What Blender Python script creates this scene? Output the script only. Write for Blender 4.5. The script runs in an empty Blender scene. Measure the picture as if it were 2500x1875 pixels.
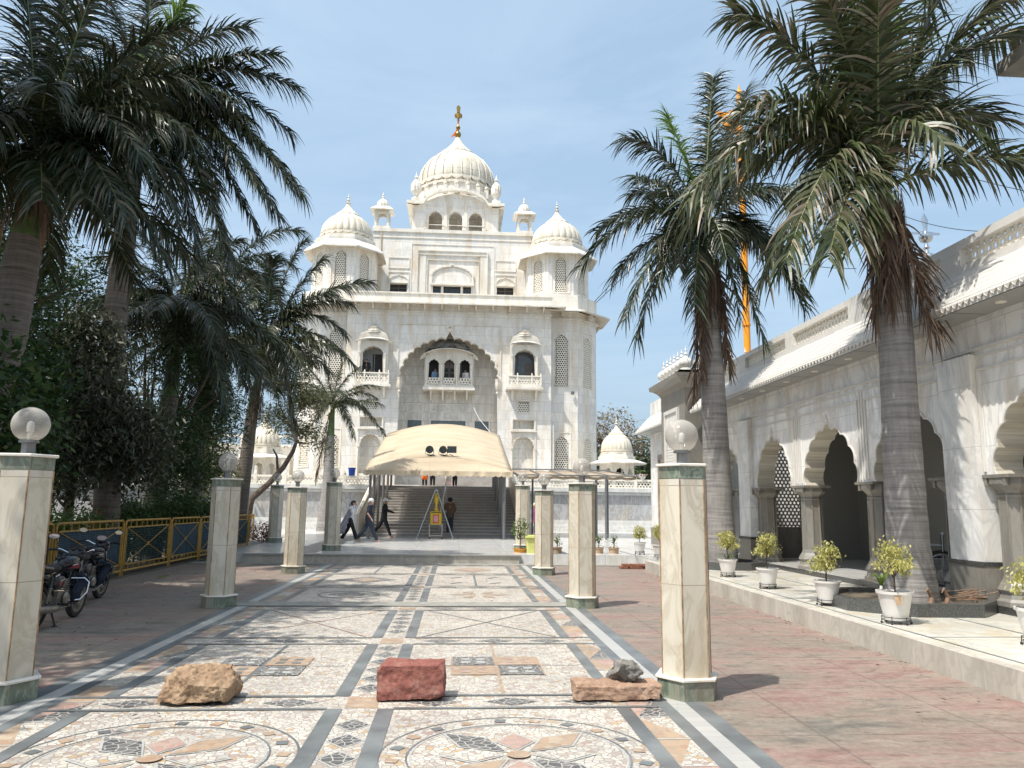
import bpy, bmesh, math, random
import numpy as np
from mathutils import Vector, Matrix, noise
from mathutils.geometry import tessellate_polygon
R = math.radians; PI = math.pi
sc = bpy.context.scene; COL = sc.collection
rnd = random.Random(7)

# ------------------------------------------------------------------ camera
FPX = 1878.0; EYE = Vector((0, 0, 1.75)); psi = R(4.0); th = R(9.0); rl = 0.011
fw = Vector((math.sin(psi)*math.cos(th), math.cos(psi)*math.cos(th), math.sin(th)))
r0 = Vector((math.cos(psi), -math.sin(psi), 0)); u0 = r0.cross(fw)
rt = r0*math.cos(rl) + u0*math.sin(rl); up = -r0*math.sin(rl) + u0*math.cos(rl)
cam_d = bpy.data.cameras.new('camera'); cam = bpy.data.objects.new('camera', cam_d); COL.objects.link(cam)
cam_d.sensor_width = 36; cam_d.lens = 36*FPX/2500; cam_d.clip_end = 3000; cam_d.clip_start = 0.05
cam.matrix_world = Matrix(((rt.x, up.x, -fw.x, EYE.x), (rt.y, up.y, -fw.y, EYE.y), (rt.z, up.z, -fw.z, EYE.z), (0, 0, 0, 1)))
sc.camera = cam
def P(x, y, Y):
    """point of the place seen at (x, y) of the 2212-wide view, at distance Y along the path"""
    x *= 1.1302; y *= 1.1302
    d = fw + rt*((x-1250)/FPX) + up*((937.5-y)/FPX)
    return EYE + d*(Y/d.y)

# ------------------------------------------------------------------ mesh helper
class MB:
    def __init__(s): s.v = []; s.f = []; s.m = []
    def add(s, vs, fs, m=0, M=None):
        b = len(s.v)
        if M is not None: vs = [M @ Vector(v) for v in vs]
        s.v.extend([tuple(v) for v in vs]); s.f.extend([tuple(i+b for i in f) for f in fs]); s.m.extend([m]*len(fs)); return s
    def box(s, x0, x1, y0, y1, z0, z1, m=0, M=None):
        return s.add([(x0,y0,z0),(x1,y0,z0),(x1,y1,z0),(x0,y1,z0),(x0,y0,z1),(x1,y0,z1),(x1,y1,z1),(x0,y1,z1)],
                     [(0,3,2,1),(4,5,6,7),(0,1,5,4),(1,2,6,5),(2,3,7,6),(3,0,4,7)], m, M)
    def cbox(s, c, d, m=0, M=None, rz=0):
        T = Matrix.Translation(c) @ Matrix.Rotation(rz, 4, 'Z')
        if M is not None: T = M @ T
        return s.box(-d[0]/2, d[0]/2, -d[1]/2, d[1]/2, -d[2]/2, d[2]/2, m, T)
    def tube(s, pts, r, n=8, m=0, cap=True, M=None):
        pts = [Vector(p) for p in pts]; k = len(pts); rs = r if isinstance(r, (list, tuple)) else [r]*k
        vs = []; a = None
        for i, p in enumerate(pts):
            d = (pts[min(i+1, k-1)] - pts[max(i-1, 0)])
            d = d.normalized() if d.length > 1e-9 else Vector((0,0,1))
            if a is None: a = Vector((0,0,1)) if abs(d.z) < .9 else Vector((1,0,0))
            a = (a - d*a.dot(d)); a = a.normalized() if a.length > 1e-6 else d.orthogonal().normalized()
            b = d.cross(a)
            for j in range(n):
                t = 2*PI*j/n; vs.append(p + a*(math.cos(t)*rs[i]) + b*(math.sin(t)*rs[i]))
        fs = [(i*n+j, i*n+(j+1) % n, (i+1)*n+(j+1) % n, (i+1)*n+j) for i in range(k-1) for j in range(n)]
        if cap: fs += [tuple(range(n-1, -1, -1)), tuple((k-1)*n+j for j in range(n))]
        return s.add(vs, fs, m, M)
    def lathe(s, prof, n=24, c=(0,0,0), m=0, ribs=0, amp=0, rot=0, M=None, sq=None):
        """prof: (r, z) or (r, z, ribweight)"""
        vs = []; k = len(prof)
        for q in prof:
            r_, z_ = q[0], q[1]; w = q[2] if len(q) > 2 else 1
            for j in range(n):
                t = 2*PI*j/n + rot
                rr = r_*(1 + (amp*w*(abs(math.sin(ribs*t/2))-1) if ribs else 0))
                if sq: rr = r_/max(abs(math.cos((t % (2*PI/sq))-PI/sq)), 1e-3)
                vs.append((c[0]+rr*math.cos(t), c[1]+rr*math.sin(t), c[2]+z_))
        fs = [(i*n+j, i*n+(j+1) % n, (i+1)*n+(j+1) % n, (i+1)*n+j) for i in range(k-1) for j in range(n)]
        fs += [tuple(range(n-1, -1, -1)), tuple((k-1)*n+j for j in range(n))]
        return s.add(vs, fs, m, M)
    def prism(s, poly, z0, z1, m=0, M=None):
        """poly CCW in xy"""
        n = len(poly)
        return s.add([(p[0],p[1],z0) for p in poly]+[(p[0],p[1],z1) for p in poly],
                     [tuple(range(n-1,-1,-1)), tuple(range(n, 2*n))]+[(i,(i+1)%n,n+(i+1)%n,n+i) for i in range(n)], m, M)
    def slab(s, outer, holes, fn, d0, d1, m=0, mh=None, back=True):
        """flat slab with holes; fn(u, w, d) -> world; outer and holes are closed lists of (u, w)"""
        loops = [outer]+list(holes)
        tri = tessellate_polygon([[Vector((p[0],p[1],0)) for p in L] for L in loops])
        flat = [p for L in loops for p in L]; n = len(flat)
        A = [fn(p[0], p[1], d0) for p in flat]; B = [fn(p[0], p[1], d1) for p in flat]
        b = len(s.v); s.v.extend([tuple(p) for p in A+B])
        want = (Vector(A[0])-Vector(B[0]))
        for t in tri:
            p0, p1, p2 = (Vector(A[i]) for i in t); nn = (p1-p0).cross(p2-p0)
            t = tuple(t) if nn.dot(want) > 0 else tuple(reversed(t))
            s.f.append(tuple(i+b for i in t)); s.m.append(m)
            if back: s.f.append(tuple(i+n+b for i in reversed(t))); s.m.append(m)
        o = 0
        for li, L in enumerate(loops):
            k = len(L)
            for i in range(k):
                s.f.append((b+o+i, b+o+(i+1)%k, b+n+o+(i+1)%k, b+n+o+i)); s.m.append(m if (li == 0 or mh is None) else mh)
            o += k
        return s
    def build(s, name, mats, parent=None, smooth=False, recalc=False, loc=None):
        me = bpy.data.meshes.new(name); me.from_pydata(s.v, [], s.f); assert len(me.polygons) == len(s.m), (name, len(me.polygons), len(s.m))
        for mm in (mats if isinstance(mats, (list, tuple)) else [mats]): me.materials.append(mm)
        if s.m and max(s.m) > 0: me.polygons.foreach_set('material_index', s.m)
        if recalc:
            bm = bmesh.new(); bm.from_mesh(me); bmesh.ops.recalc_face_normals(bm, faces=bm.faces); bm.to_mesh(me); bm.free()
        if smooth:
            me.polygons.foreach_set('use_smooth', [True]*len(me.polygons))
        uvmap(me); me.update()
        if smooth and smooth != 'all':
            try: me.set_sharp_from_angle(angle=R(40))
            except Exception: pass
        o = bpy.data.objects.new(name, me); COL.objects.link(o)
        if parent is not None:
            o.parent = parent
            if loc is None: o.location = -world_loc(parent)   # mesh written in world coordinates
            else: o.location = loc
        elif loc is not None: o.location = loc
        return o
def world_loc(o):
    l = Vector(o.location); p = o.parent
    while p: l += Vector(p.location); p = p.parent
    return l
def uvmap(me):
    n = len(me.loops)
    if not n: return
    co = np.empty(len(me.vertices)*3); me.vertices.foreach_get('co', co); co = co.reshape(-1,3)
    li = np.empty(n, dtype=np.int32); me.loops.foreach_get('vertex_index', li)
    nr = np.empty(len(me.polygons)*3); me.polygons.foreach_get('normal', nr); nr = nr.reshape(-1,3)
    lt = np.empty(len(me.polygons), dtype=np.int32); me.polygons.foreach_get('loop_total', lt)
    N = np.repeat(nr, lt, axis=0); p = co[li]
    h = np.hypot(N[:,0], N[:,1]); hz = np.abs(N[:,2]) > .8; h[h < 1e-6] = 1
    u = (p[:,0]*-N[:,1] + p[:,1]*N[:,0])/h; v = p[:,2].copy()
    u[hz] = p[hz,0]; v[hz] = p[hz,1]
    uv = me.uv_layers.new(name='UVMap'); uv.data.foreach_set('uv', np.stack([u, v], 1).ravel().astype(np.float32))

def thing(name, label, cat, loc=(0,0,0), group=None, rz=0):
    o = bpy.data.objects.new(name, None); COL.objects.link(o); o.empty_display_size = .1
    o.location = loc; o.rotation_euler = (0,0,rz); o['label'] = label; o['category'] = cat
    if group: o['group'] = group
    return o
def tag(o, label=None, cat=None, group=None, kind=None):
    for k, v in (('label',label),('category',cat),('group',group),('kind',kind)):
        if v: o[k] = v
    return o
def copy_tree(o, parent=None):
    c = o.copy(); COL.objects.link(c); c.parent = parent
    for ch in o.children: copy_tree(ch, c)
    return c
L0 = (0,0,0)

# ------------------------------------------------------------------ materials
def newmat(name):
    m = bpy.data.materials.new(name); m.use_nodes = True; nt = m.node_tree
    return m, nt, nt.nodes['Principled BSDF']
def lk(nt, a, b): nt.links.new(a, b)
def ramp(nt, src, stops):
    r = nt.nodes.new('ShaderNodeValToRGB'); e = r.color_ramp.elements
    while len(e) < len(stops): e.new(.5)
    for i, (p, c) in enumerate(stops): e[i].position = p; e[i].color = (*c, 1) if len(c) == 3 else c
    lk(nt, src, r.inputs[0]); return r.outputs[0]
def noisen(nt, vec, scale, detail=4, rough=.55, dist=0):
    n = nt.nodes.new('ShaderNodeTexNoise'); n.inputs['Scale'].default_value = scale; n.inputs['Detail'].default_value = detail
    n.inputs['Roughness'].default_value = rough; n.inputs['Distortion'].default_value = dist
    if vec is not None: lk(nt, vec, n.inputs['Vector'])
    return n.outputs['Fac']
def coords(nt, kind='Object', scale=(1,1,1)):
    t = nt.nodes.new('ShaderNodeTexCoord'); mp = nt.nodes.new('ShaderNodeMapping'); mp.inputs['Scale'].default_value = scale
    lk(nt, t.outputs[kind], mp.inputs['Vector']); return mp.outputs[0]
def mix(nt, fac, a, b, mode='MIX'):
    n = nt.nodes.new('ShaderNodeMix'); n.data_type = 'RGBA'; n.blend_type = mode
    for i, x in ((0, fac), (6, a), (7, b)):
        if hasattr(x, 'is_linked') or hasattr(x, 'links'): lk(nt, x, n.inputs[i])
        elif i == 0: n.inputs[0].default_value = x
        else: n.inputs[i].default_value = (*x, 1)
    return n.outputs[2]
def bump(nt, h, b, strength=.3, dist=.02):
    n = nt.nodes.new('ShaderNodeBump'); n.inputs['Strength'].default_value = strength; n.inputs['Distance'].default_value = dist
    lk(nt, h, n.inputs['Height']); lk(nt, n.outputs[0], b.inputs['Normal'])
def flat(name, col, rough=.6, metal=0, var=.12, vs=6, bmp=0, spec=None, detail=4):
    m, nt, b = newmat(name); c = coords(nt)
    f = noisen(nt, c, vs, detail)
    a = tuple(max(0, x*(1-var)) for x in col); d = tuple(min(1, x*(1+var)) for x in col)
    lk(nt, ramp(nt, f, [(.3, a), (.7, d)]), b.inputs['Base Color'])
    b.inputs['Roughness'].default_value = rough; b.inputs['Metallic'].default_value = metal
    if bmp: bump(nt, noisen(nt, c, vs*5, 5), b, bmp, .01)
    if spec is not None: b.inputs['Specular IOR Level'].default_value = spec
    return m
def marble(name, c1, c2, vein, bw=1.1, bh=.6, mort=.006, mc=(.30,.28,.25), rough=.42, vs=1.0, stain=None, off=.5, vstr=.45):
    m, nt, b = newmat(name)
    t = nt.nodes.new('ShaderNodeTexCoord'); ob = t.outputs['Object']; um = nt.nodes.new('ShaderNodeMapping'); um.inputs['Location'].default_value = (37.37,.13 if bw < 100 else -.1,0); lk(nt, t.outputs['UV'], um.inputs[0]); uv = um.outputs[0]
    br = nt.nodes.new('ShaderNodeTexBrick'); lk(nt, uv, br.inputs['Vector'])
    br.inputs['Scale'].default_value = 1; br.inputs['Brick Width'].default_value = bw; br.inputs['Row Height'].default_value = bh
    br.inputs['Mortar Size'].default_value = mort; br.inputs['Mortar Smooth'].default_value = .1; br.inputs['Bias'].default_value = 0
    br.offset = off
    br.inputs['Color1'].default_value = (*c1,1); br.inputs['Color2'].default_value = (*c2,1); br.inputs['Mortar'].default_value = (*mc,1)
    mp = nt.nodes.new('ShaderNodeMapping'); mp.inputs['Rotation'].default_value = (.5,.7,.4); mp.inputs['Scale'].default_value = (vs, vs, vs*.45)
    lk(nt, ob, mp.inputs['Vector'])
    n1 = noisen(nt, mp.outputs[0], 1.3, 6, .62, 1.2)
    vv = ramp(nt, n1, [(.40,(0,0,0)), (.485,(.9,.9,.9)), (.5,(1,1,1)), (.53,(.3,.3,.3)), (.62,(0,0,0))])
    n2 = noisen(nt, mp.outputs[0], .5, 4)
    vf = nt.nodes.new('ShaderNodeMath'); vf.operation = 'MULTIPLY'; lk(nt, vv, vf.inputs[0]); lk(nt, n2, vf.inputs[1])
    vf2 = nt.nodes.new('ShaderNodeMath'); vf2.operation = 'MULTIPLY'; lk(nt, vf.outputs[0], vf2.inputs[0]); vf2.inputs[1].default_value = vstr*2
    col = mix(nt, vf2.outputs[0], br.outputs['Color'], vein)
    if stain:
        sm = nt.nodes.new('ShaderNodeMapping'); sm.inputs['Scale'].default_value = (1.6,1.6,.35); lk(nt, ob, sm.inputs['Vector'])
        s_ = ramp(nt, noisen(nt, sm.outputs[0], 1.1, 5), [(.47,(0,0,0)), (.70,(.75,.75,.75))])
        col = mix(nt, s_, col, stain)
    lk(nt, col, b.inputs['Base Color']); b.inputs['Roughness'].default_value = rough
    inv = nt.nodes.new('ShaderNodeMath'); inv.operation = 'SUBTRACT'; inv.inputs[0].default_value = 1; lk(nt, br.outputs['Fac'], inv.inputs[1])
    bump(nt, inv.outputs[0], b, .25, .01)
    return m
def leafmat(name, stops, rough=.38, trans=.18, spec=.5):
    m, nt, b = newmat(name)
    g = nt.nodes.new('ShaderNodeNewGeometry')
    lk(nt, ramp(nt, g.outputs['Random Per Island'], stops), b.inputs['Base Color'])
    b.inputs['Roughness'].default_value = rough; b.inputs['Specular IOR Level'].default_value = spec
    if trans:
        tr = nt.nodes.new('ShaderNodeBsdfTranslucent'); ms = nt.nodes.new('ShaderNodeMixShader'); ms.inputs[0].default_value = trans
        cc = ramp(nt, g.outputs['Random Per Island'], [(p, tuple(min(1, x*1.5) for x in c)) for p, c in stops]); lk(nt, cc, tr.inputs[0])
        out = nt.nodes['Material Output']; lk(nt, b.outputs[0], ms.inputs[1]); lk(nt, tr.outputs[0], ms.inputs[2]); lk(nt, ms.outputs[0], out.inputs[0])
    return m
def chips(name, stops, grout, scale=13, gw=.05, rough=.45):
    m, nt, b = newmat(name); c0 = coords(nt)
    nz = nt.nodes.new('ShaderNodeTexNoise'); nz.inputs['Scale'].default_value = 5; lk(nt, c0, nz.inputs['Vector'])
    va = nt.nodes.new('ShaderNodeVectorMath'); va.operation = 'MULTIPLY_ADD'; lk(nt, nz.outputs['Color'], va.inputs[0]); va.inputs[1].default_value = (.06,.06,0); lk(nt, c0, va.inputs[2])
    vo = nt.nodes.new('ShaderNodeTexVoronoi'); vo.inputs['Scale'].default_value = scale; vo.voronoi_dimensions = '2D'; lk(nt, va.outputs[0], vo.inputs['Vector'])
    ve = nt.nodes.new('ShaderNodeTexVoronoi'); ve.feature = 'DISTANCE_TO_EDGE'; ve.inputs['Scale'].default_value = scale; ve.voronoi_dimensions = '2D'; lk(nt, va.outputs[0], ve.inputs['Vector'])
    sep = nt.nodes.new('ShaderNodeSeparateColor'); lk(nt, vo.outputs['Color'], sep.inputs[0])
    col = ramp(nt, sep.outputs[0], stops)
    for n in nt.nodes:
        if n.type == 'VALTORGB': n.color_ramp.interpolation = 'CONSTANT'
    big = ramp(nt, noisen(nt, c0, 1.3, 4), [(.35,(.86,.84,.82)), (.65,(1.06,1.04,1.0))])
    col = mix(nt, 1.0, col, big, 'MULTIPLY')
    dirt = ramp(nt, noisen(nt, c0, .7, 6, .65), [(.5,(0,0,0)), (.8,(.45,.45,.45))])
    col = mix(nt, dirt, col, (.24,.22,.19))
    gf = ramp(nt, ve.outputs['Distance'], [(gw*.7,(1,1,1)), (gw*1.5,(0,0,0))])
    col = mix(nt, gf, col, grout)
    lk(nt, col, b.inputs['Base Color']); b.inputs['Roughness'].default_value = rough
    bump(nt, ramp(nt, ve.outputs['Distance'], [(0,(0,0,0)), (gw*2,(1,1,1))]), b, .3, .004)
    return m
M = {}
M['facade'] = marble('white_marble_blocks', (.83,.80,.735), (.74,.725,.69), (.50,.48,.46), 1.0, .62, .009, (.50,.46,.39), .5, .8, (.60,.49,.34), vstr=.35)
M['trim'] = marble('cream_marble_trim', (.77,.735,.66), (.73,.695,.62), (.5,.46,.40), 3, 2, .002, (.5,.46,.38), .5, 1.2, (.50,.43,.33), vstr=.25)
M['dome'] = marble('dome_marble', (.72,.66,.54), (.66,.61,.505), (.46,.42,.35), 1.2, .9, .02, (.40,.35,.27), .5, 1.0, (.48,.42,.32), vstr=.4)
M['recess'] = marble('recess_marble', (.80,.76,.68), (.70,.67,.61), (.40,.38,.35), .9, .62, .012, (.38,.35,.3), .5, 1, (.5,.45,.38))
M['arcade'] = marble('arcade_marble', (.87,.86,.82), (.78,.78,.77), (.42,.43,.44), 1.25, .95, .004, (.42,.40,.36), .35, .9, (.55,.48,.38), vstr=.55)
M['arcwhite'] = marble('white_roof_marble', (.66,.64,.59), (.62,.60,.56), (.5,.5,.48), 2.4, 3, .003, (.45,.42,.38), .5, 1, None, vstr=.3)
M['jali'] = flat('carved_marble', (.78,.73,.63), .6, var=.06)
M['jali_far'] = flat('jali_shadow_backing', (.16,.14,.12), .8, var=.2)  # dark tone stands in for the shade seen through lattice holes
M['terr'] = marble('grey_marble_wall', (.46,.47,.48), (.40,.41,.43), (.26,.26,.26), 2.6, 3.0, .006, (.3,.29,.27), .4, 2.2, (.42,.36,.27), vstr=.9)
M['terrw'] = marble('white_marble_course', (.66,.65,.62), (.60,.60,.58), (.4,.4,.4), 1.2, .3, .004, (.35,.33,.3), .4)
M['floor'] = marble('polished_marble_floor', (.70,.695,.67), (.62,.62,.61), (.42,.42,.42), 1.5, .75, .006, (.32,.31,.28), .16, 1.6, (.55,.52,.44), vstr=.5, off=0)
M['rfloor'] = marble('veranda_marble', (.76,.74,.67), (.66,.65,.59), (.42,.40,.34), 1.2, .3, .004, (.34,.32,.28), .2, 1.6, (.60,.52,.36), off=.3)
M['kerb'] = marble('kerb_stone', (.52,.485,.42), (.48,.45,.39), (.30,.28,.25), 1.8, .6, .003, (.3,.28,.25), .6, 3, (.30,.27,.23))
M['nose'] = marble('stair_nosing', (.58,.56,.52), (.52,.50,.47), (.4,.38,.36), 1.5, .5, .004, (.3,.28,.25), .35, 1.5, None)
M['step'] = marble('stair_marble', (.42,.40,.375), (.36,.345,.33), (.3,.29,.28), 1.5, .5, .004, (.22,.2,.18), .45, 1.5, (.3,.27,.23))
M['pillar'] = marble('cream_pillar_marble', (.60,.555,.455), (.55,.52,.45), (.42,.37,.28), 400, .93, .004, (.30,.24,.18), .32, 2.6, (.44,.36,.25), vstr=.7)
M['green'] = marble('green_marble', (.115,.15,.115), (.16,.19,.14), (.32,.35,.27), .5, 1, .004, (.3,.22,.15), .3, 5, (.2,.16,.12), vstr=.7)
M['granite'] = marble('grey_sandstone', (.195,.185,.165), (.165,.16,.145), (.27,.25,.21), .6, 2, .002, (.10,.1,.09), .4, 2.5, (.24,.2,.15))
M['dgranite'] = flat('dark_speckled_granite', (.075,.078,.075), .3, var=.6, vs=60)
M['plinthd'] = flat('dark_polished_granite', (.055,.055,.055), .2, var=.5, vs=30)
M['spk'] = flat('speckled_granite_wall', (.24,.235,.215), .5, var=.6, vs=70)
def trav():
    m, nt, b = newmat('striped_travertine'); c = coords(nt, scale=(1,1,1))
    mp = nt.nodes.new('ShaderNodeMapping'); mp.inputs['Scale'].default_value = (.3,.3,14); lk(nt, c, mp.inputs[0])
    f = noisen(nt, mp.outputs[0], 1.4, 6, .7)
    lk(nt, ramp(nt, f, [(.3,(.32,.28,.21)), (.5,(.50,.46,.38)), (.7,(.60,.57,.49))]), b.inputs['Base Color']); b.inputs['Roughness'].default_value = .5
    return m
M['trav'] = trav()
def redconc():
    m, nt, b = newmat('stamped_red_concrete'); c = coords(nt)
    mp = nt.nodes.new('ShaderNodeMapping'); mp.inputs['Scale'].default_value = (.75,1.9,1); lk(nt, c, mp.inputs[0])
    f1 = noisen(nt, mp.outputs[0], 1.1, 9, .68, .6); f2 = noisen(nt, mp.outputs[0], .45, 5, .6)
    c1 = ramp(nt, f1, [(.33,(.15,.132,.112)), (.43,(.26,.21,.168)), (.52,(.26,.178,.15)), (.60,(.215,.125,.108)), (.70,(.28,.215,.17)), (.8,(.17,.155,.132))])
    c2 = ramp(nt, f1, [(.3,(.09,.09,.08)), (.5,(.20,.175,.142)), (.7,(.26,.215,.17))])
    col = mix(nt, ramp(nt, f2, [(.42,(0,0,0)), (.6,(1,1,1))]), c1, c2)
    sepx = nt.nodes.new('ShaderNodeSeparateXYZ'); lk(nt, c, sepx.inputs[0])
    # green-grey edging beside the mosaic and pale dust along the kerb are worn into the slab
    br = nt.nodes.new('ShaderNodeTexBrick'); lk(nt, c, br.inputs['Vector']); br.inputs['Scale'].default_value = 1
    br.inputs['Brick Width'].default_value = 1.45; br.inputs['Row Height'].default_value = 1.55; br.inputs['Mortar Size'].default_value = .012; br.offset = 0
    br.inputs['Mortar Smooth'].default_value = .4
    jf = nt.nodes.new('ShaderNodeMath'); jf.operation = 'MULTIPLY'; lk(nt, br.outputs['Fac'], jf.inputs[0]); jf.inputs[1].default_value = .75
    col = mix(nt, jf.outputs[0], col, (.12,.095,.08))
    f3 = noisen(nt, c, 14, 8, .75); f4 = noisen(nt, mp.outputs[0], 4.2, 8, .75, .5)
    col = mix(nt, .8, col, ramp(nt, f3, [(.3,(.66,.66,.66)), (.7,(1.25,1.25,1.25))]), 'MULTIPLY')
    col = mix(nt, ramp(nt, f4, [(.54,(0,0,0)), (.62,(.7,.7,.7))]), col, (.12,.085,.07)); col = mix(nt, ramp(nt, f4, [(.36,(.6,.6,.6)), (.44,(0,0,0))]), col, (.29,.25,.205))
    lk(nt, col, b.inputs['Base Color']); b.inputs['Roughness'].default_value = .6
    bump(nt, f1, b, .5, .03)
    return m
M['red'] = redconc()
white = [(0,(.50,.475,.42)), (.35,(.41,.385,.34)), (.5,(.55,.525,.47)), (.68,(.40,.345,.30)), (.80,(.48,.46,.43)), (.90,(.35,.27,.23)), (.95,(.42,.31,.19))]
M['mos'] = chips('white_chip_mosaic', white, (.21,.19,.18), 19, .055)
M['mostan'] = chips('tan_chip_mosaic', [(0,(.38,.275,.19)), (.4,(.33,.25,.18)), (.7,(.41,.33,.25)), (.85,(.34,.225,.15))], (.33,.28,.23), 13, .035)
M['mosdark'] = chips('dark_chip_mosaic', [(0,(.09,.092,.095)), (.5,(.14,.14,.14)), (.8,(.08,.085,.09))], (.42,.39,.35), 14, .05)
M['mospink'] = chips('pink_chip_mosaic', [(0,(.38,.25,.205)), (.4,(.33,.235,.20)), (.7,(.42,.31,.26))], (.36,.30,.27), 15, .04)
M['slate'] = flat('dark_slate_band', (.135,.145,.147), .4, var=.38, vs=2.2, bmp=.1, detail=9)
M['wband'] = marble('white_marble_band', (.42,.415,.385), (.36,.36,.34), (.36,.36,.36), .6, .14, .004, (.3,.29,.27), .4, 4)
M['greyc'] = flat('grey_cement', (.26,.25,.22), .75, var=.2, vs=5, bmp=.2)
M['soil'] = flat('dry_garden_soil', (.10,.08,.055), .95, var=.4, vs=3, bmp=.6)
M['ground'] = flat('ground_beyond', (.24,.22,.18), .9, var=.2, vs=.5)
M['trunk'] = None
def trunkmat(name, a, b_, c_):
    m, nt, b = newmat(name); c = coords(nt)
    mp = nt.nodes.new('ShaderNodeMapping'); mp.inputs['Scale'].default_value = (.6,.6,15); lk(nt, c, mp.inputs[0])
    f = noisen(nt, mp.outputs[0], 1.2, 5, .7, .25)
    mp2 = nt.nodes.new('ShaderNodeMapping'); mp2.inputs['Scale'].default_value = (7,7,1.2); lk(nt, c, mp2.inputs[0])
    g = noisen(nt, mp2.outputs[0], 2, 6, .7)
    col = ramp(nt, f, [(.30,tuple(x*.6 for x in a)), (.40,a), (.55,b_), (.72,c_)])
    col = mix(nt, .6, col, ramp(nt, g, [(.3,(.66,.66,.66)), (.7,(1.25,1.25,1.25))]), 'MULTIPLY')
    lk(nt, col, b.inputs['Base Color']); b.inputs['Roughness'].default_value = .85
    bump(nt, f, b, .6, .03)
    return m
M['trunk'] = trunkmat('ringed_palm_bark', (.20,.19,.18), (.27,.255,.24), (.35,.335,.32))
M['trunkd'] = trunkmat('shaded_brown_palm_bark', (.11,.09,.072), (.15,.125,.105), (.21,.185,.16))  # darker copy of the palm bark; the left row's shade is in the colour
M['bark'] = flat('brown_bark', (.10,.075,.055), .9, var=.5, vs=9, bmp=.6)
M['shaft'] = flat('green_crownshaft', (.10,.15,.045), .45, var=.35, vs=4)
M['boot'] = flat('dry_brown_sheath', (.22,.14,.09), .8, var=.35, vs=10)
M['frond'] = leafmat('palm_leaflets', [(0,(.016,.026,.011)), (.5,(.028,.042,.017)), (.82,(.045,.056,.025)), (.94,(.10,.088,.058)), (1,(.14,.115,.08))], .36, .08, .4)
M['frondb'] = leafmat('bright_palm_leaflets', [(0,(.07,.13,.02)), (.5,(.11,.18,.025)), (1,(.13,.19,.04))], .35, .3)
M['frondg'] = leafmat('olive_palm_leaflets', [(0,(.030,.045,.018)), (.42,(.055,.072,.028)), (.72,(.085,.095,.043)), (.87,(.16,.135,.09)), (1,(.26,.21,.15))], .4, .12, .35)
M['rachis'] = flat('frond_midrib', (.14,.16,.06), .5, var=.2)
M['dead'] = leafmat('dead_brown_leaflets', [(0,(.07,.045,.032)), (.5,(.14,.095,.068)), (.8,(.20,.15,.115)), (1,(.10,.07,.05))], .8, .1, .2)
M['leafd'] = leafmat('dark_broad_leaves', [(0,(.018,.042,.012)), (.5,(.032,.068,.02)), (.85,(.055,.10,.03)), (1,(.11,.13,.04))], .42, .2, .35)
M['leafm'] = leafmat('dusty_mango_leaves', [(0,(.026,.034,.018)), (.5,(.045,.054,.028)), (.85,(.08,.085,.052)), (1,(.14,.13,.09))], .45, .15, .35)
M['leafy'] = leafmat('yellow_green_leaflets', [(0,(.09,.11,.02)), (.5,(.14,.15,.03)), (1,(.19,.18,.05))], .45, .35)
M['leafs'] = leafmat('pale_feathery_leaves', [(0,(.09,.11,.045)), (.5,(.13,.14,.065)), (1,(.18,.175,.10))], .5, .35)
M['leafh'] = leafmat('hedge_leaves', [(0,(.03,.06,.014)), (.5,(.05,.09,.02)), (1,(.08,.12,.03))], .45, .2)
M['leafbg'] = leafmat('far_tree_leaves', [(0,(.045,.08,.022)), (.5,(.075,.115,.035)), (1,(.11,.15,.05))], .5, .2)
M['leafbr'] = leafmat('bare_brown_twigs', [(0,(.17,.14,.10)), (.5,(.23,.19,.135)), (1,(.28,.24,.17))], .8, .2)
M['leafp'] = leafmat('variegated_ficus_leaves', [(0,(.30,.30,.09)), (.5,(.42,.40,.13)), (.85,(.52,.49,.20)), (1,(.18,.22,.06))], .38, .35)
M['leafg'] = leafmat('shrub_leaves', [(0,(.05,.10,.02)), (.6,(.09,.15,.03)), (1,(.17,.22,.06))], .45, .3)
M['redleaf'] = leafmat('dark_red_leaves', [(0,(.08,.02,.02)), (1,(.16,.05,.04))], .5, .2)
M['flower'] = leafmat('red_bracts', [(0,(.42,.04,.05)), (1,(.60,.10,.08))], .6, .3)
M['flowerw'] = leafmat('pale_petals', [(0,(.70,.62,.60)), (1,(.75,.45,.5))], .6, .3)
M['potw'] = flat('white_plastic', (.62,.60,.57), .4, var=.05)
M['potb'] = flat('beige_clay', (.40,.28,.18), .7, var=.12)
M['poto'] = flat('orange_plastic', (.50,.24,.035), .45, var=.1)
M['bin'] = flat('lime_plastic', (.58,.60,.20), .5, var=.08)
M['blue'] = flat('blue_plastic', (.01,.07,.42), .4, var=.1)
M['yellow'] = flat('yellow_paint', (.62,.41,.02), .45, var=.1)
M['redp'] = flat('red_print', (.45,.04,.03), .5, var=.2, vs=30)
M['fence'] = flat('ochre_fence_paint', (.36,.20,.025), .45, var=.3, vs=8)
M['wire'] = flat('blue_green_wire', (.05,.11,.13), .5, var=.2)
M['net'] = flat('blue_shade_net', (.018,.045,.075), .8, var=.3)
M['black'] = flat('black_plastic', (.015,.015,.016), .35, var=.3)
M['rubber'] = flat('dusty_rubber', (.025,.023,.022), .8, var=.4, vs=20)
M['bpaint'] = flat('black_gloss_paint', (.012,.014,.02), .18, var=.3)
M['rpaint'] = flat('red_decal', (.30,.012,.02), .3, var=.2)
M['chrome'] = flat('chrome', (.60,.60,.62), .2, 1, var=.05)
M['dirty'] = flat('dusty_exhaust_steel', (.28,.25,.21), .45, .7, var=.35, vs=15)
M['orangel'] = flat('orange_lens', (.65,.16,.01), .2, var=.1)
M['steel'] = flat('stainless_steel', (.42,.42,.42), .3, .9, var=.08)
M['dsteel'] = flat('grey_painted_steel', (.20,.20,.20), .45, .5, var=.1)
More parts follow.
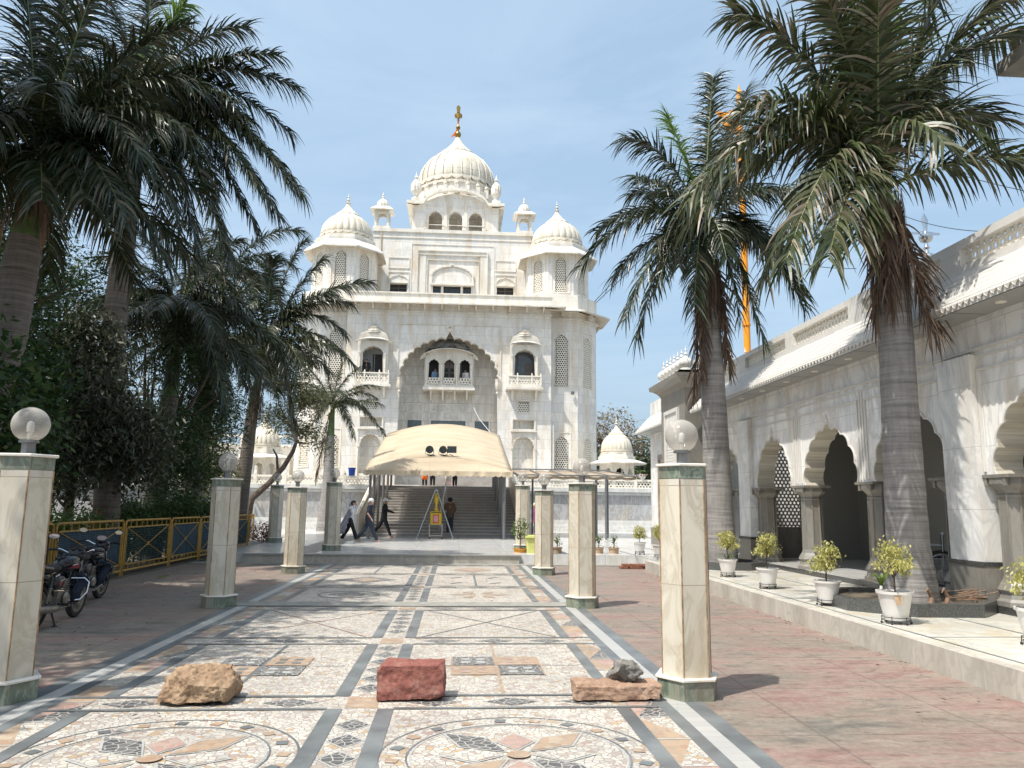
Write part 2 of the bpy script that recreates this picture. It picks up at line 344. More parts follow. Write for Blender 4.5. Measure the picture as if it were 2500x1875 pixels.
M['gold'] = flat('gilded_brass', (.34,.22,.075), .34, 1, var=.3, vs=3)
M['silver'] = flat('polished_silver', (.62,.62,.62), .18, 1, var=.05)
M['nishan'] = flat('saffron_cloth', (.80,.30,.01), .7, var=.06)
M['saff'] = flat('orange_cloth', (.75,.15,.01), .8, var=.1)
M['canvas'] = None
def canvas():
    m, nt, b = newmat('tan_canvas'); c = coords(nt)
    mp = nt.nodes.new('ShaderNodeMapping'); mp.inputs['Scale'].default_value = (.35,1,2.2); lk(nt, c, mp.inputs[0])
    f = noisen(nt, mp.outputs[0], 1.2, 6, .6)
    col = ramp(nt, f, [(.3,(.46,.375,.26)), (.6,(.60,.50,.36)), (.8,(.54,.445,.325))])
    br = nt.nodes.new('ShaderNodeTexBrick'); t = nt.nodes.new('ShaderNodeTexCoord'); lk(nt, t.outputs['UV'], br.inputs['Vector'])
    br.inputs['Scale'].default_value = 1; br.inputs['Brick Width'].default_value = 1.5; br.inputs['Row Height'].default_value = .45; br.inputs['Mortar Size'].default_value = .012; br.offset = 0
    mf = nt.nodes.new('ShaderNodeMath'); mf.operation = 'MULTIPLY'; lk(nt, br.outputs['Fac'], mf.inputs[0]); mf.inputs[1].default_value = .28
    col = mix(nt, mf.outputs[0], col, (.34,.26,.16))
    lk(nt, col, b.inputs['Base Color']); b.inputs['Roughness'].default_value = .8
    tr = nt.nodes.new('ShaderNodeBsdfTranslucent'); tr.inputs[0].default_value = (.6,.45,.28,1); ms = nt.nodes.new('ShaderNodeMixShader'); ms.inputs[0].default_value = .18
    out = nt.nodes['Material Output']; lk(nt, b.outputs[0], ms.inputs[1]); lk(nt, tr.outputs[0], ms.inputs[2]); lk(nt, ms.outputs[0], out.inputs[0])
    bump(nt, f, b, .3, .05)
    return m
M['canvas'] = canvas()
M['skin'] = flat('skin', (.33,.18,.115), .5, var=.1)
M['skinp'] = flat('pale_skin', (.48,.28,.20), .5, var=.1)
M['hair'] = flat('dark_hair', (.02,.016,.014), .5, var=.3)
for n_, c_ in dict(white=(.68,.67,.66), navy=(.012,.017,.032), blk=(.012,.012,.014), denim=(.025,.035,.055), brown=(.105,.065,.045), grey=(.30,.29,.33), pink=(.60,.30,.30), purple=(.24,.03,.19), cream=(.55,.50,.38), sblue=(.16,.27,.40)).items():
    M['c_'+n_] = flat(n_+'_cloth', c_, .85, var=.15, vs=9)
M['rock'] = None
def rockmat(name, a, b_, c_, sc_=6):
    m, nt, b = newmat(name); c = coords(nt)
    f = noisen(nt, c, sc_, 8, .7, .4); g = noisen(nt, c, sc_*6, 6, .7)
    col = ramp(nt, f, [(.3,a), (.52,b_), (.75,c_)]); col = mix(nt, .7, col, ramp(nt, g, [(.3,(.6,.6,.6)), (.7,(1.3,1.3,1.3))]), 'MULTIPLY')
    lk(nt, col, b.inputs['Base Color']); b.inputs['Roughness'].default_value = .9; bump(nt, f, b, .9, .03)
    return m
M['rock1'] = rockmat('tan_rock', (.17,.10,.06), (.32,.215,.13), (.42,.32,.21))
M['rock2'] = rockmat('red_sandstone', (.15,.05,.04), (.25,.09,.068), (.32,.19,.155))
M['rock3'] = rockmat('orange_sandstone', (.22,.13,.085), (.34,.22,.15), (.42,.30,.22))
M['rock4'] = rockmat('grey_concrete_lump', (.11,.10,.09), (.20,.19,.17), (.30,.28,.25), 12)
M['brick'] = rockmat('broken_brick', (.16,.07,.045), (.27,.11,.07), (.32,.20,.15), 8)
def glassm(name, col, rough, alpha_mix):
    m, nt, b = newmat(name); out = nt.nodes['Material Output']
    tp = nt.nodes.new('ShaderNodeBsdfTransparent'); tp.inputs[0].default_value = (.93,.93,.93,1); ms = nt.nodes.new('ShaderNodeMixShader')
    lw = nt.nodes.new('ShaderNodeLayerWeight'); lw.inputs[0].default_value = .45
    mr = nt.nodes.new('ShaderNodeMapRange'); mr.inputs['To Min'].default_value = alpha_mix; mr.inputs['To Max'].default_value = min(1, alpha_mix+.45)
    lk(nt, lw.outputs['Facing'], mr.inputs[0]); lk(nt, mr.outputs[0], ms.inputs[0])
    b.inputs['Base Color'].default_value = (*col,1); b.inputs['Roughness'].default_value = rough
    lk(nt, tp.outputs[0], ms.inputs[1]); lk(nt, b.outputs[0], ms.inputs[2]); lk(nt, ms.outputs[0], out.inputs[0])
    return m
M['globe'] = glassm('dusty_globe_plastic', (.50,.47,.42), .06, .36)
M['glass'] = flat('dark_window_glass', (.03,.04,.042), .08, var=.2)
M['bglass'] = flat('blue_grey_glass', (.11,.135,.145), .12, var=.2)
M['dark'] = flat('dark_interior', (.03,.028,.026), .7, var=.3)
M['wood'] = flat('grey_brown_door', (.13,.105,.09), .5, var=.2)
M['soot'] = flat('sooty_roof_stone', (.20,.195,.185), .7, var=.9, vs=2.2)
M['mirror'] = flat('mirror_glass', (.8,.85,.9), .02, 1, var=.01)
M['ceil'] = flat('white_lamp_disc', (.75,.72,.62), .4, var=.03)
M['soffit'] = flat('grey_soffit_panel', (.30,.30,.29), .45, var=.06)
M['awning'] = flat('beige_awning_cloth', (.36,.285,.20), .8, var=.25, vs=3)
M['eavegrey'] = flat('grey_concrete_eave', (.30,.28,.24), .8, var=.2, vs=4)  # one mid-grey with random mottling for the whole slab
# ------------------------------------------------------------------ shape helpers
def rect(x0, x1, z0, z1): return [(x0,z0),(x1,z0),(x1,z1),(x0,z1)]
def arch(cx, w, z0, zs, za, lobes=9, a=.05, tip=.0, n=None, pinch=1.0):
    """cusped arch opening, closed loop from bottom-left up and over"""
    n = n or lobes*5; pts = []
    if z0 < zs: pts.append((cx-w/2, z0))
    for i in range(n+1):
        t = i/n; ang = PI*t
        k = 1 - a*(1-abs(math.sin(lobes*PI*t))**.8)
        x = -math.cos(ang)*w/2*k; z = zs + (za-zs)*max(0,math.sin(ang))**pinch*k
        q = abs(t-.5)*lobes
        if tip and q < .5: z += tip*(1-q/.5)**1.4; 
        pts.append((cx+x, z))
    if z0 < zs: pts.append((cx+w/2, z0))
    return pts
def FX(Y, sgn=1):      # facade mapping, wall facing -Y: u=x, w=z, d=depth away
    return lambda u, w, d: (u, Y+d, w)
def FS(X):             # wall facing -X (right building): u=y
    return lambda u, w, d: (X+d, u, w)
def strip(mb, line, fn, b, d0, d1, c, m=0):
    """raised moulding that follows an open line, offset outward from centre c by b"""
    out = []
    for (u, w) in line:
        du, dw = u-c[0], w-c[1]; l = math.hypot(du, dw) or 1; out.append((u+du/l*b, w+dw/l*b))
    n = len(line)
    vs = [fn(u,w,d0) for u,w in line]+[fn(u,w,d0) for u,w in out]+[fn(u,w,d1) for u,w in line]+[fn(u,w,d1) for u,w in out]
    fs = []
    for i in range(n-1):
        fs += [(i,i+1,n+i+1,n+i),(n+i,n+i+1,3*n+i+1,3*n+i),(i,2*n+i,2*n+i+1,i+1)]
    mb.add(vs, fs, m)
def framebox(mb, fn, u0, u1, w0, w1, b, d0, d1, m=0, bot=True):
    """picture-frame moulding inside the rectangle"""
    for (a, b_, c, d) in ((u0,u1,w1-b,w1),(u0,u1,w0,w0+b),(u0,u0+b,w0+b,w1-b),(u1-b,u1,w0+b,w1-b)):
        if not bot and (c, d) == (w0, w0+b): continue
        p = [fn(x,z,y) for y in (d0,d1) for z in (c,d) for x in (a,b_)]
        mb.add(p, [(0,1,3,2),(4,6,7,5),(0,4,5,1),(2,3,7,6),(0,2,6,4),(1,5,7,3)], m)
def inside(poly, x, y):
    c = False; j = len(poly)-1
    for i in range(len(poly)):
        if (poly[i][1] > y) != (poly[j][1] > y) and x < (poly[j][0]-poly[i][0])*(y-poly[i][1])/(poly[j][1]-poly[i][1])+poly[i][0]: c = not c
        j = i
    return c
def jali(mb, poly, fn, s, d0, d1, hole=.62, m=0):
    """pierced hexagon lattice clipped to a closed outline"""
    xs = [p[0] for p in poly]; ys = [p[1] for p in poly]
    r = s/math.sqrt(3); row = 0; y = min(ys)
    while y < max(ys)+s:
        x = min(xs) + (s/2 if row % 2 else 0)
        while x < max(xs)+s:
            if inside(poly, x, y) :
                o = [(x+r*math.cos(PI/6+PI/3*k), y+r*math.sin(PI/6+PI/3*k)) for k in range(6)]
                h = [(x+r*hole*math.cos(PI/6+PI/3*k), y+r*hole*math.sin(PI/6+PI/3*k)) for k in range(6)]
                vs = [fn(a,b,d0) for a,b in o]+[fn(a,b,d0) for a,b in h]+[fn(a,b,d1) for a,b in h]
                mb.add(vs, [(k,(k+1)%6,6+(k+1)%6,6+k) for k in range(6)]+[(6+k,6+(k+1)%6,12+(k+1)%6,12+k) for k in range(6)], m)
            x += s
        y += r*1.5; row += 1
def onion(mb, c, r, n=20, m=0, fin=1.0):
    p = [(r*.75,0),(r*.75,r*.15),(r*.55,r*.2),(r*.55,r*.3),(r*.85,r*.45),(r*1.0,r*.8),(r*.92,r*1.2),(r*.6,r*1.55),(r*.25,r*1.75),(r*.16,r*1.95),(r*.3,r*2.1),(r*.16,r*2.25),(r*.1,r*2.5*fin),(r*.18,r*2.62*fin),(r*.1,r*2.75*fin),(0.004,r*3.3*fin)]
    mb.lathe([(a,b,1 if .3*r < b < 1.7*r else 0) for a,b in p], n, c, m, ribs=10, amp=.08)
def petals(mb, c, r, z, h, n, out=.03, m=0, down=True):
    """row of pointed petals around a dome"""
    k = 6
    vs = []; 
    for j in range(n):
        b = len(vs); a0 = 2*PI*j/n; 
        for i in range(k+1):
            t = i/k; a = a0+2*PI/n*t; hh = h*(.35+.65*max(0,math.sin(PI*t))**.6)
            vs.append((c[0]+(r+out)*math.cos(a), c[1]+(r+out)*math.sin(a), z))
            rr = r+out*(1.6)
            vs.append((c[0]+rr*math.cos(a), c[1]+rr*math.sin(a), z+(-hh if down else hh)))
        mb.add(vs[b:], [(2*i,2*i+2,2*i+3,2*i+1) for i in range(k)], m)
def domeprof(r, h):
    """bulbous dome profile r = widest radius, h = height to the lotus cap"""
    return [(r*.93,0),(r*.96,h*.05),(r*.99,h*.14),(r,h*.24),(r*.985,h*.36),(r*.94,h*.50),(r*.86,h*.63),(r*.75,h*.75),(r*.60,h*.86),(r*.44,h*.94),(r*.30,h*1.0)]
def dome(parent, c, r, h, ribs=24, fin=1.0, mat='dome', n=None, finmat='dome', amp=.04):
    c = Vector(c); mb = MB(); n = n or ribs*6
    mb.lathe([(a,b,1 if i < 9 else .3) for i,(a,b) in enumerate(domeprof(r,h))], n, c, 0, ribs=ribs, amp=amp)
    d = mb.build('dome', M[mat], parent, smooth=True)
    mb = MB(); petals(mb, c, r*1.0, c.z+h*.17, h*.10, ribs, .03*r/1.8)
    mb.lathe([(r*.95,-.02),(r*1.02,0),(r*1.02,h*.05),(r*.97,h*.08)], 48, c)
    mb.build('petal_band', M[mat], d, smooth=False)
    mb = MB(); lz = c.z+h*.93; R0 = r*.47
    mb.lathe([(R0*1.02,-.02),(R0,0.05*h),(R0*.72,h*.14),(R0*.45,h*.25),(R0*.25,h*.36),(R0*.14,h*.46)], ribs*3, (c.x,c.y,lz), 0, ribs=ribs/2, amp=.12)
    petals(mb, c, R0*.98, lz+.03*h, h*.05, ribs, .03)
    mb.build('lotus_cap', M[mat], d, smooth=False)
    f = r*.075*fin; z = lz+h*.44; mb = MB()
    mb.lathe([(f*1,0),(f*1.9,f*1.2),(f*2.1,f*1.8),(f*.9,f*2.6),(f*.7,f*3.2),(f*1.3,f*4),(f*1.4,f*4.6),(f*.6,f*5.4),(f*.45,f*6.2),(f*.9,f*6.9),(f*.3,f*7.8),(.01,f*10.5)], 16, (c.x,c.y,z))
    mb.build('finial', M[finmat], d, smooth=True)
    return d

# ------------------------------------------------------------------ ground and paving
PX0, PX1, PXC = -3.85, 2.27, -.79     # mosaic walk
mb = MB(); mb.add([(-900,-60,-.03),(900,-60,-.03),(900,1500,-.03),(-900,1500,-.03)], [(0,1,2,3)])
tag(mb.build('ground', M['ground']), kind='structure')
mb = MB(); mb.add([(-7.75,-12,0),(5.62,-12,0),(5.62,24.03,0),(-7.75,24.03,0)], [(0,1,2,3)])
tag(mb.build('pavement', M['red']), kind='structure')
mb = MB(); mb.add([(-60,-12,.005),(-7.7,-12,.005),(-7.7,24.1,.005),(-7.7,48,.005),(-60,48,.005)], [(0,1,2,3,4)])
tag(mb.build('garden_soil', M['soil']), kind='structure')

mats = ['mos','mostan','mosdark','mospink','slate','wband','greyc']; I = {k:i for i,k in enumerate(mats)}
mb = MB()
def sheet(pts, k, lev): mb.add([(x,y,.0025*lev) for x,y in pts], [tuple(range(len(pts)))], I[k])
def srect(x0, x1, y0, y1, k, lev): sheet([(x0,y0),(x1,y0),(x1,y1),(x0,y1)], k, lev)
mx = lambda x: 2*PXC-x
def both(x0, x1, y0, y1, k, lev):
    srect(x0,x1,y0,y1,k,lev); srect(mx(x1),mx(x0),y0,y1,k,lev)
Y0, Y1 = -10, 23.3
srect(PX0, PX1, Y0, Y1, 'mos', 1)
both(2.11,2.27,Y0,Y1,'slate',2); both(1.955,2.11,Y0,Y1,'wband',2); both(1.83,1.955,Y0,Y1,'slate',2)
y = Y0; k = 0
cross = [(4.05,4.5),(7.07,7.52),(10.22,10.68),(13.4,13.82),(16.96,17.34),(20.05,20.42),(22.95,23.3)]
cross = [(y0-3.1*k, y1-3.1*k) for k in (4,3,2,1) for y0,y1 in [(4.05,4.5)]] + cross
# border triangles
def tri_border(x0, x1):
    y = Y0; k = 0; s = .62
    seq = ['mostan','mos','mostan','mosdark']
    while y < Y1-.1:
        y2 = min(y+s, Y1)
        sheet([(x0,y),(x1,y),(x1 if k%2 else x0,y2)], seq[k%4], 2)
        sheet([(x0,y),(x1,y2),(x0,y2)] if not k%2 == 0 else [(x1,y),(x1,y2),(x0,y2)], 'mospink' if k%3 == 0 else 'mostan' if k%3 == 1 else 'mos', 2)
        sheet([(x0,y2-.012),(x1,y2-.012),(x1,y2+.012),(x0,y2+.012)], 'wband', 3)
        y = y2; k += 1
tri_border(1.57, 1.83); tri_border(mx(1.83), mx(1.57))
for i in range(len(cross)-1):
    a, b = cross[i][1], cross[i+1][0]
    if a > 13.8 and a < 14: a = 14.5
    both(1.44,1.565,a,b,'slate',3)
    both(-.64+.0,-.5,a,b,'slate',3)
for (a, b) in cross:
    for (x0,x1) in ((mx(1.83),mx(-.5)),(-.5,1.83)):
        srect(x0,x1,a-.03,a+.03,'slate',4); srect(x0,x1,b-.03,b+.03,'slate',4)
        n = 3; w = (min(x1,1.57)-max(x0,mx(1.57)))/n; X = max(x0,mx(1.57))
        for j in range(n):
            cx = X+w*(j+.5); c_ = (a+b)/2
            sheet([(cx-w*.36,c_),(cx,a+.08),(cx+w*.36,c_),(cx,b-.08)], 'mosdark', 2)
    sheet([(-.93,a+.03),(-.65,a+.03),(-.65,b-.03),(-.93,b-.03)], 'mostan', 2)
# centre strip of diamonds
y = Y0
while y < 23:
    if not any(a-.3 < y < b+.05 for a,b in cross) and not 13.6 < y < 14.6:
        for q, kk, lv in ((.165,'wband',2),(.14,'mosdark',3)):
            sheet([(PXC-q*.9,y+.2),(PXC,y+.2-q*1.1),(PXC+q*.9,y+.2),(PXC,y+.2+q*1.1)], kk, lv)
    y += .42
srect(PX0-.2, PX1, 13.88, 14.46, 'greyc', 6)
srect(-7.7, 5.6, 23.3, 24.03, 'greyc', 5)
def ring(cx, cy, r0, r1, k, lev, n=56):
    for i in range(n):
        a, b = 2*PI*i/n, 2*PI*(i+1)/n
        sheet([(cx+r0*math.cos(a),cy+r0*math.sin(a)),(cx+r1*math.cos(a),cy+r1*math.sin(a)),(cx+r1*math.cos(b),cy+r1*math.sin(b)),(cx+r0*math.cos(b),cy+r0*math.sin(b))], k, lev)
def rosette(cx, cy):
    ring(cx,cy,.98,1.0,'slate',2); ring(cx,cy,.785,.80,'slate',2); ring(cx,cy,.76,.775,'wband',2)
    for i in range(20):
        a = 2*PI*(i+.3)/20; q = .055; kk = 'slate' if i%2 else 'mostan'
        sheet([(cx+.89*math.cos(a)+q*1.1*math.cos(a+.5+PI/2*j), cy+.89*math.sin(a)+q*1.1*math.sin(a+.5+PI/2*j)) for j in range(4)], kk, 3)
    kinds = ['mostan','mospink','mosdark','mos','mostan','mospink','mosdark','mos']
    for i in range(8):
        a = PI/4*i+PI/4 
        L = .74 if i%2 == 0 else .52; wd = .14; s_ = .13
        for gr, kk, lv in ((.022,'wband',3),(0,kinds[i],4)):
            pts = [(s_-gr*1.5,0),((L+s_)/2,wd+gr),(L+gr*2,0),((L+s_)/2,-wd-gr)]
            sheet([(cx+u*math.cos(a)-v*math.sin(a), cy+u*math.sin(a)+v*math.cos(a)) for u,v in pts], kk, lv)
    sheet([(cx+.085*math.cos(2*PI*j/20), cy+.085*math.sin(2*PI*j/20)) for j in range(20)], 'mostan', 6)
def line(p, q, w, k, lev):
    d = Vector((q[0]-p[0], q[1]-p[1])); n = Vector((-d.y,d.x)).normalized()*w/2
    sheet([(p[0]-n.x,p[1]-n.y),(q[0]-n.x,q[1]-n.y),(q[0]+n.x,q[1]+n.y),(p[0]+n.x,p[1]+n.y)], k, lev)
for cx, side in ((.48,1),(mx(.48),-1)):
    for cy in (5.77,2.7): rosette(cx, cy)
    # quartered square
    cy = 8.87; s_ = .48
    line((cx,7.55),(cx,10.2),.035,'mostan' if side > 0 else 'slate',3)
    line((cx-.9,cy),(cx+.9,cy),.014,'slate',3)
    q = [('mostan',-1,-1),('mosdark',1,-1),('mosdark',-1,1),('mostan',1,1)]
    for kk, sx, sy in q:
        X0_, X1_ = sorted((cx+.02*sx, cx+s_*sx)); Ya, Yb = sorted((cy+.02*sy, cy+s_*sy)); srect(X0_,X1_,Ya,Yb,kk,4)
        mx_, my_ = (X0_+X1_)/2, (Ya+Yb)/2
        for j in range(4):
            a = PI/2*j+PI/4; 
            sheet([(mx_+.05*math.cos(a),my_+.05*math.sin(a)),(mx_+.13*math.cos(a-.45),my_+.13*math.sin(a-.45)),(mx_+.2*math.cos(a),my_+.2*math.sin(a)),(mx_+.13*math.cos(a+.45),my_+.13*math.sin(a+.45))], 'slate' if kk == 'mostan' and side < 0 else 'wband' if kk == 'mosdark' else 'mospink', 5)
    if side > 0:
        for x_ in (cx-s_,cx+s_): line((x_,cy-s_),(x_,cy+s_),.04,'mostan',3)
    # crossed panel
    line((cx-.9,10.75),(cx+.9,13.33),.022,'slate' if side > 0 else 'mospink',3); line((cx-.9,13.33),(cx+.9,10.75),.022,'slate' if side > 0 else 'mospink',4)
    # farther panels
    if side > 0:
        for j in range(6):
            a = PI/3*j; sheet([(cx+.08*math.cos(a),15.7+.08*math.sin(a)),(cx+.42*math.cos(a-.25),15.7+.42*math.sin(a-.25)),(cx+.62*math.cos(a),15.7+.62*math.sin(a)),(cx+.42*math.cos(a+.25),15.7+.42*math.sin(a+.25))], 'mostan', 3)
        line((cx,17.4),(cx,20),.05,'slate',3)
        for ox in (-.45,.45):
            for oy in (18,19.3): line((cx+ox-.12,oy-.15),(cx+ox+.12,oy+.15),.09,'slate',3)
        sheet([(cx-.55,21.6),(cx,20.8),(cx+.55,21.6),(cx,22.4)], 'mostan', 3); sheet([(cx-.35,21.6),(cx,21.1),(cx+.35,21.6),(cx,22.1)], 'mospink', 4)
    else:
        ring(cx,15.7,.55,.6,'slate',3); sheet([(cx-.4,15.7),(cx,15.2),(cx+.4,15.7),(cx,16.2)], 'mosdark', 3)
        sheet([(cx-.7,18.7),(cx,17.9),(cx+.7,18.7),(cx,19.5)], 'mosdark', 3); sheet([(cx-.35,18.7),(cx,18.3),(cx+.35,18.7),(cx,19.1)], 'mostan', 4)
        line((cx,20.45),(cx,22.9),.05,'slate',3)
tag(mb.build('mosaic_walk', [M[k] for k in mats]), kind='structure')

# plinth terrace in front of the stairs
mb = MB(); mb.box(-7.2,6.0,24.03,46.3,0,.275,0); mb.box(-34,-7.2,30.5,46.3,0,.275,0); mb.box(6.0,12.5,21.6,46.3,0,.2745,0)
tag(mb.build('marble_forecourt', [M['floor'],M['kerb']]), kind='structure')
mb = MB(); mb.box(-6.3,1.95,23.9,24.03,0,.235,0); mb.box(-6.3,2.0,23.86,24.06,.236,.279,1)
tag(mb.build('forecourt_kerb', [M['kerb'],M['wband']]), kind='structure')
mb = MB()
for x in (-4.75,3.05): mb.box(x-.5,x+.5,24.3,37,.276,.281,0)
mb.box(-4.2,2.4,37-.9,37-.5,.2765,.2815,1)
tag(mb.build('floor_inlay', [M['slate'],M['greyc']]), kind='structure')
# veranda on the right
mb = MB(); mb.box(5.43,8.0,-8,21.6,.0,.28,0); mb.box(5.28,5.43,-8,21.6,0,.282,1)
for i in range(-3,8): mb.box(5.56,7.9,i*3.0-.012,i*3.0+.012,.2805,.284,2)
mb.box(5.55,5.58,-8,30,.2805,.2845,2); mb.box(6.9,6.93,-8,30,.2805,.2845,2)
tag(mb.build('veranda', [M['rfloor'],M['kerb'],M['slate']]), kind='structure')

# ------------------------------------------------------------------ the temple
AX = -.66; FY = 50.0; G0 = 2.85
T = thing('temple', 'large white marble temple with ribbed domes and a tall cusped arch behind the stairs', 'temple', (AX,FY,G0))
X = lambda u: AX+u
# main front wall, with the great arch and its recess
big = arch(AX, 6.66, 3.0, 9.55, 12.75, 17, .045, .38, n=136, pinch=.9)
mb = MB()
holes = [big]
for s in (-1,1):
    holes += [arch(X(4.95*s),1.5,10.25,11.35,11.95,7,.06), rect(X(4.95*s)-.36,X(4.95*s)+.36,7.85,8.53),
              rect(X(4.95*s)-.68,X(4.95*s)+.68,6.72,7.3), arch(X(4.95*s),1.38,3.7,5.45,6.25,9,.07)]
mb.slab(rect(X(-6.75),X(6.75),G0,15.0), holes, FX(FY), 0, .38, 0, back=False)
for s in (-1,1): mb.add([(X(6.75*s),FY,G0),(X(6.75*s),FY+4,G0),(X(6.75*s),FY+4,15),(X(6.75*s),FY,15)], [(0,1,2,3)], 0)
mb.build('front_wall', [M['facade']], T)
mb = MB()
mb.box(X(-3.33),X(3.33),FY+1.72,FY+1.9,G0,13.6,0)
for s in (-1,1):
    mb.add([(X(3.331*s),FY+.38,G0),(X(3.331*s),FY+1.72,G0),(X(3.331*s),FY+1.72,13.6),(X(3.331*s),FY+.38,13.6)], [(0,1,2,3)])
mb.add([(X(-3.33),FY+.38,13.3),(X(3.33),FY+.38,13.3),(X(3.33),FY+1.72,13.3),(X(-3.33),FY+1.72,13.3)], [(0,1,2,3)])
for s in (-1,1):
    mb.add([(X(4.95*s)-.7,FY+.379,3.6),(X(4.95*s)+.7,FY+.379,3.6),(X(4.95*s)+.7,FY+.379,7.4),(X(4.95*s)-.7,FY+.379,7.4)], [(0,1,2,3)])
mb.build('recess_wall', M['recess'], T)
# trims on the front
mb = MB(); F = FX(FY)
strip(mb, big[1:-1], F, .14, -.07, .0, (AX,9.8)); 
framebox(mb, F, X(-3.42), X(3.42), 9.2, 13.62, .09, -.06, 0, bot=False)
for s in (-1,1):
    u = X(4.95*s)
    framebox(mb, F, u-.46, u+.46, 7.75, 8.63, .09, -.05, 0); mb.lathe([(.02,0),(.11,.04),(.1,.14),(.02,.2)], 10, (u,FY-.03,8.66))
    framebox(mb, F, u-.80, u+.80, 6.60, 7.42, .10, -.07, 0); mb.cbox((u,FY-.08,6.55),(1.7,.14,.07))
    a_ = arch(u,1.38,3.7,5.45,6.25,9,.07); strip(mb, a_[1:-1], F, .07, -.04, 0, (u,5.4))
    framebox(mb, F, u-.82, u+.82, 2.9, 6.5, .07, -.05, 0, bot=False)
    for q in (-1,1): mb.tube([(u+q*.76,FY-.05,3.3),(u+q*.76,FY-.05,5.4)],.05,8); mb.cbox((u+q*.76,FY-.06,5.45),(.16,.14,.1))
mb.build('wall_mouldings', M['trim'], T)
for s in (-1,1):  # scroll corbels at the foot of the arch
    u = X(3.2*s); mb = MB()
    mb.lathe([(.05,0),(.11,.05),(.12,.12),(.06,.2),(.13,.3),(.17,.5),(.2,.72),(.16,.86),(.2,.95),(.2,1.02)], 12, (u,FY-.02,8.95), ribs=6, amp=.15); mb.build('arch_corbel', M['trim'], T, smooth=True)
mb = MB()
c_ = (AX, 13.36)
for j in range(5):
    a = PI/2+2*PI*j/5; mb.lathe([(.01,-.13),(.1,-.08),(.14,0),(.1,.08),(.01,.13)], 10, (c_[0]+.17*math.cos(a),FY-.06,c_[1]+.17*math.sin(a)))
mb.build('arch_rosette', M['trim'], T, smooth=True)
# big cornice (chajja) and parapet of the front block
def sloped_eave(mb, pts, zin, zout, out_scale_pts, th=.09, m=0):
    """pts: inner outline, out_scale_pts: outer outline (same count, open line)"""
    n = len(pts); vs = []
    for p, q in zip(pts, out_scale_pts):
        vs += [(p[0],p[1],zin),(q[0],q[1],zout),(q[0],q[1],zout-th),(p[0],p[1],zin-th-.03)]
    fs = []
    for i in range(n-1):
        a, b = 4*i, 4*i+4
        fs += [(a,a+1,b+1,b),(a+1,a+2,b+2,b+1),(a+2,a+3,b+3,b+2)]
    fs += [(0,3,2,1),(4*n-4,4*n-3,4*n-2,4*n-1)]
    mb.add(vs, fs, m)
mb = MB()
inn = [(X(-6.75),FY+3),(X(-6.75),FY),(X(6.75),FY),(X(6.75),FY+3)]; outt = [(X(-7.65),FY+3),(X(-7.65),FY-.95),(X(7.65),FY-.95),(X(7.65),FY+3)]
sloped_eave(mb, inn, 15.05, 14.83, outt)
mb.box(X(-6.8),X(6.8),FY-.05,FY+.3,15.05,15.62); mb.box(X(-6.88),X(6.88),FY-.12,FY+.36,15.62,15.70)
cor = mb.build('cornice', M['trim'], T)
mb = MB()
for i in range(12):
    u = X(-6.2+12.4*i/11)
    mb.add([(u-.05,FY,14.86),(u+.05,FY,14.86),(u-.05,FY-.62,14.83),(u+.05,FY-.62,14.83),(u-.05,FY,14.5),(u+.05,FY,14.5),(u-.05,FY-.55,14.7),(u+.05,FY-.55,14.7)], [(0,2,3,1),(2,6,7,3),(6,4,5,7),(0,4,6,2),(1,3,7,5)])
mb.box(X(-6.8),X(6.8),FY-.08,FY-.004,14.35,14.45)
mb.build('bracket_row', M['trim'], cor)

# central projecting window (jharokha)
cw = MB(); JY = FY+.85; F2 = FX(JY)
opn = [arch(X(q),.72,10.1,11.0,11.38,5,.10,.05) for q in (-1.03,0,1.03)]
cw.slab(rect(X(-1.6),X(1.6),9.65,11.55)+[], opn, F2, 0, .12, 0)
vs = [(X(-1.6),11.55)]+[(X(1.6*math.cos(PI*t/12)*-1), 11.55+.55*math.sin(PI*t/12)) for t in range(1,12)]+[(X(1.6),11.55)]
cw.slab([(a,b) for a,b in vs][::-1], [], F2, 0.002, .12, 0)
for s in (-1,1): cw.box(X(1.6*s)-.06,X(1.6*s)+.06,JY+.12,FY+1.72,9.65,11.6)
J = cw.build('projecting_window', M['trim'], T)
mb = MB(); mb.box(X(-1.74),X(1.74),JY-.18,FY+1.72,9.32,9.5); mb.box(X(-1.66),X(1.66),JY-.1,FY+1.72,9.5,9.65)
for q in (-1.2,-.4,.4,1.2):
    u = X(q); mb.add([(u-.06,FY+1.72,9.32),(u+.06,FY+1.72,9.32),(u-.06,JY,9.32),(u+.06,JY,9.32),(u-.06,FY+1.6,8.7),(u+.06,FY+1.6,8.7),(u-.06,JY+.15,9.05),(u+.06,JY+.15,9.05)], [(0,2,3,1),(2,6,7,3),(6,4,5,7),(0,4,6,2),(1,3,7,5)])
mb.build('balcony_base', M['trim'], J)
mb = MB()
arcp = lambda rr, h, z, n=20: [(X(-rr*math.cos(PI*t/n)), z+h*math.sin(PI*t/n)) for t in range(n+1)]
a0, a1 = arcp(1.62,.62,11.5), arcp(1.92,.78,11.32)
n = len(a0); vs = [(p[0],JY-.02,p[1]+.05) for p in a0]+[(p[0],JY-.4,p[1]) for p in a1]+[(p[0],JY-.4,p[1]-.05) for p in a1]+[(p[0],JY-.02,p[1]-.02) for p in a0]
mb.add(vs, [(k*n+i,k*n+i+1,(k+1)*n+i+1,(k+1)*n+i) for k in range(3) for i in range(n-1)])
mb.build('curved_eave', M['trim'], J)
mb = MB()
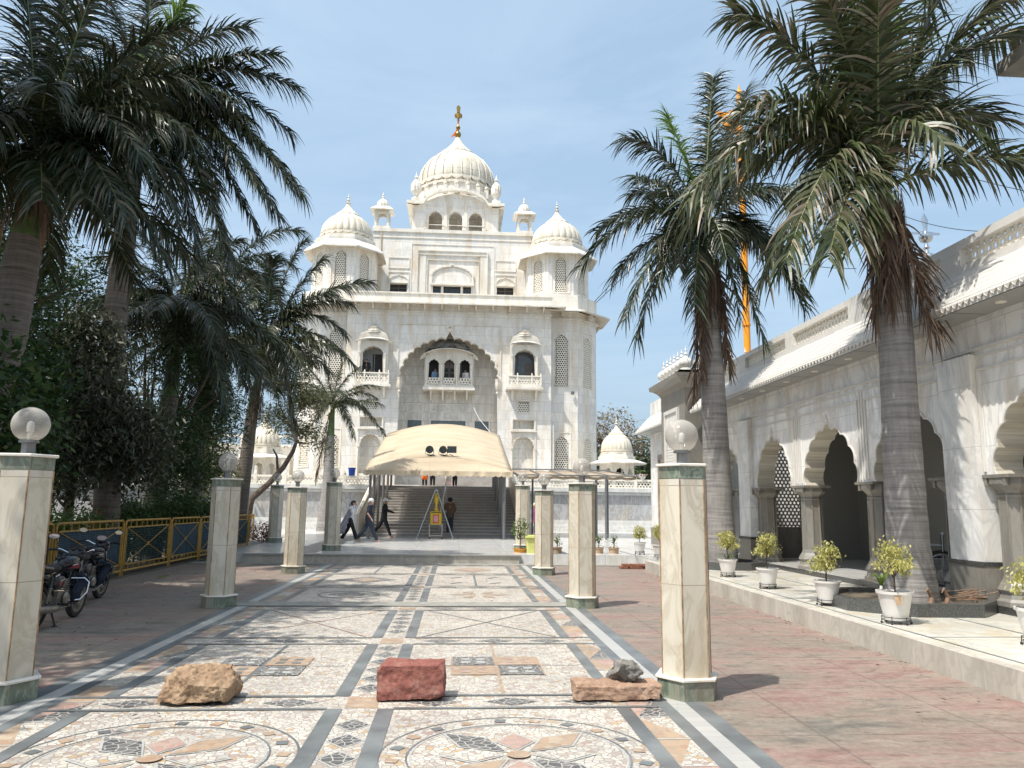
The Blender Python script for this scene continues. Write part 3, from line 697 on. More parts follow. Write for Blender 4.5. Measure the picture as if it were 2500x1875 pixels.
for t in range(4):
    r_, z_ = 1.7-.12*t, 11.55+.16*t; aa = arcp(r_,.66,z_); bb = arcp(r_-.06,.66,z_+.16)
    y0 = JY-.1+.12*t
    mb.add([(p[0],y0,p[1]) for p in aa]+[(p[0],y0,p[1]) for p in bb]+[(p[0],y0+.4,p[1]) for p in bb], [(k*n+i,k*n+i+1,(k+1)*n+i+1,(k+1)*n+i) for k in range(2) for i in range(n-1)])
for i in range(13):
    t = PI*(i+.5)/13; mb.lathe([(.1,-.06),(.13,0),(.02,.1)], 8, (X(-1.6*math.cos(t)), JY-.1, 11.66+.62*math.sin(t)))
mb.build('vaulted_roof', M['soot'], J)
mb = MB(); mj = MB()
for q in (-1.03,0,1.03):
    p_ = rect(X(q)-.34,X(q)+.34,9.68,10.08); jali(mj, p_, FX(JY-.05), .19, 0, .03, .55); mj.add([(X(q)-.33,JY-.012,9.7),(X(q)+.33,JY-.012,9.7),(X(q)+.33,JY-.012,10.07),(X(q)-.33,JY-.012,10.07)],[(0,1,2,3)],1); framebox(mj, FX(JY), X(q)-.4,X(q)+.4,9.63,10.14,.06,-.05,0)
for q in (-1.5,-.52,.52,1.5): mj.tube([(X(q),JY-.03,9.66),(X(q),JY-.03,9.8),(X(q),JY-.03,10.6),(X(q),JY-.03,11.0)],[.08,.045,.045,.07],8)
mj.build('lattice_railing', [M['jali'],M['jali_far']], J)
mb.box(X(-1.55),X(1.55),JY+.62,JY+.66,9.6,11.5,0); mb.box(X(-.36),X(.36),JY+.4,JY+.5,9.7,11.4,1); mb.box(X(-.01),X(.01),JY+.38,JY+.4,9.7,11.4,0)
for zz in (9.9,10.25,10.6): mb.box(X(-.3),X(-.06),JY+.385,JY+.4,zz,zz+.25,0); mb.box(X(.06),X(.3),JY+.385,JY+.4,zz,zz+.25,0)
mb.box(X(-.74),X(-.6),JY+.3,JY+.4,9.7,11.4,1); mb.box(X(.66),X(.8),JY+.3,JY+.4,9.7,11.4,1)
mb.box(X(-1.55),X(1.55),JY+.14,JY+.6,9.66,9.7,0)
mb.build('shutter', [M['dark'],M['wood']], J)

# side jharokha balconies
def side_balcony(u, zz=0):
    y = FY-.55
    b = MB(); zb = 9.25+zz
    b.box(u-1.22,u+1.22,y-.15,FY,zb,zb+.16); b.box(u-1.1,u+1.1,y-.05,FY,zb+.16,zb+.32)
    for q in (-.78,.78):
        b.add([(u+q-.07,FY,zb),(u+q+.07,FY,zb),(u+q-.07,y+.05,zb),(u+q+.07,y+.05,zb),(u+q-.07,FY-.05,zb-.68),(u+q+.07,FY-.05,zb-.68),(u+q-.07,y+.15,zb-.25),(u+q+.07,y+.15,zb-.25)], [(0,2,3,1),(2,6,7,3),(6,4,5,7),(0,4,6,2),(1,3,7,5)])
    B = b.build('balcony', M['trim'], T)
    j = MB(); 
    for (a, c) in ((-1.0,-.52),(-.42,.42),(.52,1.0)):
        jali(j, rect(u+a,u+c,zb+.37,zb+.80), FX(y-.02), .19, 0, .04, .62)
    for q in (-1.06,-.47,.47,1.06): j.box(u+q-.05,u+q+.05,y-.05,y+.05,zb+.32,zb+.98); j.lathe([(.03,0),(.05,.04),(.01,.12)],8,(u+q,y,zb+.98))
    j.box(u-1.1,u+1.1,y-.06,y+.06,zb+.84,zb+.92); j.box(u-1.1,u+1.1,y-.04,y+.04,zb+.32,zb+.37)
    for s in (-1,1): j.box(u+s*1.06-.03,u+s*1.06+.03,y,FY,zb+.32,zb+.9)
    j.build('lattice_railing', M['jali'], B)
    j = MB(); zo = zb+1.0
    a_ = arch(u,1.36,zb+.95,11.35+zz,11.92+zz,7,.07,.04)
    j.slab(rect(u-.98,u+.98,zb+.95,12.25+zz), [a_], FX(y+.08), 0, .1, 0)
    for s in (-1,1): j.box(u+s*.93-.05,u+s*.93+.05,y+.18,FY,zb+.95,12.25+zz)
    for s in (-1,1): j.tube([(u+s*.82,y+.02,zb+.32),(u+s*.82,y+.02,zb+.6),(u+s*.82,y+.02,11.2+zz),(u+s*.82,y+.02,11.45+zz)],[.08,.05,.05,.09],8)
    j.build('window_frame', M['trim'], B)
    e = MB(); n = 17
    z0 = 12.05+zz
    fa = lambda rr, h, z, yy: [(u-rr*math.cos(PI*t/(n-1)), yy, z+h*math.sin(PI*t/(n-1))) for t in range(n)]
    rows = [fa(1.22,.34,z0-.04,y-.3), fa(1.22,.34,z0,y-.3), fa(.98,.3,z0+.16,y), fa(.98,.3,z0+.3,y-.06), fa(.93,.3,z0+.32,y), fa(.93,.3,z0+.45,y-.03), fa(.86,.28,z0+.47,y+.04), fa(.86,.28,z0+.62,y+.02), fa(.7,.2,z0+.72,y+.15)]
    vs = [p for r_ in rows for p in r_]; e.add(vs, [(k*n+i,k*n+i+1,(k+1)*n+i+1,(k+1)*n+i) for k in range(len(rows)-1) for i in range(n-1)])
    e.lathe([(.62,-.1),(.56,.02),(.40,.18),(.22,.3),(.13,.4),(.07,.46),(.12,.52),(.06,.58),(.09,.64),(.03,.7),(.01,.82)], 24, (u,FY-.1,z0+.88), ribs=16, amp=.05)
    for k in range(3): e.lathe([(.60-.1*k,0),(.62-.1*k,.03),(.58-.1*k,.05)], 24, (u,FY-.1,z0+.86+.12*k))
    e.build('curved_roof', M['trim'], B)
    return B
BL = side_balcony(X(-4.95)); BR = side_balcony(X(4.95))
mb = MB(); u = X(-4.95)
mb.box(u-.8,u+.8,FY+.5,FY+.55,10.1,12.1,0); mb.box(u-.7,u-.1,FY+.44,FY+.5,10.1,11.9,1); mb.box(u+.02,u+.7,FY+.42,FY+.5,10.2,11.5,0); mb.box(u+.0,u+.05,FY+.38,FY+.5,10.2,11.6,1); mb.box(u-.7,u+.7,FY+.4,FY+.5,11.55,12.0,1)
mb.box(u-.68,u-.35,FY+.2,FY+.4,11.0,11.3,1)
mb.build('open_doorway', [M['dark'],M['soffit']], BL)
mb = MB(); u = X(4.95); mb.box(u-.8,u+.8,FY+.5,FY+.55,10.1,12.1,0); mb.box(u-.45,u-.35,FY+.46,FY+.5,10.2,12.0,1); mb.box(u+.1,u+.55,FY+.47,FY+.5,10.3,11.2,1)
mb.build('window_pane', [M['bglass'],M['wood']], BR)
# small lattice vents, niches' grilles
for s in (-1,1):
    u = X(4.95*s); j = MB(); jali(j, rect(u-.36,u+.36,7.87,8.52), FX(FY+.05), .155, 0, .04, .6); j.add([(u-.4,FY+.3,7.8),(u+.4,FY+.3,7.8),(u+.4,FY+.3,8.6),(u-.4,FY+.3,8.6)],[(0,1,2,3)],1)
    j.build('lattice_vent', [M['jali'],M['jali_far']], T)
# door heads and panels on the recess wall
mb = MB(); F3 = FX(FY+1.72)
for (a, c) in ((-2.8,-1.7),(-1.25,1.25),(1.7,2.8)):
    framebox(mb, F3, X(a), X(c), 7.92, 8.5, .08, -.05, 0)
    framebox(mb, F3, X(a), X(c), 4.6, 7.44, .08, -.06, 0)
for q in (-.6,.6): mb.box(X(q)-.03,X(q)+.03,FY+1.66,FY+1.719,7.98,8.45)
mb.build('panel_frames', M['trim'], T)
mb = MB()
for (a, c) in ((-2.72,-1.78),(-1.17,1.17),(1.78,2.72)): mb.box(X(a),X(c),FY+1.69,FY+1.718,4.6,7.36)
mb.build('door_glazing', M['bglass'], T)

# octagonal corner towers
def octa(c, A, z0, z1, mb, m=0, rot=PI/8):
    r = A/2/math.cos(PI/8); mb.prism([(c[0]+r*math.cos(rot+PI/4*k), c[1]+r*math.sin(rot+PI/4*k)) for k in range(8)], z0, z1, m)
def face_fn(c, A, k):
    """outward face k (angle k*45 from -Y): u along face, w=z, d inward"""
    a = -PI/2 + k*PI/4; n = Vector((math.cos(a), math.sin(a))); t = Vector((-n.y, n.x))
    def f(u, w, d): 
        p = Vector((c[0],c[1])) + n*(A/2-d) + t*u; return (p.x, p.y, w)
    return f
def lattice_window(fn, w, z0, zs, za, s, parent, cell=.16, fw_=.2):
    a_ = arch(0, w, z0, zs, za, 7, .07, .06); j = MB()
    jali(j, [(p[0]*.97,p[1]) for p in a_], fn, cell, -.0, .05, .66)
    strip(j, a_, fn, .05, -.04, 0, (0,(z0+za)/2))
    framebox(j, fn, -w/2-fw_, w/2+fw_, z0-.12, za+.35, .06, -.035, 0)
    # dark sheet just behind the lattice, standing in for the chamber's shade
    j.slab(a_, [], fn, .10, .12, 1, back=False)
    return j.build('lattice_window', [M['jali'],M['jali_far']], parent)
def walled_oct(c, A, z0, z1, wins, name, parent):
    """eight-sided wall with real arched openings in the front faces"""
    mb = MB(); side = A*math.tan(PI/8)
    for k in range(-4,4):
        fn = face_fn(c, A, k); holes = [arch(0,w,a,b,d,7,.07,.06) for (kk,w,a,b,d) in wins if kk == k]
        mb.slab(rect(-side/2,side/2,z0,z1), holes, fn, 0, .14, 0, back=False)
    r = A/2/math.cos(PI/8); mb.add([(c[0]+r*math.cos(PI/8+PI/4*k), c[1]+r*math.sin(PI/8+PI/4*k), z1) for k in range(8)], [tuple(range(8))])
    return mb.build(name, M['facade'], parent)
for s in (-1,1):
    c = (X(7.55*s), FY+3.35); A = 5.25
    wins = []
    for k in (-1,0,1):
        wins += [(k,.86,9.75,12.7,13.25), (k,.86,4.2,5.85,6.3)]
    tw = walled_oct(c, A, G0, 14.9, wins, 'corner_tower', T)
    for (k,w,a,b,d) in wins: lattice_window(face_fn(c,A,k), w, a, b, d, s, tw)
    # tower eave
    mb = MB(); r1, r2 = A/2/math.cos(PI/8), (A/2+.95)/math.cos(PI/8)
    octp = lambda r: [(c[0]+r*math.cos(PI/8+PI/4*k), c[1]+r*math.sin(PI/8+PI/4*k)) for k in range(9)]
    sloped_eave(mb, octp(r1), 15.1, 14.78, octp(r2)); octa(c, A+.1, 15.08, 16.05, mb, 0); octa(c, A+.3, 14.3, 14.38, mb, 0)
    for k in range(-4,4):
        f = face_fn(c, A, k); mb.box(-.05,.05,0,.5,0,.3,0,M=Matrix.Translation(f(0,14.5,0))@Matrix.Rotation(k*PI/4,4,'Z')@Matrix.Translation((0,-.5,0)))
    mb.build('tower_eave', M['trim'], tw)
    A2 = 4.3; wins = [(k,.78,16.45,18.35,18.85) for k in (-1,0,1)]
    up_ = walled_oct(c, A2, 16.0, 19.7, wins, 'upper_tower', T)
    for (k,w,a,b,d) in wins: lattice_window(face_fn(c,A2,k), w, a, b, d, s, up_, .15, .28)
    mb = MB(); r1, r2 = A2/2/math.cos(PI/8), (A2/2+.6)/math.cos(PI/8)
    sloped_eave(mb, octp(r1), 19.7, 19.1, octp(r2), .1); octa(c, A2-.1, 19.65, 19.95, mb); octa(c, A2-.35, 19.95, 20.15, mb)
    mb.build('tower_eave', M['trim'], up_)
    dome(T, (c[0],c[1],20.1), 1.85, 2.1, 24, .62)
# side blocks and body behind
mb = MB()
for s in (-1,1):
    x0, x1 = sorted((X(4.5*s), X(9.9*s)))
    mb.box(x0, x1, FY+5.2, FY+24, G0, 14.9, 0)
mb.box(X(-6.7), X(6.7), FY+2.2, FY+24, 13.8, 15.0, 0)
mb.build('side_block', M['facade'], T)
for s in (-1,1):
    mb = MB(); line_in = [(X(9.0*s),FY+5.2),(X(9.9*s),FY+5.2),(X(9.9*s),FY+24)]; line_out = [(X(9.0*s),FY+4.3),(X(10.8*s),FY+4.3),(X(10.8*s),FY+24)]
    if s < 0: line_in.reverse(); line_out.reverse()
    sloped_eave(mb, line_in, 15.1, 14.6, line_out)
    x0, x1 = sorted((X(9.0*s), X(10.0*s))); mb.box(x0, x1, FY+5.1, FY+24, 15.1, 15.6); mb.build('side_eave', M['trim'], T)
# balcony on the right flank, seen from the side
mb = MB(); xb = X(9.9); yb = FY+7.5
mb.box(xb,xb+.95,yb-1.2,yb+1.2,9.35,9.6); mb.box(xb,xb+.8,yb-1.1,yb+1.1,9.1,9.35)
mb.add([(xb,yb-.1,9.1),(xb,yb+.1,9.1),(xb+.7,yb-.1,9.1),(xb+.7,yb+.1,9.1),(xb,yb-.1,8.3),(xb,yb+.1,8.3)], [(0,4,2),(1,3,5),(2,4,5,3)])
for q in (0,.75): mb.box(xb+q+.05,xb+q+.17,yb-1.15,yb-1.03,9.6,10.7)
mb.box(xb,xb+.9,yb-1.15,yb-1.03,10.5,10.62); jali(mb, rect(xb+.17,xb+.8,9.62,10.5), FX(yb-1.1), .16, 0, .04, .6)
mb.build('flank_balcony', M['trim'], T); mb = MB()
mb.add([(xb,yb-1.3,13.2),(xb+.3,yb-1.3,13.15),(xb+.7,yb-1.3,12.8),(xb,yb+1.3,13.2),(xb+.3,yb+1.3,13.15),(xb+.7,yb+1.3,12.8),(xb,yb-1.3,13.05),(xb+.3,yb-1.3,13.02),(xb+.7,yb-1.3,12.7)], [(0,1,4,3),(1,2,5,4),(0,6,7,1),(1,7,8,2)])
mb.build('flank_awning', M['trim'], T)

# upper block
UY = FY+5; FU = FX(UY); mb = MB()
wc = arch(AX, 3.0, 17.75, 18.35, 19.15, 13, .05, .16)
mb.slab(rect(X(-5.85),X(5.85),15.0,21.7), [rect(X(-1.55),X(1.55),16.2,17.72)]+[rect(X(q)-.62,X(q)+.62,16.0,17.75) for q in (-3.92,3.92)], FU, 0, .4, 0, back=False)
for s in (-1,1): mb.add([(X(5.85*s),UY,15),(X(5.85*s),UY+18,15),(X(5.85*s),UY+18,21.7),(X(5.85*s),UY,21.7)], [(0,1,2,3)])
mb.add([(X(-5.85),UY,21.7),(X(5.85),UY,21.7),(X(5.85),UY+18,21.7),(X(-5.85),UY+18,21.7)], [(0,1,2,3)])
mb.build('upper_block', M['facade'], T)
mb = MB()
mb.box(X(-5.95),X(5.95),UY-.1,UY+.3,21.7,21.95); mb.box(X(-5.88),X(5.88),UY-.05,UY+.2,21.25,21.33)
framebox(mb, FU, X(-3.05), X(3.1), 15.4, 20.85, .06, -.04, 0); framebox(mb, FU, X(-2.6), X(2.6), 15.4, 20.35, .08, -.18, 0)
framebox(mb, FU, X(-1.9), X(1.98), 15.4, 19.66, .06, -.10, 0); strip(mb, wc, FU, .12, -.12, 0, (AX,17.9))
a2 = arch(AX, 2.75, 17.75, 18.3, 19.0, 9, .03, .1); strip(mb, a2, FU, -.06, -.05, 0, (AX,17.9))
for q in (-3.92,3.92):
    framebox(mb, FU, X(q)-.78, X(q)+.78, 18.9, 19.75, .06, -.05, 0); framebox(mb, FU, X(q)-.78, X(q)+.78, 15.4, 18.65, .06, -.05, 0)
    strip(mb, arch(X(q),1.35,17.8,17.95,18.35,7,.05,.1), FU, .05, -.06, 0, (X(q),17.8)); mb.box(X(q)-.68,X(q)+.68,UY-.14,UY,17.75,17.82)
mb.cbox((X(0),UY-.14,17.74),(3.2,.26,.1)); mb.box(X(-2.55),X(2.55),UY-.12,UY-.001,20.0-.0,20.27)
mb.box(X(-2.55),X(-1.95),UY-.08,UY-.001,15.4,20.0); mb.box(X(2.02),X(2.55),UY-.08,UY-.001,15.4,20.0)
mb.build('upper_mouldings', M['trim'], T)
mb = MB(); mb.box(X(-1.5),X(1.5),UY+.3,UY+.34,16,17.7,0)
for q in (-1.5,-.72,.72,1.5): mb.box(X(q)-.09,X(q)+.09,UY+.05,UY+.3,16.2,17.7,1)
mb.box(X(-1.5),X(1.5),UY+.05,UY+.3,16.9,17.05,1)
mb.build('window_band', [M['glass'],M['trim']], T)
for q in (-3.92,3.92):
    mb = MB(); mb.box(X(q)-.62,X(q)+.62,UY+.3,UY+.34,16,17.75,0); mb.box(X(q)-.03,X(q)+.03,UY+.24,UY+.3,16,17.7,1); mb.box(X(q)-.6,X(q)+.6,UY+.24,UY+.3,17.45,17.5,1); mb.build('window', [M['dark'],M['wood']], T)
# roof pavilion with three arches
VY = FY+10; FV = FX(VY); cx = X(.1); mb = MB()
ah = [arch(cx+q,1.13,22.6,24.75,25.4,9,.05,.06) for q in (-1.63,0,1.63)]
mb.slab(rect(cx-3.5,cx+3.5,21.7,25.85), ah, FV, 0, .35, 0)
for s in (-1,1): mb.slab(rect(VY+.35,VY+7,21.7,25.85), [], (lambda s_: (lambda u,w,d: (cx+s_*(3.5-d),u,w)))(s), 0, .3, 0)
mb.box(cx-3.5,cx+3.5,VY+6.7,VY+7,21.7,25.85)
cent = [(cx-3.05+6.1*t/24, 25.85+1.1*math.sin(PI*t/24)) for t in range(25)]
mb.slab(cent[::-1]+[], [], FV, 0, .35, 0)
PV = mb.build('roof_pavilion', M['facade'], T)
mb = MB()
# curved cusped eave
n = 61; lo, hi = [], []
for i in range(n):
    t = i/(n-1); u = cx-3.95+7.9*t; q = (u-cx)/2.55
    z = 26.05 + (max(0,1-q*q)**.6)*1.15 + (.05*abs(math.sin(7*PI*(q+1)/2)) if abs(q) < 1 else 0); lo.append((u,z-.12)); hi.append((u,z+.10))
vs = [(u,VY-.6,z-.12) for u,z in lo]+[(u,VY-.6,z-.12) for u,z in hi]+[(u*.93+cx*.07,VY+.1,z+.12) for u,z in hi]+[(u,VY-.0,z+.0) for u,z in lo]
mb.add(vs, [(k*n+i,k*n+i+1,(k+1)*n+i+1,(k+1)*n+i) for k in range(2) for i in range(n-1)]+[(i+1,i,3*n+i,3*n+i+1) for i in range(n-1)])
for s in (-1,1): mb.add([(cx+s*3.95,VY-.6,25.75),(cx+s*3.95,VY+7.6,25.75),(cx+s*3.45,VY+7.2,26.25),(cx+s*3.45,VY+.1,26.25),(cx+s*3.4,VY,25.85),(cx+s*3.4,VY+7,25.85)], [(0,1,2,3),(0,4,5,1)])
mb.add([(cx-3.5,VY,26.25),(cx+3.5,VY,26.25),(cx+3.5,VY+7.2,26.25),(cx-3.5,VY+7.2,26.25)], [(0,1,2,3)])
for q in (-2.38,-.815,.815,2.38): mb.lathe([(.2,0),(.2,.1),(.13,.16),(.14,.9),(.13,1.0),(.22,1.1),(.22,1.2)], 12, (cx+q,VY+.02,22.75))
for q in (-1.63,0,1.63): framebox(mb, FV, cx+q-.75, cx+q+.75, 24.2, 25.75, .05, -.04, 0)
for q in (-.815,.815): mb.box(cx+q-.14,cx+q+.14,VY-.08,VY,24.1,26.6)
mb.build('pavilion_eave', M['trim'], PV)
mb = MB(); mb.box(cx-3.1,cx+3.1,VY+2.5,VY+2.6,21.8,25.8); mb.add([(cx-3.1,VY+.3,25.7),(cx+3.1,VY+.3,25.7),(cx+3.1,VY+2.5,25.7),(cx-3.1,VY+2.5,25.7)], [(0,1,2,3)]); mb.build('inner_wall', M['recess'], PV)
# great dome
dc = (cx, FY+14, 28.3)
mb = MB(); mb.lathe([(3.75,-2.2),(3.75,-1.3),(3.65,-1.2),(3.65,-.6),(3.3,-.5),(3.3,0.05)], 48, dc); D0 = mb.build('drum', M['trim'], T, smooth=False)
for k in range(24):
    a = 2*PI*k/24; mb = MB(); mb.cbox((dc[0]+3.55*math.cos(a),dc[1]+3.55*math.sin(a),dc[2]-.75),(.34,.34,.75)); onion(mb, (dc[0]+3.55*math.cos(a),dc[1]+3.55*math.sin(a),dc[2]-.38), .2, 10); mb.build('drum_finial', M['trim'], D0)
GD = dome(T, dc, 3.35, 3.95, 26, .01, n=182, amp=.018)
mb = MB(); pf = domeprof(3.36,3.95)
for k in range(26):
    a = 2*PI*k/26; mb.tube([(dc[0]+r_*math.cos(a),dc[1]+r_*math.sin(a),dc[2]+z_) for r_,z_ in pf],.045,5)
mb.build('dome_ribs', M['trim'], GD)
mb = MB(); g = Vector((dc[0],dc[1],dc[2]+3.95*.93+3.95*.40)); G_ = g.copy()
mb.lathe([(.3,-.15),(.2,.05),(.14,.25),(.12,.4),(.3,.55),(.38,.8),(.3,1.05),(.12,1.2),(.1,1.4),(.24,1.55),(.27,1.72),(.12,1.95),(.08,2.2),(.11,2.5),(.16,2.7),(.1,2.85),(.28,3.05),(.45,3.2),(.45,3.35),(.2,3.42),(.12,3.5),(.2,3.6)], 20, g, 0)
for k in range(14): a = 2*PI*k/14; mb.tube([(g[0]+.43*math.cos(a),g[1]+.43*math.sin(a),g[2]+3.2),(g[0]+.43*math.cos(a),g[1]+.43*math.sin(a),g[2]+3.0)],.03,5)
mb.add([(g[0]-.17,g[1],g[2]+3.55),(g[0]+.17,g[1],g[2]+3.55),(g[0]+.23,g[1],g[2]+4.35),(g[0]+.0,g[1],g[2]+4.6),(g[0]-.25,g[1],g[2]+4.4),(g[0]-.17,g[1]+.1,g[2]+3.55),(g[0]+.17,g[1]+.1,g[2]+3.55),(g[0]+.23,g[1]+.1,g[2]+4.35),(g[0]+.0,g[1]+.1,g[2]+4.6),(g[0]-.25,g[1]+.1,g[2]+4.4)],
       [(0,1,2,3,4),(9,8,7,6,5),(0,5,6,1),(1,6,7,2),(2,7,8,3),(3,8,9,4),(4,9,5,0)])
mb.v = [tuple(G_+(Vector(v)-G_)*.74) for v in mb.v]; mb.build('gilded_finial', M['gold'], GD, smooth=True)
for s in (-1,1):
    for yy in (0,6.2):
        mb = MB(); mb.cbox((cx+3.3*s,VY+.5+yy,26.4),(.7,.7,.35)); mb.lathe([(.35,0),(.2,.15),(.16,.3),(.42,.7),(.45,1.05),(.38,1.4),(.2,1.65),(.1,1.8),(.2,1.92),(.08,2.05),(.01,2.45)], 24, (cx+3.3*s,VY+.5+yy,26.5), ribs=12, amp=.1)
        mb.build('corner_finial', M['trim'], T, smooth=False)
# little chhatris on the block corners
for s in (-1,1):
    k_ = MB(); c = (X(5.35*s), UY+.9, 21.9)
    k_.box(c[0]-.62,c[0]+.62,c[1]-.62,c[1]+.62,c[2]-.2,c[2]+.35)
    for a in (-1,1):
        for b in (-1,1): k_.box(c[0]+a*.46-.08,c[0]+a*.46+.08,c[1]+b*.46-.08,c[1]+b*.46+.08,c[2]+.35,c[2]+1.5)
    for yy in (-.5,.42): k_.slab(rect(c[0]-.54,c[0]+.54,c[2]+1.0,c[2]+1.6), [arch(c[0],.72,c[2]+1.001,c[2]+1.05,c[2]+1.45,7,.08)], FX(c[1]+yy), 0, .08, 0)
    k_.add([(c[0]-.85,c[1]-.85,c[2]+1.62),(c[0]+.85,c[1]-.85,c[2]+1.62),(c[0]+.85,c[1]+.85,c[2]+1.62),(c[0]-.85,c[1]+.85,c[2]+1.62),(c[0]-.5,c[1]-.5,c[2]+1.95),(c[0]+.5,c[1]-.5,c[2]+1.95),(c[0]+.5,c[1]+.5,c[2]+1.95),(c[0]-.5,c[1]+.5,c[2]+1.95)],
           [(0,3,2,1),(0,1,5,4),(1,2,6,5),(2,3,7,6),(3,0,4,7),(4,5,6,7)])
    ch = k_.build('roof_kiosk', M['trim'], T)
    k_ = MB(); k_.lathe([(.42,0),(.46,.12),(.47,.28),(.4,.5),(.25,.66),(.12,.74),(.06,.8),(.12,.88),(.05,.98),(.08,1.06),(.01,1.3)], 24, (c[0],c[1],c[2]+1.92), ribs=12, amp=.08); k_.build('kiosk_dome', M['trim'], ch)
# saffron pennant below the finial, drainpipe, floodlight, outside lamp
mb = MB(); mb.add([(g[0],g[1]-.1,g[2]+2.6),(g[0]+.08,g[1]-.12,g[2]+2.0),(g[0]-.25,g[1]-.15,g[2]+1.2),(g[0]-.85,g[1]-.2,g[2]+.35),(g[0]-.35,g[1]-.15,g[2]+.5),(g[0]-.1,g[1]-.1,g[2]+.9)], [(0,1,5,2),(2,5,4,3)]); mb.v = [tuple(G_+(Vector(v)-G_)*.74) for v in mb.v]; mb.build('pennant', M['saff'], GD)
mb = MB(); mb.tube([(X(-5.3),UY-.06,21.9),(X(-5.3),UY-.06,19.2)],.035,6); mb.build('drainpipe', M['trim'], T); mb = MB(); mb.tube([(X(6.9),FY-.06,7),(X(6.9),FY-.06,3)],.03,6); mb.build('drainpipe', M['trim'], T)
mb = MB(); mb.cbox(P(1237,849,FY+.55),(.22,.12,.2),rz=.3); mb.build('wall_lamp', M['dsteel'], T)

# ------------------------------------------------------------------ terrace wall with pierced balustrade
W = thing('terrace_wall', 'long grey veined marble wall topped by a pierced white balustrade below the temple', 'wall', (AX,46.2,.275))
mb = MB()
for (a, c) in ((-60,-4.74),(3.34,13.0)):
    mb.box(a,c,46.35,49.9,.2,G0-.01,0); mb.box(a,c,46.02,46.35,.275,.62,1); mb.box(a,c,45.72,46.02,.275,.45,1)
    mb.box(a,c,46.28,46.35,.62,.95,1); mb.box(a,c,46.2,46.4,2.45,2.6,1); mb.box(a,c,46.12,46.5,2.62,2.86,1)
wb = mb.build('wall_face', [M['terr'],M['terrw']], W)
mb = MB()
def balust(x0, x1):
    n = max(1, round((x1-x0)/1.75)); w = (x1-x0)/n
    for i in range(n+1):
        x = x0+i*w; mb.box(x-.1,x+.1,46.15,46.35,2.86,3.45); mb.lathe([(.06,0),(.1,.05),(.08,.13),(.02,.22)],10,(x,46.25,3.45))
    for i in range(n):
        jali(mb, rect(x0+i*w+.13,x0+(i+1)*w-.13,2.95,3.28), FX(46.22), .19, 0, .06, .62)
    mb.box(x0,x1,46.17,46.33,3.28,3.4); mb.box(x0,x1,46.17,46.33,2.86,2.93)
balust(-34,-4.9); balust(3.5,12.6)
mb.build('balustrade', M['jali'], W)
mb = MB(); mb.box(-60,13,46.35,FY+30,G0-.02,G0); tag(mb.build('upper_terrace', M['floor']), kind='structure')

# ------------------------------------------------------------------ stairs
S = thing('staircase', 'broad grey marble staircase climbing under the canopy to the temple terrace', 'stairs', (AX,37,.275))
mb = MB(); n = 18; y0, y1 = 37.0, 46.2
for i in range(n):
    z1 = .275+(G0-.275)*(i+1)/n; ya = y0+(y1-y0)*i/n
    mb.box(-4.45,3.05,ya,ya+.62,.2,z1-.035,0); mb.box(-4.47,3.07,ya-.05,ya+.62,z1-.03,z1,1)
mb.box(-4.45,3.05,46.2,49.9,.2,G0+.002,0)
mb.build('steps', [M['step'],M['nose']], S)
mb = MB()
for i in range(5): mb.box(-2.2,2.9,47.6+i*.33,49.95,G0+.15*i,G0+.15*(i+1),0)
mb.build('upper_steps', M['step'], S)
for s, x in ((-1,-4.6),(1,3.2)):
    mb = MB(); zz = lambda t: .275+(G0-.275)*t
    mb.add([(x-.13,y0-.3,.275),(x+.13,y0-.3,.275),(x-.13,y0-.3,1.15),(x+.13,y0-.3,1.15),(x-.13,46.3,.275),(x+.13,46.3,.275),(x-.13,46.3,zz(1)+.85),(x+.13,46.3,zz(1)+.85)],
           [(0,1,3,2),(2,3,7,6),(0,2,6,4),(1,5,7,3),(4,6,7,5)])
    w_ = mb.build('side_parapet', M['pillar'], S)
    mb = MB(); mb.tube([(x,y0-.35,1.22),(x,46.3,zz(1)+.95)], .1, 6); mb.tube([(x,y0-.35,1.22),(x,y0-.35,.275)],[.12,.14],8); mb.build('coping', M['trim'], w_)
mb = MB(); cx0 = -.75
mb.tube([(cx0-.03,y0+.1,1.2),(cx0+.25,46.2,G0+.95),(cx0+.25,46.4,G0+.2)],.035,8)
for t in (.0,.33,.66,1): mb.tube([(cx0+.28*t,y0+.1+9.1*t,.275+2.6*t),(cx0+.28*t,y0+.1+9.1*t,1.2+2.6*t)],.03,8)
mb.build('centre_handrail', M['steel'], S)
# ------------------------------------------------------------------ canopy over the stairs
CN = thing('canopy', 'tan arched canvas canopy on grey steel posts covering the stairs', 'canopy', (-.8,34.3,.275))
xa, xb, n = -4.05, 2.45, 26
def can_row(x0, x1, z0, h, y, tilt=0): return [(x0+(x1-x0)*i/n, y+tilt*math.sin(PI*i/n), z0+h*max(0,math.sin(PI*i/n))**.9) for i in range(n+1)]
rows = [can_row(xa,xb,3.22,.0,34.05), can_row(xa,xb,3.26,.62,34.35,.25)]
mb = MB()
def rows_mesh(mb, rows, m=0):
    k = len(rows[0]); vs = [p for r_ in rows for p in r_]
    mb.add(vs, [(a*k+i,a*k+i+1,(a+1)*k+i+1,(a+1)*k+i) for a in range(len(rows)-1) for i in range(k-1)], m)
r3 = []
for j in range(9):
    t = j/8; y = 34.35+(44.6-34.35)*t; z0 = 3.26+(5.78-3.26)*t; h = .62+.1*math.sin(PI*t)
    xl = xa+.0*t; r_ = can_row(xl+.02, xb-.02, z0, h, y, .25*(1-t))
    r3.append([(p[0], p[1], p[2]-.02*math.sin(j*PI)-(.02*abs(math.sin(PI*i*.5)) if j % 2 else 0)) for i, p in enumerate(r_)])
rows_mesh(mb, r3)
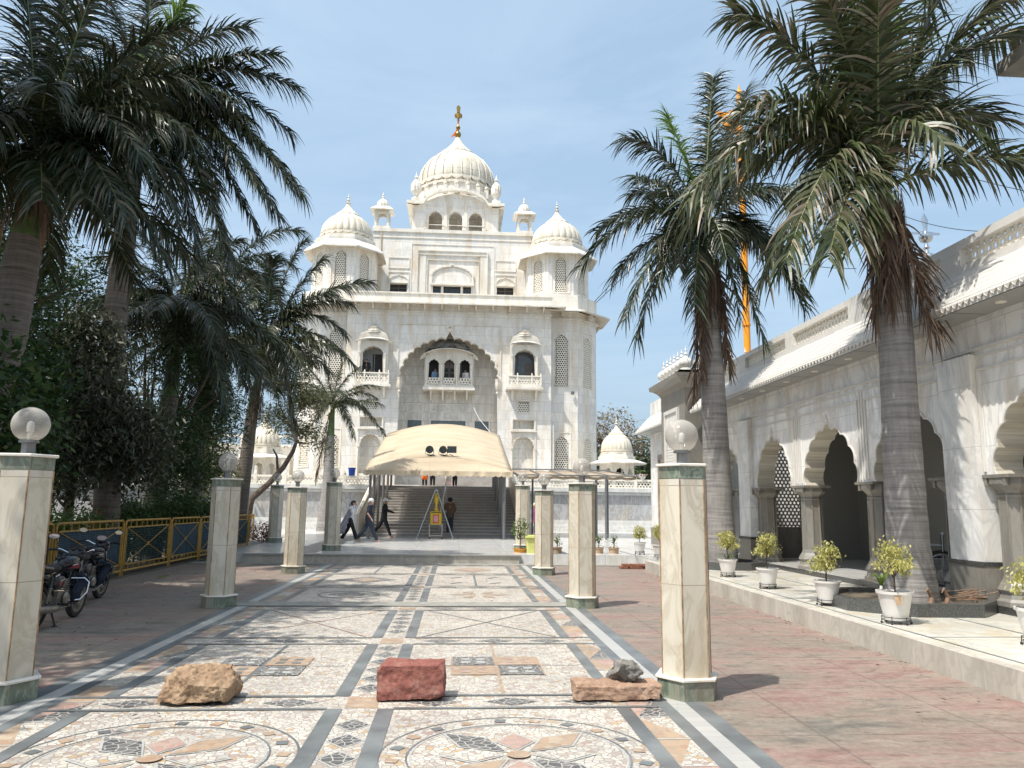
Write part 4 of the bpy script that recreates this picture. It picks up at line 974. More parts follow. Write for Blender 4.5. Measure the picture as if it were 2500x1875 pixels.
lb = MB(); rows_mesh(lb, [can_row(xa,xb,3.20,.0,34.05), can_row(xa,xb,3.26,.60,34.34,.25)]); fl_ = lb.build('front_apron', M['canvas'], CN); fl_.modifiers.new('thick','SOLIDIFY').thickness = .015
cr = mb.build('canvas_roof', M['canvas'], CN, smooth='all')
mod = cr.modifiers.new('thick','SOLIDIFY'); mod.thickness = .02
mb = MB(); m_ = 200; v1, v2 = [], []
for i in range(m_+1):
    t = i/m_; x = xa+(xb-xa)*t
    v1.append((x,34.04+.02*math.sin(t*90),3.23)); v2.append((x,34.0+.03*math.sin(t*60),3.04-.055*abs(math.sin(t*PI*26))))
mb.add(v1+v2, [(i,i+1,m_+2+i,m_+1+i) for i in range(m_)])
for s, x in ((-1,xa),(1,xb)):
    v1 = [(x,34.04+10.5*t/30,3.23+2.3*t/30) for t in range(31)]; v2 = [(x+.02*s,p[1],p[2]-.2-.04*(i%2)) for i,p in enumerate(v1)]
    mb.add(v1+v2, [(i,i+1,32+i,31+i) for i in range(30)])
vl = mb.build('scalloped_valance', M['canvas'], CN); mod = vl.modifiers.new('thick','SOLIDIFY'); mod.thickness = .012
for i, y in enumerate((34.4,36.0,38.2,40.6,43.0,45.2)):
    zb = .275+max(0,(y-37)/9.2)*2.575; zt = 3.25+2.3*(y-34)/10.5
    for x in (-3.78+(.0 if i else .0), 2.12):
        mb = MB(); mb.tube([(x,y,zb),(x,y,zt)], .062, 10); mb.cbox((x,y,zb+.01),(.2,.2,.02)); mb.build('post', M['dsteel'], CN)
mb = MB()
for y in (34.4,36.9,39.4,41.9,44.4):
    z = 3.2+2.3*(y-34)/10.5; mb.tube([(-3.9,y,z),(2.3,y,z)], .035, 6)
    mb.tube([(-3.85+6.1*t/12,y,z-.16+.40*math.sin(PI*t/12)) for t in range(13)], .03, 6)
mb.build('frame', M['dsteel'], CN)
# floodlights clipped to the front bow of the canopy
def flood(px, label, square=False):
    p = P(px, 980, 34.75); f = thing('floodlight', label, 'floodlight', (p.x,34.75,4.0), 'lamps clipped on the canopy front')
    b = MB()
    if square:
        b.cbox((0,0,.22),(.42,.10,.30)); b.cbox((0,-.052,.22),(.37,.01,.25),1); b.build('lamp_body', [M['black'],M['glass']], f, loc=L0)
    else:
        Mx = Matrix.Translation((0,0,.22)) @ Matrix.Rotation(R(100),4,'X')
        b.lathe([(.06,-.2),(.11,-.14),(.13,0),(.17,.04),(.175,.12),(.14,.14)],20,(0,0,0),M=Mx); b.lathe([(.15,.13),(.14,.15),(.01,.16)],20,(0,0,0),1,M=Mx)
        b.build('lamp_body', [M['black'],M['glass']], f, smooth=True, loc=L0)
        b = MB(); b.tube([(-.17,0,.22),(-.19,0,.0),(0,.05,-.05),(.19,0,.0),(.17,0,.22)], .018, 6); b.build('yoke', M['chrome'], f, loc=L0)
    b = MB(); b.tube([(0,0,0),(.05,.0,-.12),(-.06,.02,-.1),(-.12,0,.02),(.1,0,-.08)], .012, 5); b.build('cable', M['black'], f, loc=L0)
    return f
flood(928,'leftmost of two round black spotlights on the front edge of the canvas canopy'); flood(957,'right-hand round black spotlight, next to the square lamp on the canopy front')
flood(976,'square black floodlight beside the round spotlights on the canopy front', True)
# loose cable hanging from the balcony
mb = MB(); mb.tube([P(1023,880,51),P(1035,905,50.5),P(1060,935,49)], .018, 5)
tag(mb.build('cable', M['c_white']), 'thin white cable hanging from the central window down to the canopy', 'cable')
# beige awning to the right
AW = thing('awning', 'low beige corrugated awning on thin posts running right from the canopy', 'awning', (6,38,.275))
mb = MB(); ra = [[(2.9+5.6*i/24, y, z+.03*math.sin(i*1.9)) for i in range(25)] for (y,z) in ((36.2,3.02),(36.25,3.14),(43,3.7))]
rows_mesh(mb, ra); aw = mb.build('awning_cloth', M['awning'], AW, smooth='all'); mod = aw.modifiers.new('thick','SOLIDIFY'); mod.thickness = .02
mb = MB()
for i in range(6): mb.tube([(2.9+1.1*i,36.2,3.19),(2.9+1.1*i,43,3.76)],.03,6)
mb.tube([(2.8,36.2,3.2),(8.6,36.2,3.2)],.035,6); mb.tube([(2.8,43,3.78),(8.6,43,3.78)],.035,6); mb.build('frame', M['dsteel'], AW)
for x, y in ((6.85,35.3),(6.75,37.2),(8.4,42.8),(4.2,42.8)):
    mb = MB(); mb.tube([(x,y,.275),(x,y,3.15 if y < 40 else 3.7)],.055,8); mb.build('post', M['dsteel'], AW)

# ------------------------------------------------------------------ lamp pillars
def hexa(r, rot=PI/6): return [(r*math.cos(rot+PI/3*k), r*math.sin(rot+PI/3*k)) for k in range(6)]
def lamp_pillar():
    t = thing('lamp_pillar', 'x', 'lamp pillar')
    r = .245
    b = MB(); b.prism(hexa(r,.12), .19, 2.03); sh = b.build('shaft', M['pillar'], t, loc=L0)
    bv = sh.modifiers.new('bevel','BEVEL'); bv.width = .008; bv.segments = 2
    b = MB()
    for k in range(6):
        a = .12+PI/3*k; b.tube([((r-.001)*math.cos(a),(r-.001)*math.sin(a),.2),((r-.001)*math.cos(a),(r-.001)*math.sin(a),2.02)], .007, 5)
    b.build('joint', M['rust'], sh, loc=L0)
    b = MB(); b.prism(hexa(r+.055,.12), -.02, .172); bs = b.build('base', M['green'], t, loc=L0); bv = bs.modifiers.new('bevel','BEVEL'); bv.width = .006
    b = MB(); b.prism(hexa(r+.075,.12), .172, .198); q = b.build('base_ledge', M['trim'], t, loc=L0); bv = q.modifiers.new('bevel','BEVEL'); bv.width = .006
    b = MB(); b.prism(hexa(r+.004,.12), 2.03, 2.145); b.build('green_band', M['green'], t, loc=L0)
    b = MB(); b.prism(hexa(r+.035,.12), 2.145, 2.172); q = b.build('cap', M['trim'], t, loc=L0); bv = q.modifiers.new('bevel','BEVEL'); bv.width = .006
    b = MB(); b.cbox((0,0,2.23),(.085,.085,.12)); b.lathe([(.085,2.285),(.085,2.30),(.07,2.31)],20); b.build('lamp_neck', M['dsteel'], t, loc=L0)
    b = MB(); R_ = .163; b.lathe([(.072,2.305)]+[(R_*math.sin(a), 2.305+R_*.92-R_*math.cos(a)*1.0) for a in [PI*(.16+.84*i/18) for i in range(18)]]+[(.002,2.305+R_*1.92)], 36); g_ = b.build('globe', M['globe'], t, smooth=True, loc=L0)
    b = MB(); b.lathe([(.02,2.31),(.02,2.38),(.03,2.39),(.032,2.43),(.028,2.47),(.015,2.485),(.002,2.49)],16); b.build('bulb', M['bulb'], t, smooth=True, loc=L0)
    return t
M['bulb'] = flat('milky_bulb', (.78,.76,.70), .4, var=.02)
M['rust'] = flat('rusty_joint', (.30,.19,.10), .8, var=.5, vs=12)
lp = lamp_pillar()
spots = [(2.22,7.5,0,'cream hexagonal lamp pillar nearest on the right, beside the stacked stones'),(2.26,13.9,0,'second lamp pillar on the right, behind the nearest right one'),(2.30,20.3,0,'third lamp pillar on the right, in front of the lime bin'),
         (2.25,26.3,.275,'farthest lamp pillar on the right, behind the potted shrub at the forecourt edge'),
         (-4.0,7.5,0,'cream hexagonal lamp pillar nearest on the left, cut by the picture edge beside the motorcycle'),(-4.03,13.95,0,'second lamp pillar on the left, beside the yellow fence'),(-4.1,20.4,0,'third lamp pillar on the left, base standing on the paved walk before the forecourt'),
         (-3.95,25.5,.275,'shaded lamp pillar at the left front corner of the marble forecourt'),(-6.9,30.5,.275,'small shaded lamp pillar far left at the end of the yellow fence'),(6.1,36.5,-.2,'farthest small globe lamp seen just behind the second right pillar')]
for i,(x,y,z,lab) in enumerate(spots):
    o = lp if i == 0 else copy_tree(lp); o.location = (x,y,z); o['label'] = lab; o['group'] = 'globe lamp pillars along the walk'
    o.rotation_euler = (0,0,(i*1.047 if i else 0)+(.0 if i < 4 else -.06))

# ------------------------------------------------------------------ right building (arcade)
WX = 8.0; GZ = .28
A_ = thing('arcade_building', 'long low white marble arcade with cusped arches and a ridged sloping roof edge', 'building', (WX,16,GZ))
S_ = FS(WX); mb = MB(); TH = .45
zs = 2.29; yA, yB = -2.0, 24.2
arches = [22.35,19.08,16.13,13.18,9.85,6.9,3.95,.6]
wid = {22.35:2.05,19.08:2.1,16.13:2.45,13.18:2.3,9.85:2.3,6.9:2.45,3.95:2.3,.6:2.3}
low = [(yA,zs)]
for ya in reversed(arches):
    w = wid[ya]; a_ = arch(ya, w, zs, zs, 3.52, 9, .055, .09, n=63); low += [(a_[0][0]-.0,zs)]+a_+[(a_[-1][0],zs)]
low += [(yB,zs)]
clean = [low[0]]
for p in low[1:]:
    if abs(p[0]-clean[-1][0])+abs(p[1]-clean[-1][1]) > 1e-4: clean.append(p)
poly = clean + [(yB,5.5),(yA,5.5)]
mb.slab(poly, [], S_, 0, TH, 0, mh=None)
wl = mb.build('arcade_wall', M['arcade'], A_)
for ya in arches:
    mb = MB(); a_ = arch(ya, wid[ya], zs, zs, 3.52, 9, .055, .09, n=63); m = len(a_)
    vs = [(p[0], p[1]+(ya-p[1])*.004, p[2]-.004) for p in [S_(u,w,0.002) for u,w in a_]]+[(p[0], p[1]+(ya-p[1])*.004, p[2]-.004) for p in [S_(u,w,TH-.002) for u,w in a_]]
    mb.add(vs, [(i,i+1,m+i+1,m+i) for i in range(m-1)])
    mb.build('arch_soffit', M['trav'], wl)
mb = MB()
for ya in arches:
    a_ = arch(ya, wid[ya], zs, zs, 3.52, 9, .055, .09, n=63); strip(mb, a_, S_, .035, -.02, 0, (ya,2.8))
    mb.lathe([(.01,-.06),(.05,-.02),(.05,.03),(.02,.08),(.005,.14)],8,(WX-.02,ya,3.66))
    framebox(mb, S_, ya-1.34, ya+1.34, 2.3, 3.92, .035, -.03, 0, bot=False)
    framebox(mb, S_, ya-1.44, ya+1.44, 2.3, 4.12, .03, -.025, 0, bot=False)
mb.box(WX-.045,WX,yA,24.2,4.2,4.245)
mb.build('wall_mouldings', M['arcwhite'], wl)
# piers, columns
def pier(y0, y1, depth=.12):
    b = MB(); b.box(WX-depth,WX+TH+.1,y0,y1,1.0,4.15,0); b.box(WX-depth-.03,WX+TH+.13,y0-.03,y1+.03,.28,.94,1); b.box(WX-depth-.045,WX+TH+.14,y0-.04,y1+.04,.94,1.0,2)
    b.build('pier', [M['arcade'],M['granite'],M['plinthd']], A_)
pier(11.2,12.0); pier(20.42,21.2); pier(1.95,2.7)
def column(y):
    b = MB(); c = (WX+.26,y,0); o = PI/8
    def oc(prof, m=0): b.lathe(prof, 8, c, m, rot=o)
    oc([(.36,.39),(.36,.46),(.32,.5),(.30,.58),(.34,.62),(.30,.70),(.26,.76),(.235,.84)]); oc([(.225,.84),(.215,1.95)]); oc([(.23,1.95),(.24,1.99),(.22,2.01),(.24,2.06),(.30,2.12),(.33,2.15),(.33,2.24)])
    b.box(c[0]-.32,c[0]+.32,y-.34,y+.34,2.24,2.289)
    for k in range(8):
        a = PI/8+PI/4*k; b.tube([(c[0]+.225*math.cos(a),y+.225*math.sin(a),.84),(c[0]+.213*math.cos(a),y+.213*math.sin(a),1.95)],.018,5)
    for q in (-1,1): b.box(c[0]-.31,c[0]-.25,y+q*.2-.03,y+q*.2+.03,2.12,2.24)
    b.build('column', M['granite'], A_)
for y in (17.6,14.65,20.2,10.95,12.22,8.35,5.42,23.6,21.35): column(y)
mb = MB(); mb.box(7.93,12,-2,24.2,.28,.385,0); mb.box(7.95,12,-2,24.2,.385,.39,1); mb.build('plinth', [M['plinthd'],M['floor']], A_)
mb = MB(); mb.box(11.2,11.4,-2,31.5,.3,4.7,0); mb.box(8.45,11.4,-2,21.25,4.55,4.7,1); mb.box(8.45,11.4,24.0,24.19,.3,5.4,2); mb.box(8.8,11.4,-2.1,-2.0,.3,4.6,0)
mb.box(10.2,11.2,11.4,15.3,.39,4.5,0); mb.box(9.6,11.2,21.0,21.2,.39,4.5,0)
mb.build('inner_wall', [M['spk'],M['soffit'],M['arcade']], A_)
mb = MB(); mb.box(10.16,10.2,12.6,14.6,1.15,3.3,0); mb.box(10.1,10.2,12.5,14.7,3.3,3.4,1); mb.box(10.1,10.2,12.5,12.6,.95,3.4,1); mb.box(10.1,10.2,14.6,14.7,.95,3.4,1); mb.box(10.08,10.2,12.5,14.7,1.0,1.15,1); mb.box(10.15,10.2,13.55,13.63,1.15,3.3,1)
mb.build('dark_window', [M['glass'],M['wood']], A_)
# pierced screen seen through the second arch, sunlit court behind it
mb = MB(); Lf = FX(21.3)
jali(mb, rect(8.9,11.1,1.25,3.4), Lf, .11, 0, .03, .68); mb.box(8.8,8.9,21.25,21.4,.4,3.6); mb.box(11.1,11.2,21.25,21.4,.4,3.6); mb.box(8.8,11.2,21.25,21.4,3.4,3.6); mb.box(8.8,11.2,21.25,21.4,.4,1.25)
mb.build('pierced_screen', M['granite'], A_)
# roof edge
EX, EZ = 7.42, 4.74
def roofpiece(y0, y1, name='sloping_roof'):
    b = MB(); b.box(EX+.02,WX+.1,y0,y1,EZ-.03,EZ,1)
    prof = [(EX,EZ-.02),(EX,EZ+.13),(EX+.04,EZ+.15)]
    k = 5
    for i in range(k):
        t0, t1 = i/k, (i+1)/k; xa_, za_ = EX+.05+t0*.52, EZ+.17+t0*.55; xb_, zb_ = EX+.05+t1*.52, EZ+.17+t1*.55
        prof += [(xa_,za_),(xa_+.012,za_+.045),(xb_-.01,zb_-.01)]
    prof += [(WX,5.48),(WX+.25,5.48)]
    n = len(prof); b.add([(x,y0,z) for x,z in prof]+[(x,y1,z) for x,z in prof]+[(WX+.25,y0,EZ),(WX+.25,y1,EZ)], [(i,i+1,n+i+1,n+i) for i in range(n-1)]+[tuple(range(n))+(2*n,), tuple(range(2*n-1,n-1,-1))+(2*n+1,)], 0)
    rp = b.build(name, [M['arcwhite'],M['soffit']], A_)
    b = MB(); m = int((y1-y0)/.14)
    for i in range(m):
        yy = y0+(i+.5)*(y1-y0)/m; h = .5*(y1-y0)/m
        b.add([(EX-.012,yy-h,EZ+.11),(EX-.012,yy+h,EZ+.11),(EX-.03,yy,EZ+.12),(EX-.03,yy-h*.9,EZ+.07),(EX-.03,yy+h*.9,EZ+.07),(EX-.035,yy-h*.5,EZ+.035),(EX-.035,yy+h*.5,EZ+.035),(EX-.02,yy,EZ-.0)], [(0,3,5,7,6,4,1)])
    b.build('leaf_edging', M['arcwhite'], rp)
    return rp
rp = roofpiece(-2, 24.0); roofpiece(27.3, 31.6)
for i in range(18):
    y = 23.2-i*1.45
    if y < -1: break
    mb = MB(); mb.lathe([(.075,-.006),(.075,.006)],20,(7.7,y,EZ-.036)); mb.build('downlight', M['ceil'], A_)
mb = MB()
for i in range(17): mb.box(EX+.02,WX-.005,23.9-i*1.45,23.91-i*1.45,EZ-.033,EZ-.0305)
mb.build('panel_joint', M['black'], A_)
# parapet with pierced panels
mb = MB(); opens = []; y = 24.0
ys = [(21.3,23.6),(18.0,20.75),(14.9,17.65),(11.8,14.45),(8.7,11.4),(5.6,8.3),(2.5,5.2),(-.6,2.1)]
for a, c in ys: opens.append(rect(a+.1,c-.0,5.62,5.93))
mb.slab(rect(-2,24.0,5.46,6.06), opens, FS(WX+.02), 0, .2, 0); par = mb.build('parapet', M['arcwhite'], A_)
for a, c in ys: mb = MB(); jali(mb, rect(a+.1,c,5.64,5.92), FS(WX+.12), .155, 0, .05, .68); mb.build('lattice_panel', M['jali'], par)
# far wing and granite portal
mb = MB(); mb.slab(rect(27.1,31.5,.3,4.74), [rect(28.3,30.0,1.2,3.6)], S_, 0, .4, 0); mb.add([(8,31.5,.3),(12,31.5,.3),(12,31.5,5.5),(8,31.5,5.5)],[(0,1,2,3)]); mb.box(WX-.03,WX+.02,27.1,31.53,.28,.95,1); mb.box(WX+.02,WX+.2,27.3,31.5,5.46,6.05,0); mb.box(8.38,8.4,28.2,30.1,1.1,3.7,0)
fwg = mb.build('far_wing_wall', [M['arcade'],M['granite']], A_)
mb = MB(); framebox(mb, S_, 28.1,30.2,1.0,3.8,.2,-.06,.0); jali(mb, arch(29.15,1.3,1.3,2.7,3.4,7,.06), FS(WX+.12), .2, 0, .04, .6); mb.build('niche_frame', M['granite'], fwg)
mb = MB(); mb.box(7.3,12,24.2,27.1,.28,5.5,0)
pt = mb.build('portal', M['granite'], A_)
mb = MB(); mb.box(7.27,7.3,24.85,26.5,.9,5.05,0); Fp = FS(7.27); framebox(mb, Fp, 24.85,26.5,.9,5.05,.12,-.05,0)
jali(mb, arch(25.68,1.0,1.2,3.9,4.5,9,.06,.1), FS(7.235), .11, 0, .03, .5); strip(mb, arch(25.68,1.05,1.2,3.9,4.5,9,.06,.1), Fp, .05,-.06,0,(25.68,3)); mb.build('carved_panel', M['arcwhite'], pt)
mb = MB(); prof = [(0,5.5),(.0,5.62),(.04,5.7),(.12,5.8),(.24,5.88),(.34,5.92),(.36,6.05)]
for (p0,z0),(p1,z1) in zip(prof, prof[1:]):
    mb.add([(7.3-p0,24.2-p0,z0),(7.3-p0,27.1+p0,z0),(12,27.1+p0,z0),(12,24.2-p0,z0),(7.3-p1,24.2-p1,z1),(7.3-p1,27.1+p1,z1),(12,27.1+p1,z1),(12,24.2-p1,z1)], [(0,4,5,1),(1,5,6,2),(0,3,7,4)])
mb.add([(6.94,23.84,6.05),(6.94,27.46,6.05),(12,27.46,6.05),(12,23.84,6.05)], [(0,1,2,3)])
mb.build('portal_cornice', M['granite'], pt)
mb = MB(); mb.box(7.1,7.7,24.0,27.3,6.05,6.16); mb.box(7.1,11,24.0,24.6,6.05,6.16)
for i in range(7): mb.lathe([(.22,0),(.2,.08)],16,(7.4,24.3+i*.45,6.16)); onion(mb, (7.4,24.3+i*.45,6.22), .24, 20)
for i in range(1,5): onion(mb, (7.4+i*.5,24.3,6.22), .24, 20)
mb.build('onion_cresting', M['arcwhite'], pt, smooth=True)
# things in and on the arcade
K = thing('roof_emblem', 'polished silver standard with a double edged blade rising above the arcade parapet', 'emblem', (14.42,22,8.2))
mb = MB(); q = (14.42,22,9.35)
mb.lathe([(.05,-1.2),(.05,-.02),(.12,0),(.2,.06),(.22,.14),(.18,.24),(.07,.3),(.05,.4),(.1,.46),(.06,.52),(.05,.62),(.16,.68),(.2,.76),(.2,.86),(.12,.93),(.05,1.0),(.05,1.1)],20,q); mb.build('stem', M['silver'], K, smooth=True)
mb = MB(); z = q[2]; y_ = 22
mb.add([(14.36,y_,z+1.0),(14.48,y_,z+1.0),(14.54,y_,z+1.38),(14.42,y_,z+1.62),(14.30,y_,z+1.38),(14.42,y_-.03,z+1.3)], [(0,1,5),(1,2,5),(2,3,5),(3,4,5),(4,0,5),(4,3,2,1,0)]); mb.build('blade', M['silver'], K)
mb = MB(); mb.tube([(14.02,y_,z+.95),(14.42,y_,z+1.0),(14.82,y_,z+.95)],.015,6)
for s in (-1,1): mb.cbox((14.42+s*.33,y_,z+.93),(.24,.05,.07))
mb.build('side_blade', M['silver'], K)
Fl = thing('flagpole', 'very tall saffron cloth-wrapped flagpole rising behind the arcade roof between the palms', 'flagpole', (15.6,40,0))
mb = MB(); mb.tube([(15.55,40,0),(15.62,40,14),(15.69,40,25.3)],[.19,.18,.14],14); 
for zz in (11.6,16.5,21): mb.tube([(15.6,40,zz),(15.6,40,zz+.1)],.23,14)
mb.build('pole', M['nishan'], Fl, smooth=True)
mb = MB(); mb.lathe([(.1,0),(.18,.12),(.08,.3),(.02,.6)],12,(15.69,40,25.2)); mb.build('pole_tip', M['nishan'], Fl)
mb = MB(); mb.add([(15.6,40,24.4),(15.5,39.9,22.6),(14.6,39.7,23.0),(14.2,39.8,24.0),(14.9,40,24.1)], [(0,1,2),(0,2,4),(2,3,4)]); mb.build('pennant', M['nishan'], Fl)
for i,(a, b, lab) in enumerate([((1920,325,20),(2300,430,14),'upper thin wire crossing the sky at far right'),((1925,455,20),(2120,500,16),'short lower wire reaching the arcade parapet'),((1276,665,53),(1560,380,40),'guy wire rising from the right corner tower toward the flagpole'),((1276,660,53),(1660,240,38),'steeper guy wire rising from the right corner tower'),((1690,560,30),(1850,580,30),'faint wire behind the right palms')]):
    p, q = P(*a), P(*b); mb = MB(); mb.tube([p+(q-p)*t-Vector((0,0,.5*t*(1-t))) for t in [j/12 for j in range(13)]], .0065*p.y/14, 5, cap=False)
    tag(mb.build('wire', M['black']), lab, 'wire', 'wires across the sky')
# roof corner entering top right
RC = MB(); p = P(2155,165,12.0)
RC.add([(p.x,8,p.z),(p.x+5,8,p.z),(p.x+5,12,p.z),(p.x,12,p.z),(p.x,8,p.z+.24),(p.x+5,8,p.z+.24),(p.x+5,12,p.z+.24),(p.x,12,p.z+.24)], [(0,3,2,1),(4,5,6,7),(0,1,5,4),(1,2,6,5),(2,3,7,6),(3,0,4,7)])
RC.box(p.x+1.2,p.x+5,8,11.2,p.z-9,p.z)
tag(RC.build('concrete_eave', M['eavegrey']), 'corner of a dark concrete roof slab jutting in at the upper right edge', 'building')

# small domed kiosks of the terrace, one each side
def kiosk(x, y, lab):
    t = thing('domed_kiosk', lab, 'kiosk', (x,y,G0)); b = MB(); c = (x,y); f_ = .9
    Zk = lambda h: 1.75+(h-1.75)*f_
    for k in range(8):
        a = PI/8+PI/4*k; b.tube([(x+1.03*math.cos(a),y+1.03*math.sin(a),G0),(x+1.03*math.cos(a),y+1.03*math.sin(a),Zk(4.75))],[.14,.10],8)
    for k in range(8):
        f = face_fn(c, 2.07, k); b.slab(rect(-.42,.42,Zk(3.85),Zk(4.85)), [arch(0,.63,Zk(3.851),Zk(3.95),Zk(4.5),5,.1)], f, 0, .1, 0)
    octa(c, 2.25, G0, G0+.15, b); b.build('columns', M['trim'], t)
    b = MB(); r1, r2 = 1.17/math.cos(PI/8), 1.8/math.cos(PI/8)
    o1 = [(x+r1*math.cos(PI/8+PI/4*k), y+r1*math.sin(PI/8+PI/4*k)) for k in range(9)]; o2 = [(x+r2*math.cos(PI/8+PI/4*k), y+r2*math.sin(PI/8+PI/4*k)) for k in range(9)]
    sloped_eave(b, o1, Zk(5.1), Zk(4.85), o2, .06); octa(c, 2.25, Zk(5.1), Zk(5.35), b); octa(c, 2.0, Zk(5.35), Zk(5.6), b); octa(c, 2.25, Zk(4.8), Zk(4.85), b); b.build('eave', M['trim'], t)
    dome(t, (x,y,Zk(5.55)), 1.01, 1.35, 22, .8)
kiosk(10.35, 49.6, 'small ribbed-dome kiosk right of the temple, in front of the green trees'); kiosk(-12.2, 49.6, 'small ribbed-dome kiosk left of the temple, half hidden by feathery branches')
LB = thing('pavilion_building', 'pale low building behind the trees on the far left of the terrace', 'building', (-20,60,G0))
mb = MB(); mb.slab(rect(-34,-12.8,G0,6.0), [arch(-14.5-2.3*i,1.5,3.2,4.3,5.1,7,.06) for i in range(8)], FX(60), 0, .3, 0); mb.box(-34,-12.8,60.3,66,5.9,6.0); mb.box(-34,-12.8,61.5,61.7,G0,5.9); mb.box(-34,-12.6,59.4,60.3,6.0,6.15); mb.build('wall', M['facade'], LB)
mb = MB()
for i in range(10): mb.box(-34+2.2*i,-33.8+2.2*i,59.5,60,6.15,6.9)
mb.box(-34,-12.8,59.6,59.8,6.7,6.85); mb.build('roof_railing', M['trim'], LB)
# ------------------------------------------------------------------ fence
FXX = -7.9
def fence_panel(y0, y1, i, lab, tall=0, net=True, ang=0):
    w = y1-y0; t = thing('fence_panel', lab, 'fence', (FXX, y0, 0), 'yellow fence panels along the garden'); t.rotation_euler.z = ang
    b = MB(); h = 1.3; r = .028; c = .09
    path = [(0,.03,.1),(0,.03,h-c),(0,.03+c*.3,h-c*.3),(0,.03+c,h),(0,w-.03-c,h),(0,w-.03-c*.3,h-c*.3),(0,w-.03,h-c),(0,w-.03,.1)]
    b.tube(path, r, 8); b.tube([(0,.03,.12),(0,w-.03,.12)], r, 8)
    b.tube([(0,.03,0),(0,.03,.12)], r, 8); b.tube([(0,w-.03,0),(0,w-.03,.12)], r, 8)
    b.build('outer_frame', M['fence'], t, loc=L0)
    b = MB(); z0, z1, a, d = .26, 1.14, .12, w-.12
    for (p, q) in (((a,z0),(d,z0)),((d,z0),(d,z1)),((d,z1),(a,z1)),((a,z1),(a,z0))):
        b.box(-.012,.012,min(p[0],q[0])-.015,max(p[0],q[0])+.015,min(p[1],q[1])-.015,max(p[1],q[1])+.015)
    b.tube([(0,a,z0),(0,d,z1)],.012,5); b.tube([(0,a,z1),(0,d,z0)],.012,5)
    b.lathe([(.05,-.01),(.05,.01)],14,(0,0,0),M=Matrix.Translation((0,w/2,(z0+z1)/2))@Matrix.Rotation(PI/2,4,'Y'))
    k = max(3,int(w/.3))
    for j in range(1,k): b.box(-.01,.01,w*j/k-.01,w*j/k+.01,z1,h); b.box(-.01,.01,w*j/k-.01,w*j/k+.01,.12,z0)
    b.build('inner_frame', M['fence'], t, loc=L0)
    b = MB(); n = 19
    for j in range(n): z = z0+(z1-z0)*(j+.5)/n; b.box(-.004,.004,a,d,z-.003,z+.003)
    for j in range(int(w/.25)): b.box(-.005,.003,a+.1+j*.25,a+.104+j*.25,z0,z1)
    b.build('wire_mesh', M['wire'], t, loc=L0)
    if net:
        b = MB(); n = 12
        b.add([(-.03+.01*math.sin(j*1.7),a+(d-a)*j/n,zz) for zz in (z0,z1) for j in range(n+1)], [(j,j+1,n+2+j,n+1+j) for j in range(n)])
        b.build('shade_net', M['net'], t, loc=L0)
    return t
ys = [6.2,8.6,11.0,13.6,16.1,19.35,22.4,24.9,27.6,30.6]
labs = ['fence panel nearest the picture edge','fence panel behind the near pillar','fence panel hidden by the near pillar and motorcycle','yellow fence panel behind the handlebars of the nearer motorcycle','yellow fence panel directly behind the farther motorcycle','yellow fence panel just right of the farther motorcycle mirror','third yellow panel, right of the motorcycles, with a round centre boss','yellow panel just left of the second left lamp pillar','yellow panel partly behind the second left lamp pillar','yellow panel right of the second left lamp pillar']
for i in range(3, len(ys)-1): fence_panel(ys[i], ys[i+1]-.06, i, labs[i], net=(i not in (5,)))
fence_panel(30.6, 32.9, 9, 'last yellow fence panel, open and without net, by the reddish shrub', net=False, ang=.18)

# ------------------------------------------------------------------ leaf clouds
def leafcloud(name, parent, mat, blobs, n, size, seed, asp=.42, droop=.3, clump=.28, fold=.25, per=14):
    """blobs: (cx,cy,cz,rx,ry,rz). leaves gathered in clumps through the volume"""
    r = np.random.default_rng(seed); vol = np.array([b[3]*b[4]*b[5] for b in blobs]); pr = vol/vol.sum()
    nc = max(1, n//per); idx = r.choice(len(blobs), nc, p=pr); B = np.array(blobs)[idx]
    d = r.normal(size=(nc,3)); d /= np.linalg.norm(d,axis=1)[:,None]; rad = r.random(nc)**.33*(.75+.35*r.random(nc))
    C = B[:,:3]+d*rad[:,None]*B[:,3:6]
    C = np.repeat(C, per, axis=0); n = len(C); p = C+r.normal(size=(n,3))*clump*np.array([1,1,.8])
    a = r.normal(size=(n,3)); a[:,2] = a[:,2]*.5-droop; a /= np.linalg.norm(a,axis=1)[:,None]
    up_ = r.normal(size=(n,3))*.6+np.array([0,0,1]); s = np.cross(a, up_); s /= np.linalg.norm(s,axis=1)[:,None]+1e-9; nn = np.cross(s,a)
    L = size*(.6+.8*r.random(n))[:,None]; w = L*asp*.5
    v = np.stack([p, p+a*L*.5+s*w-nn*w*fold*0, p+a*L+nn*L*-.05, p+a*L*.5-s*w, p+a*L*.5-nn*w*fold], 1)
    v = np.stack([p, p+a*L*.45+s*w, p+a*L, p+a*L*.45-s*w], 1).reshape(-1,3)
    me = bpy.data.meshes.new(name); me.vertices.add(4*n); me.vertices.foreach_set('co', v.ravel().astype(np.float32))
    me.loops.add(4*n); me.loops.foreach_set('vertex_index', np.arange(4*n,dtype=np.int32)); me.polygons.add(n)
    me.polygons.foreach_set('loop_start', np.arange(0,4*n,4,dtype=np.int32)); me.polygons.foreach_set('loop_total', np.full(n,4,dtype=np.int32))
    me.materials.append(mat); me.update(calc_edges=True); me.validate()
    o = bpy.data.objects.new(name, me); COL.objects.link(o)
    if parent is not None: o.parent = parent; o.location = -world_loc(parent)
    return o
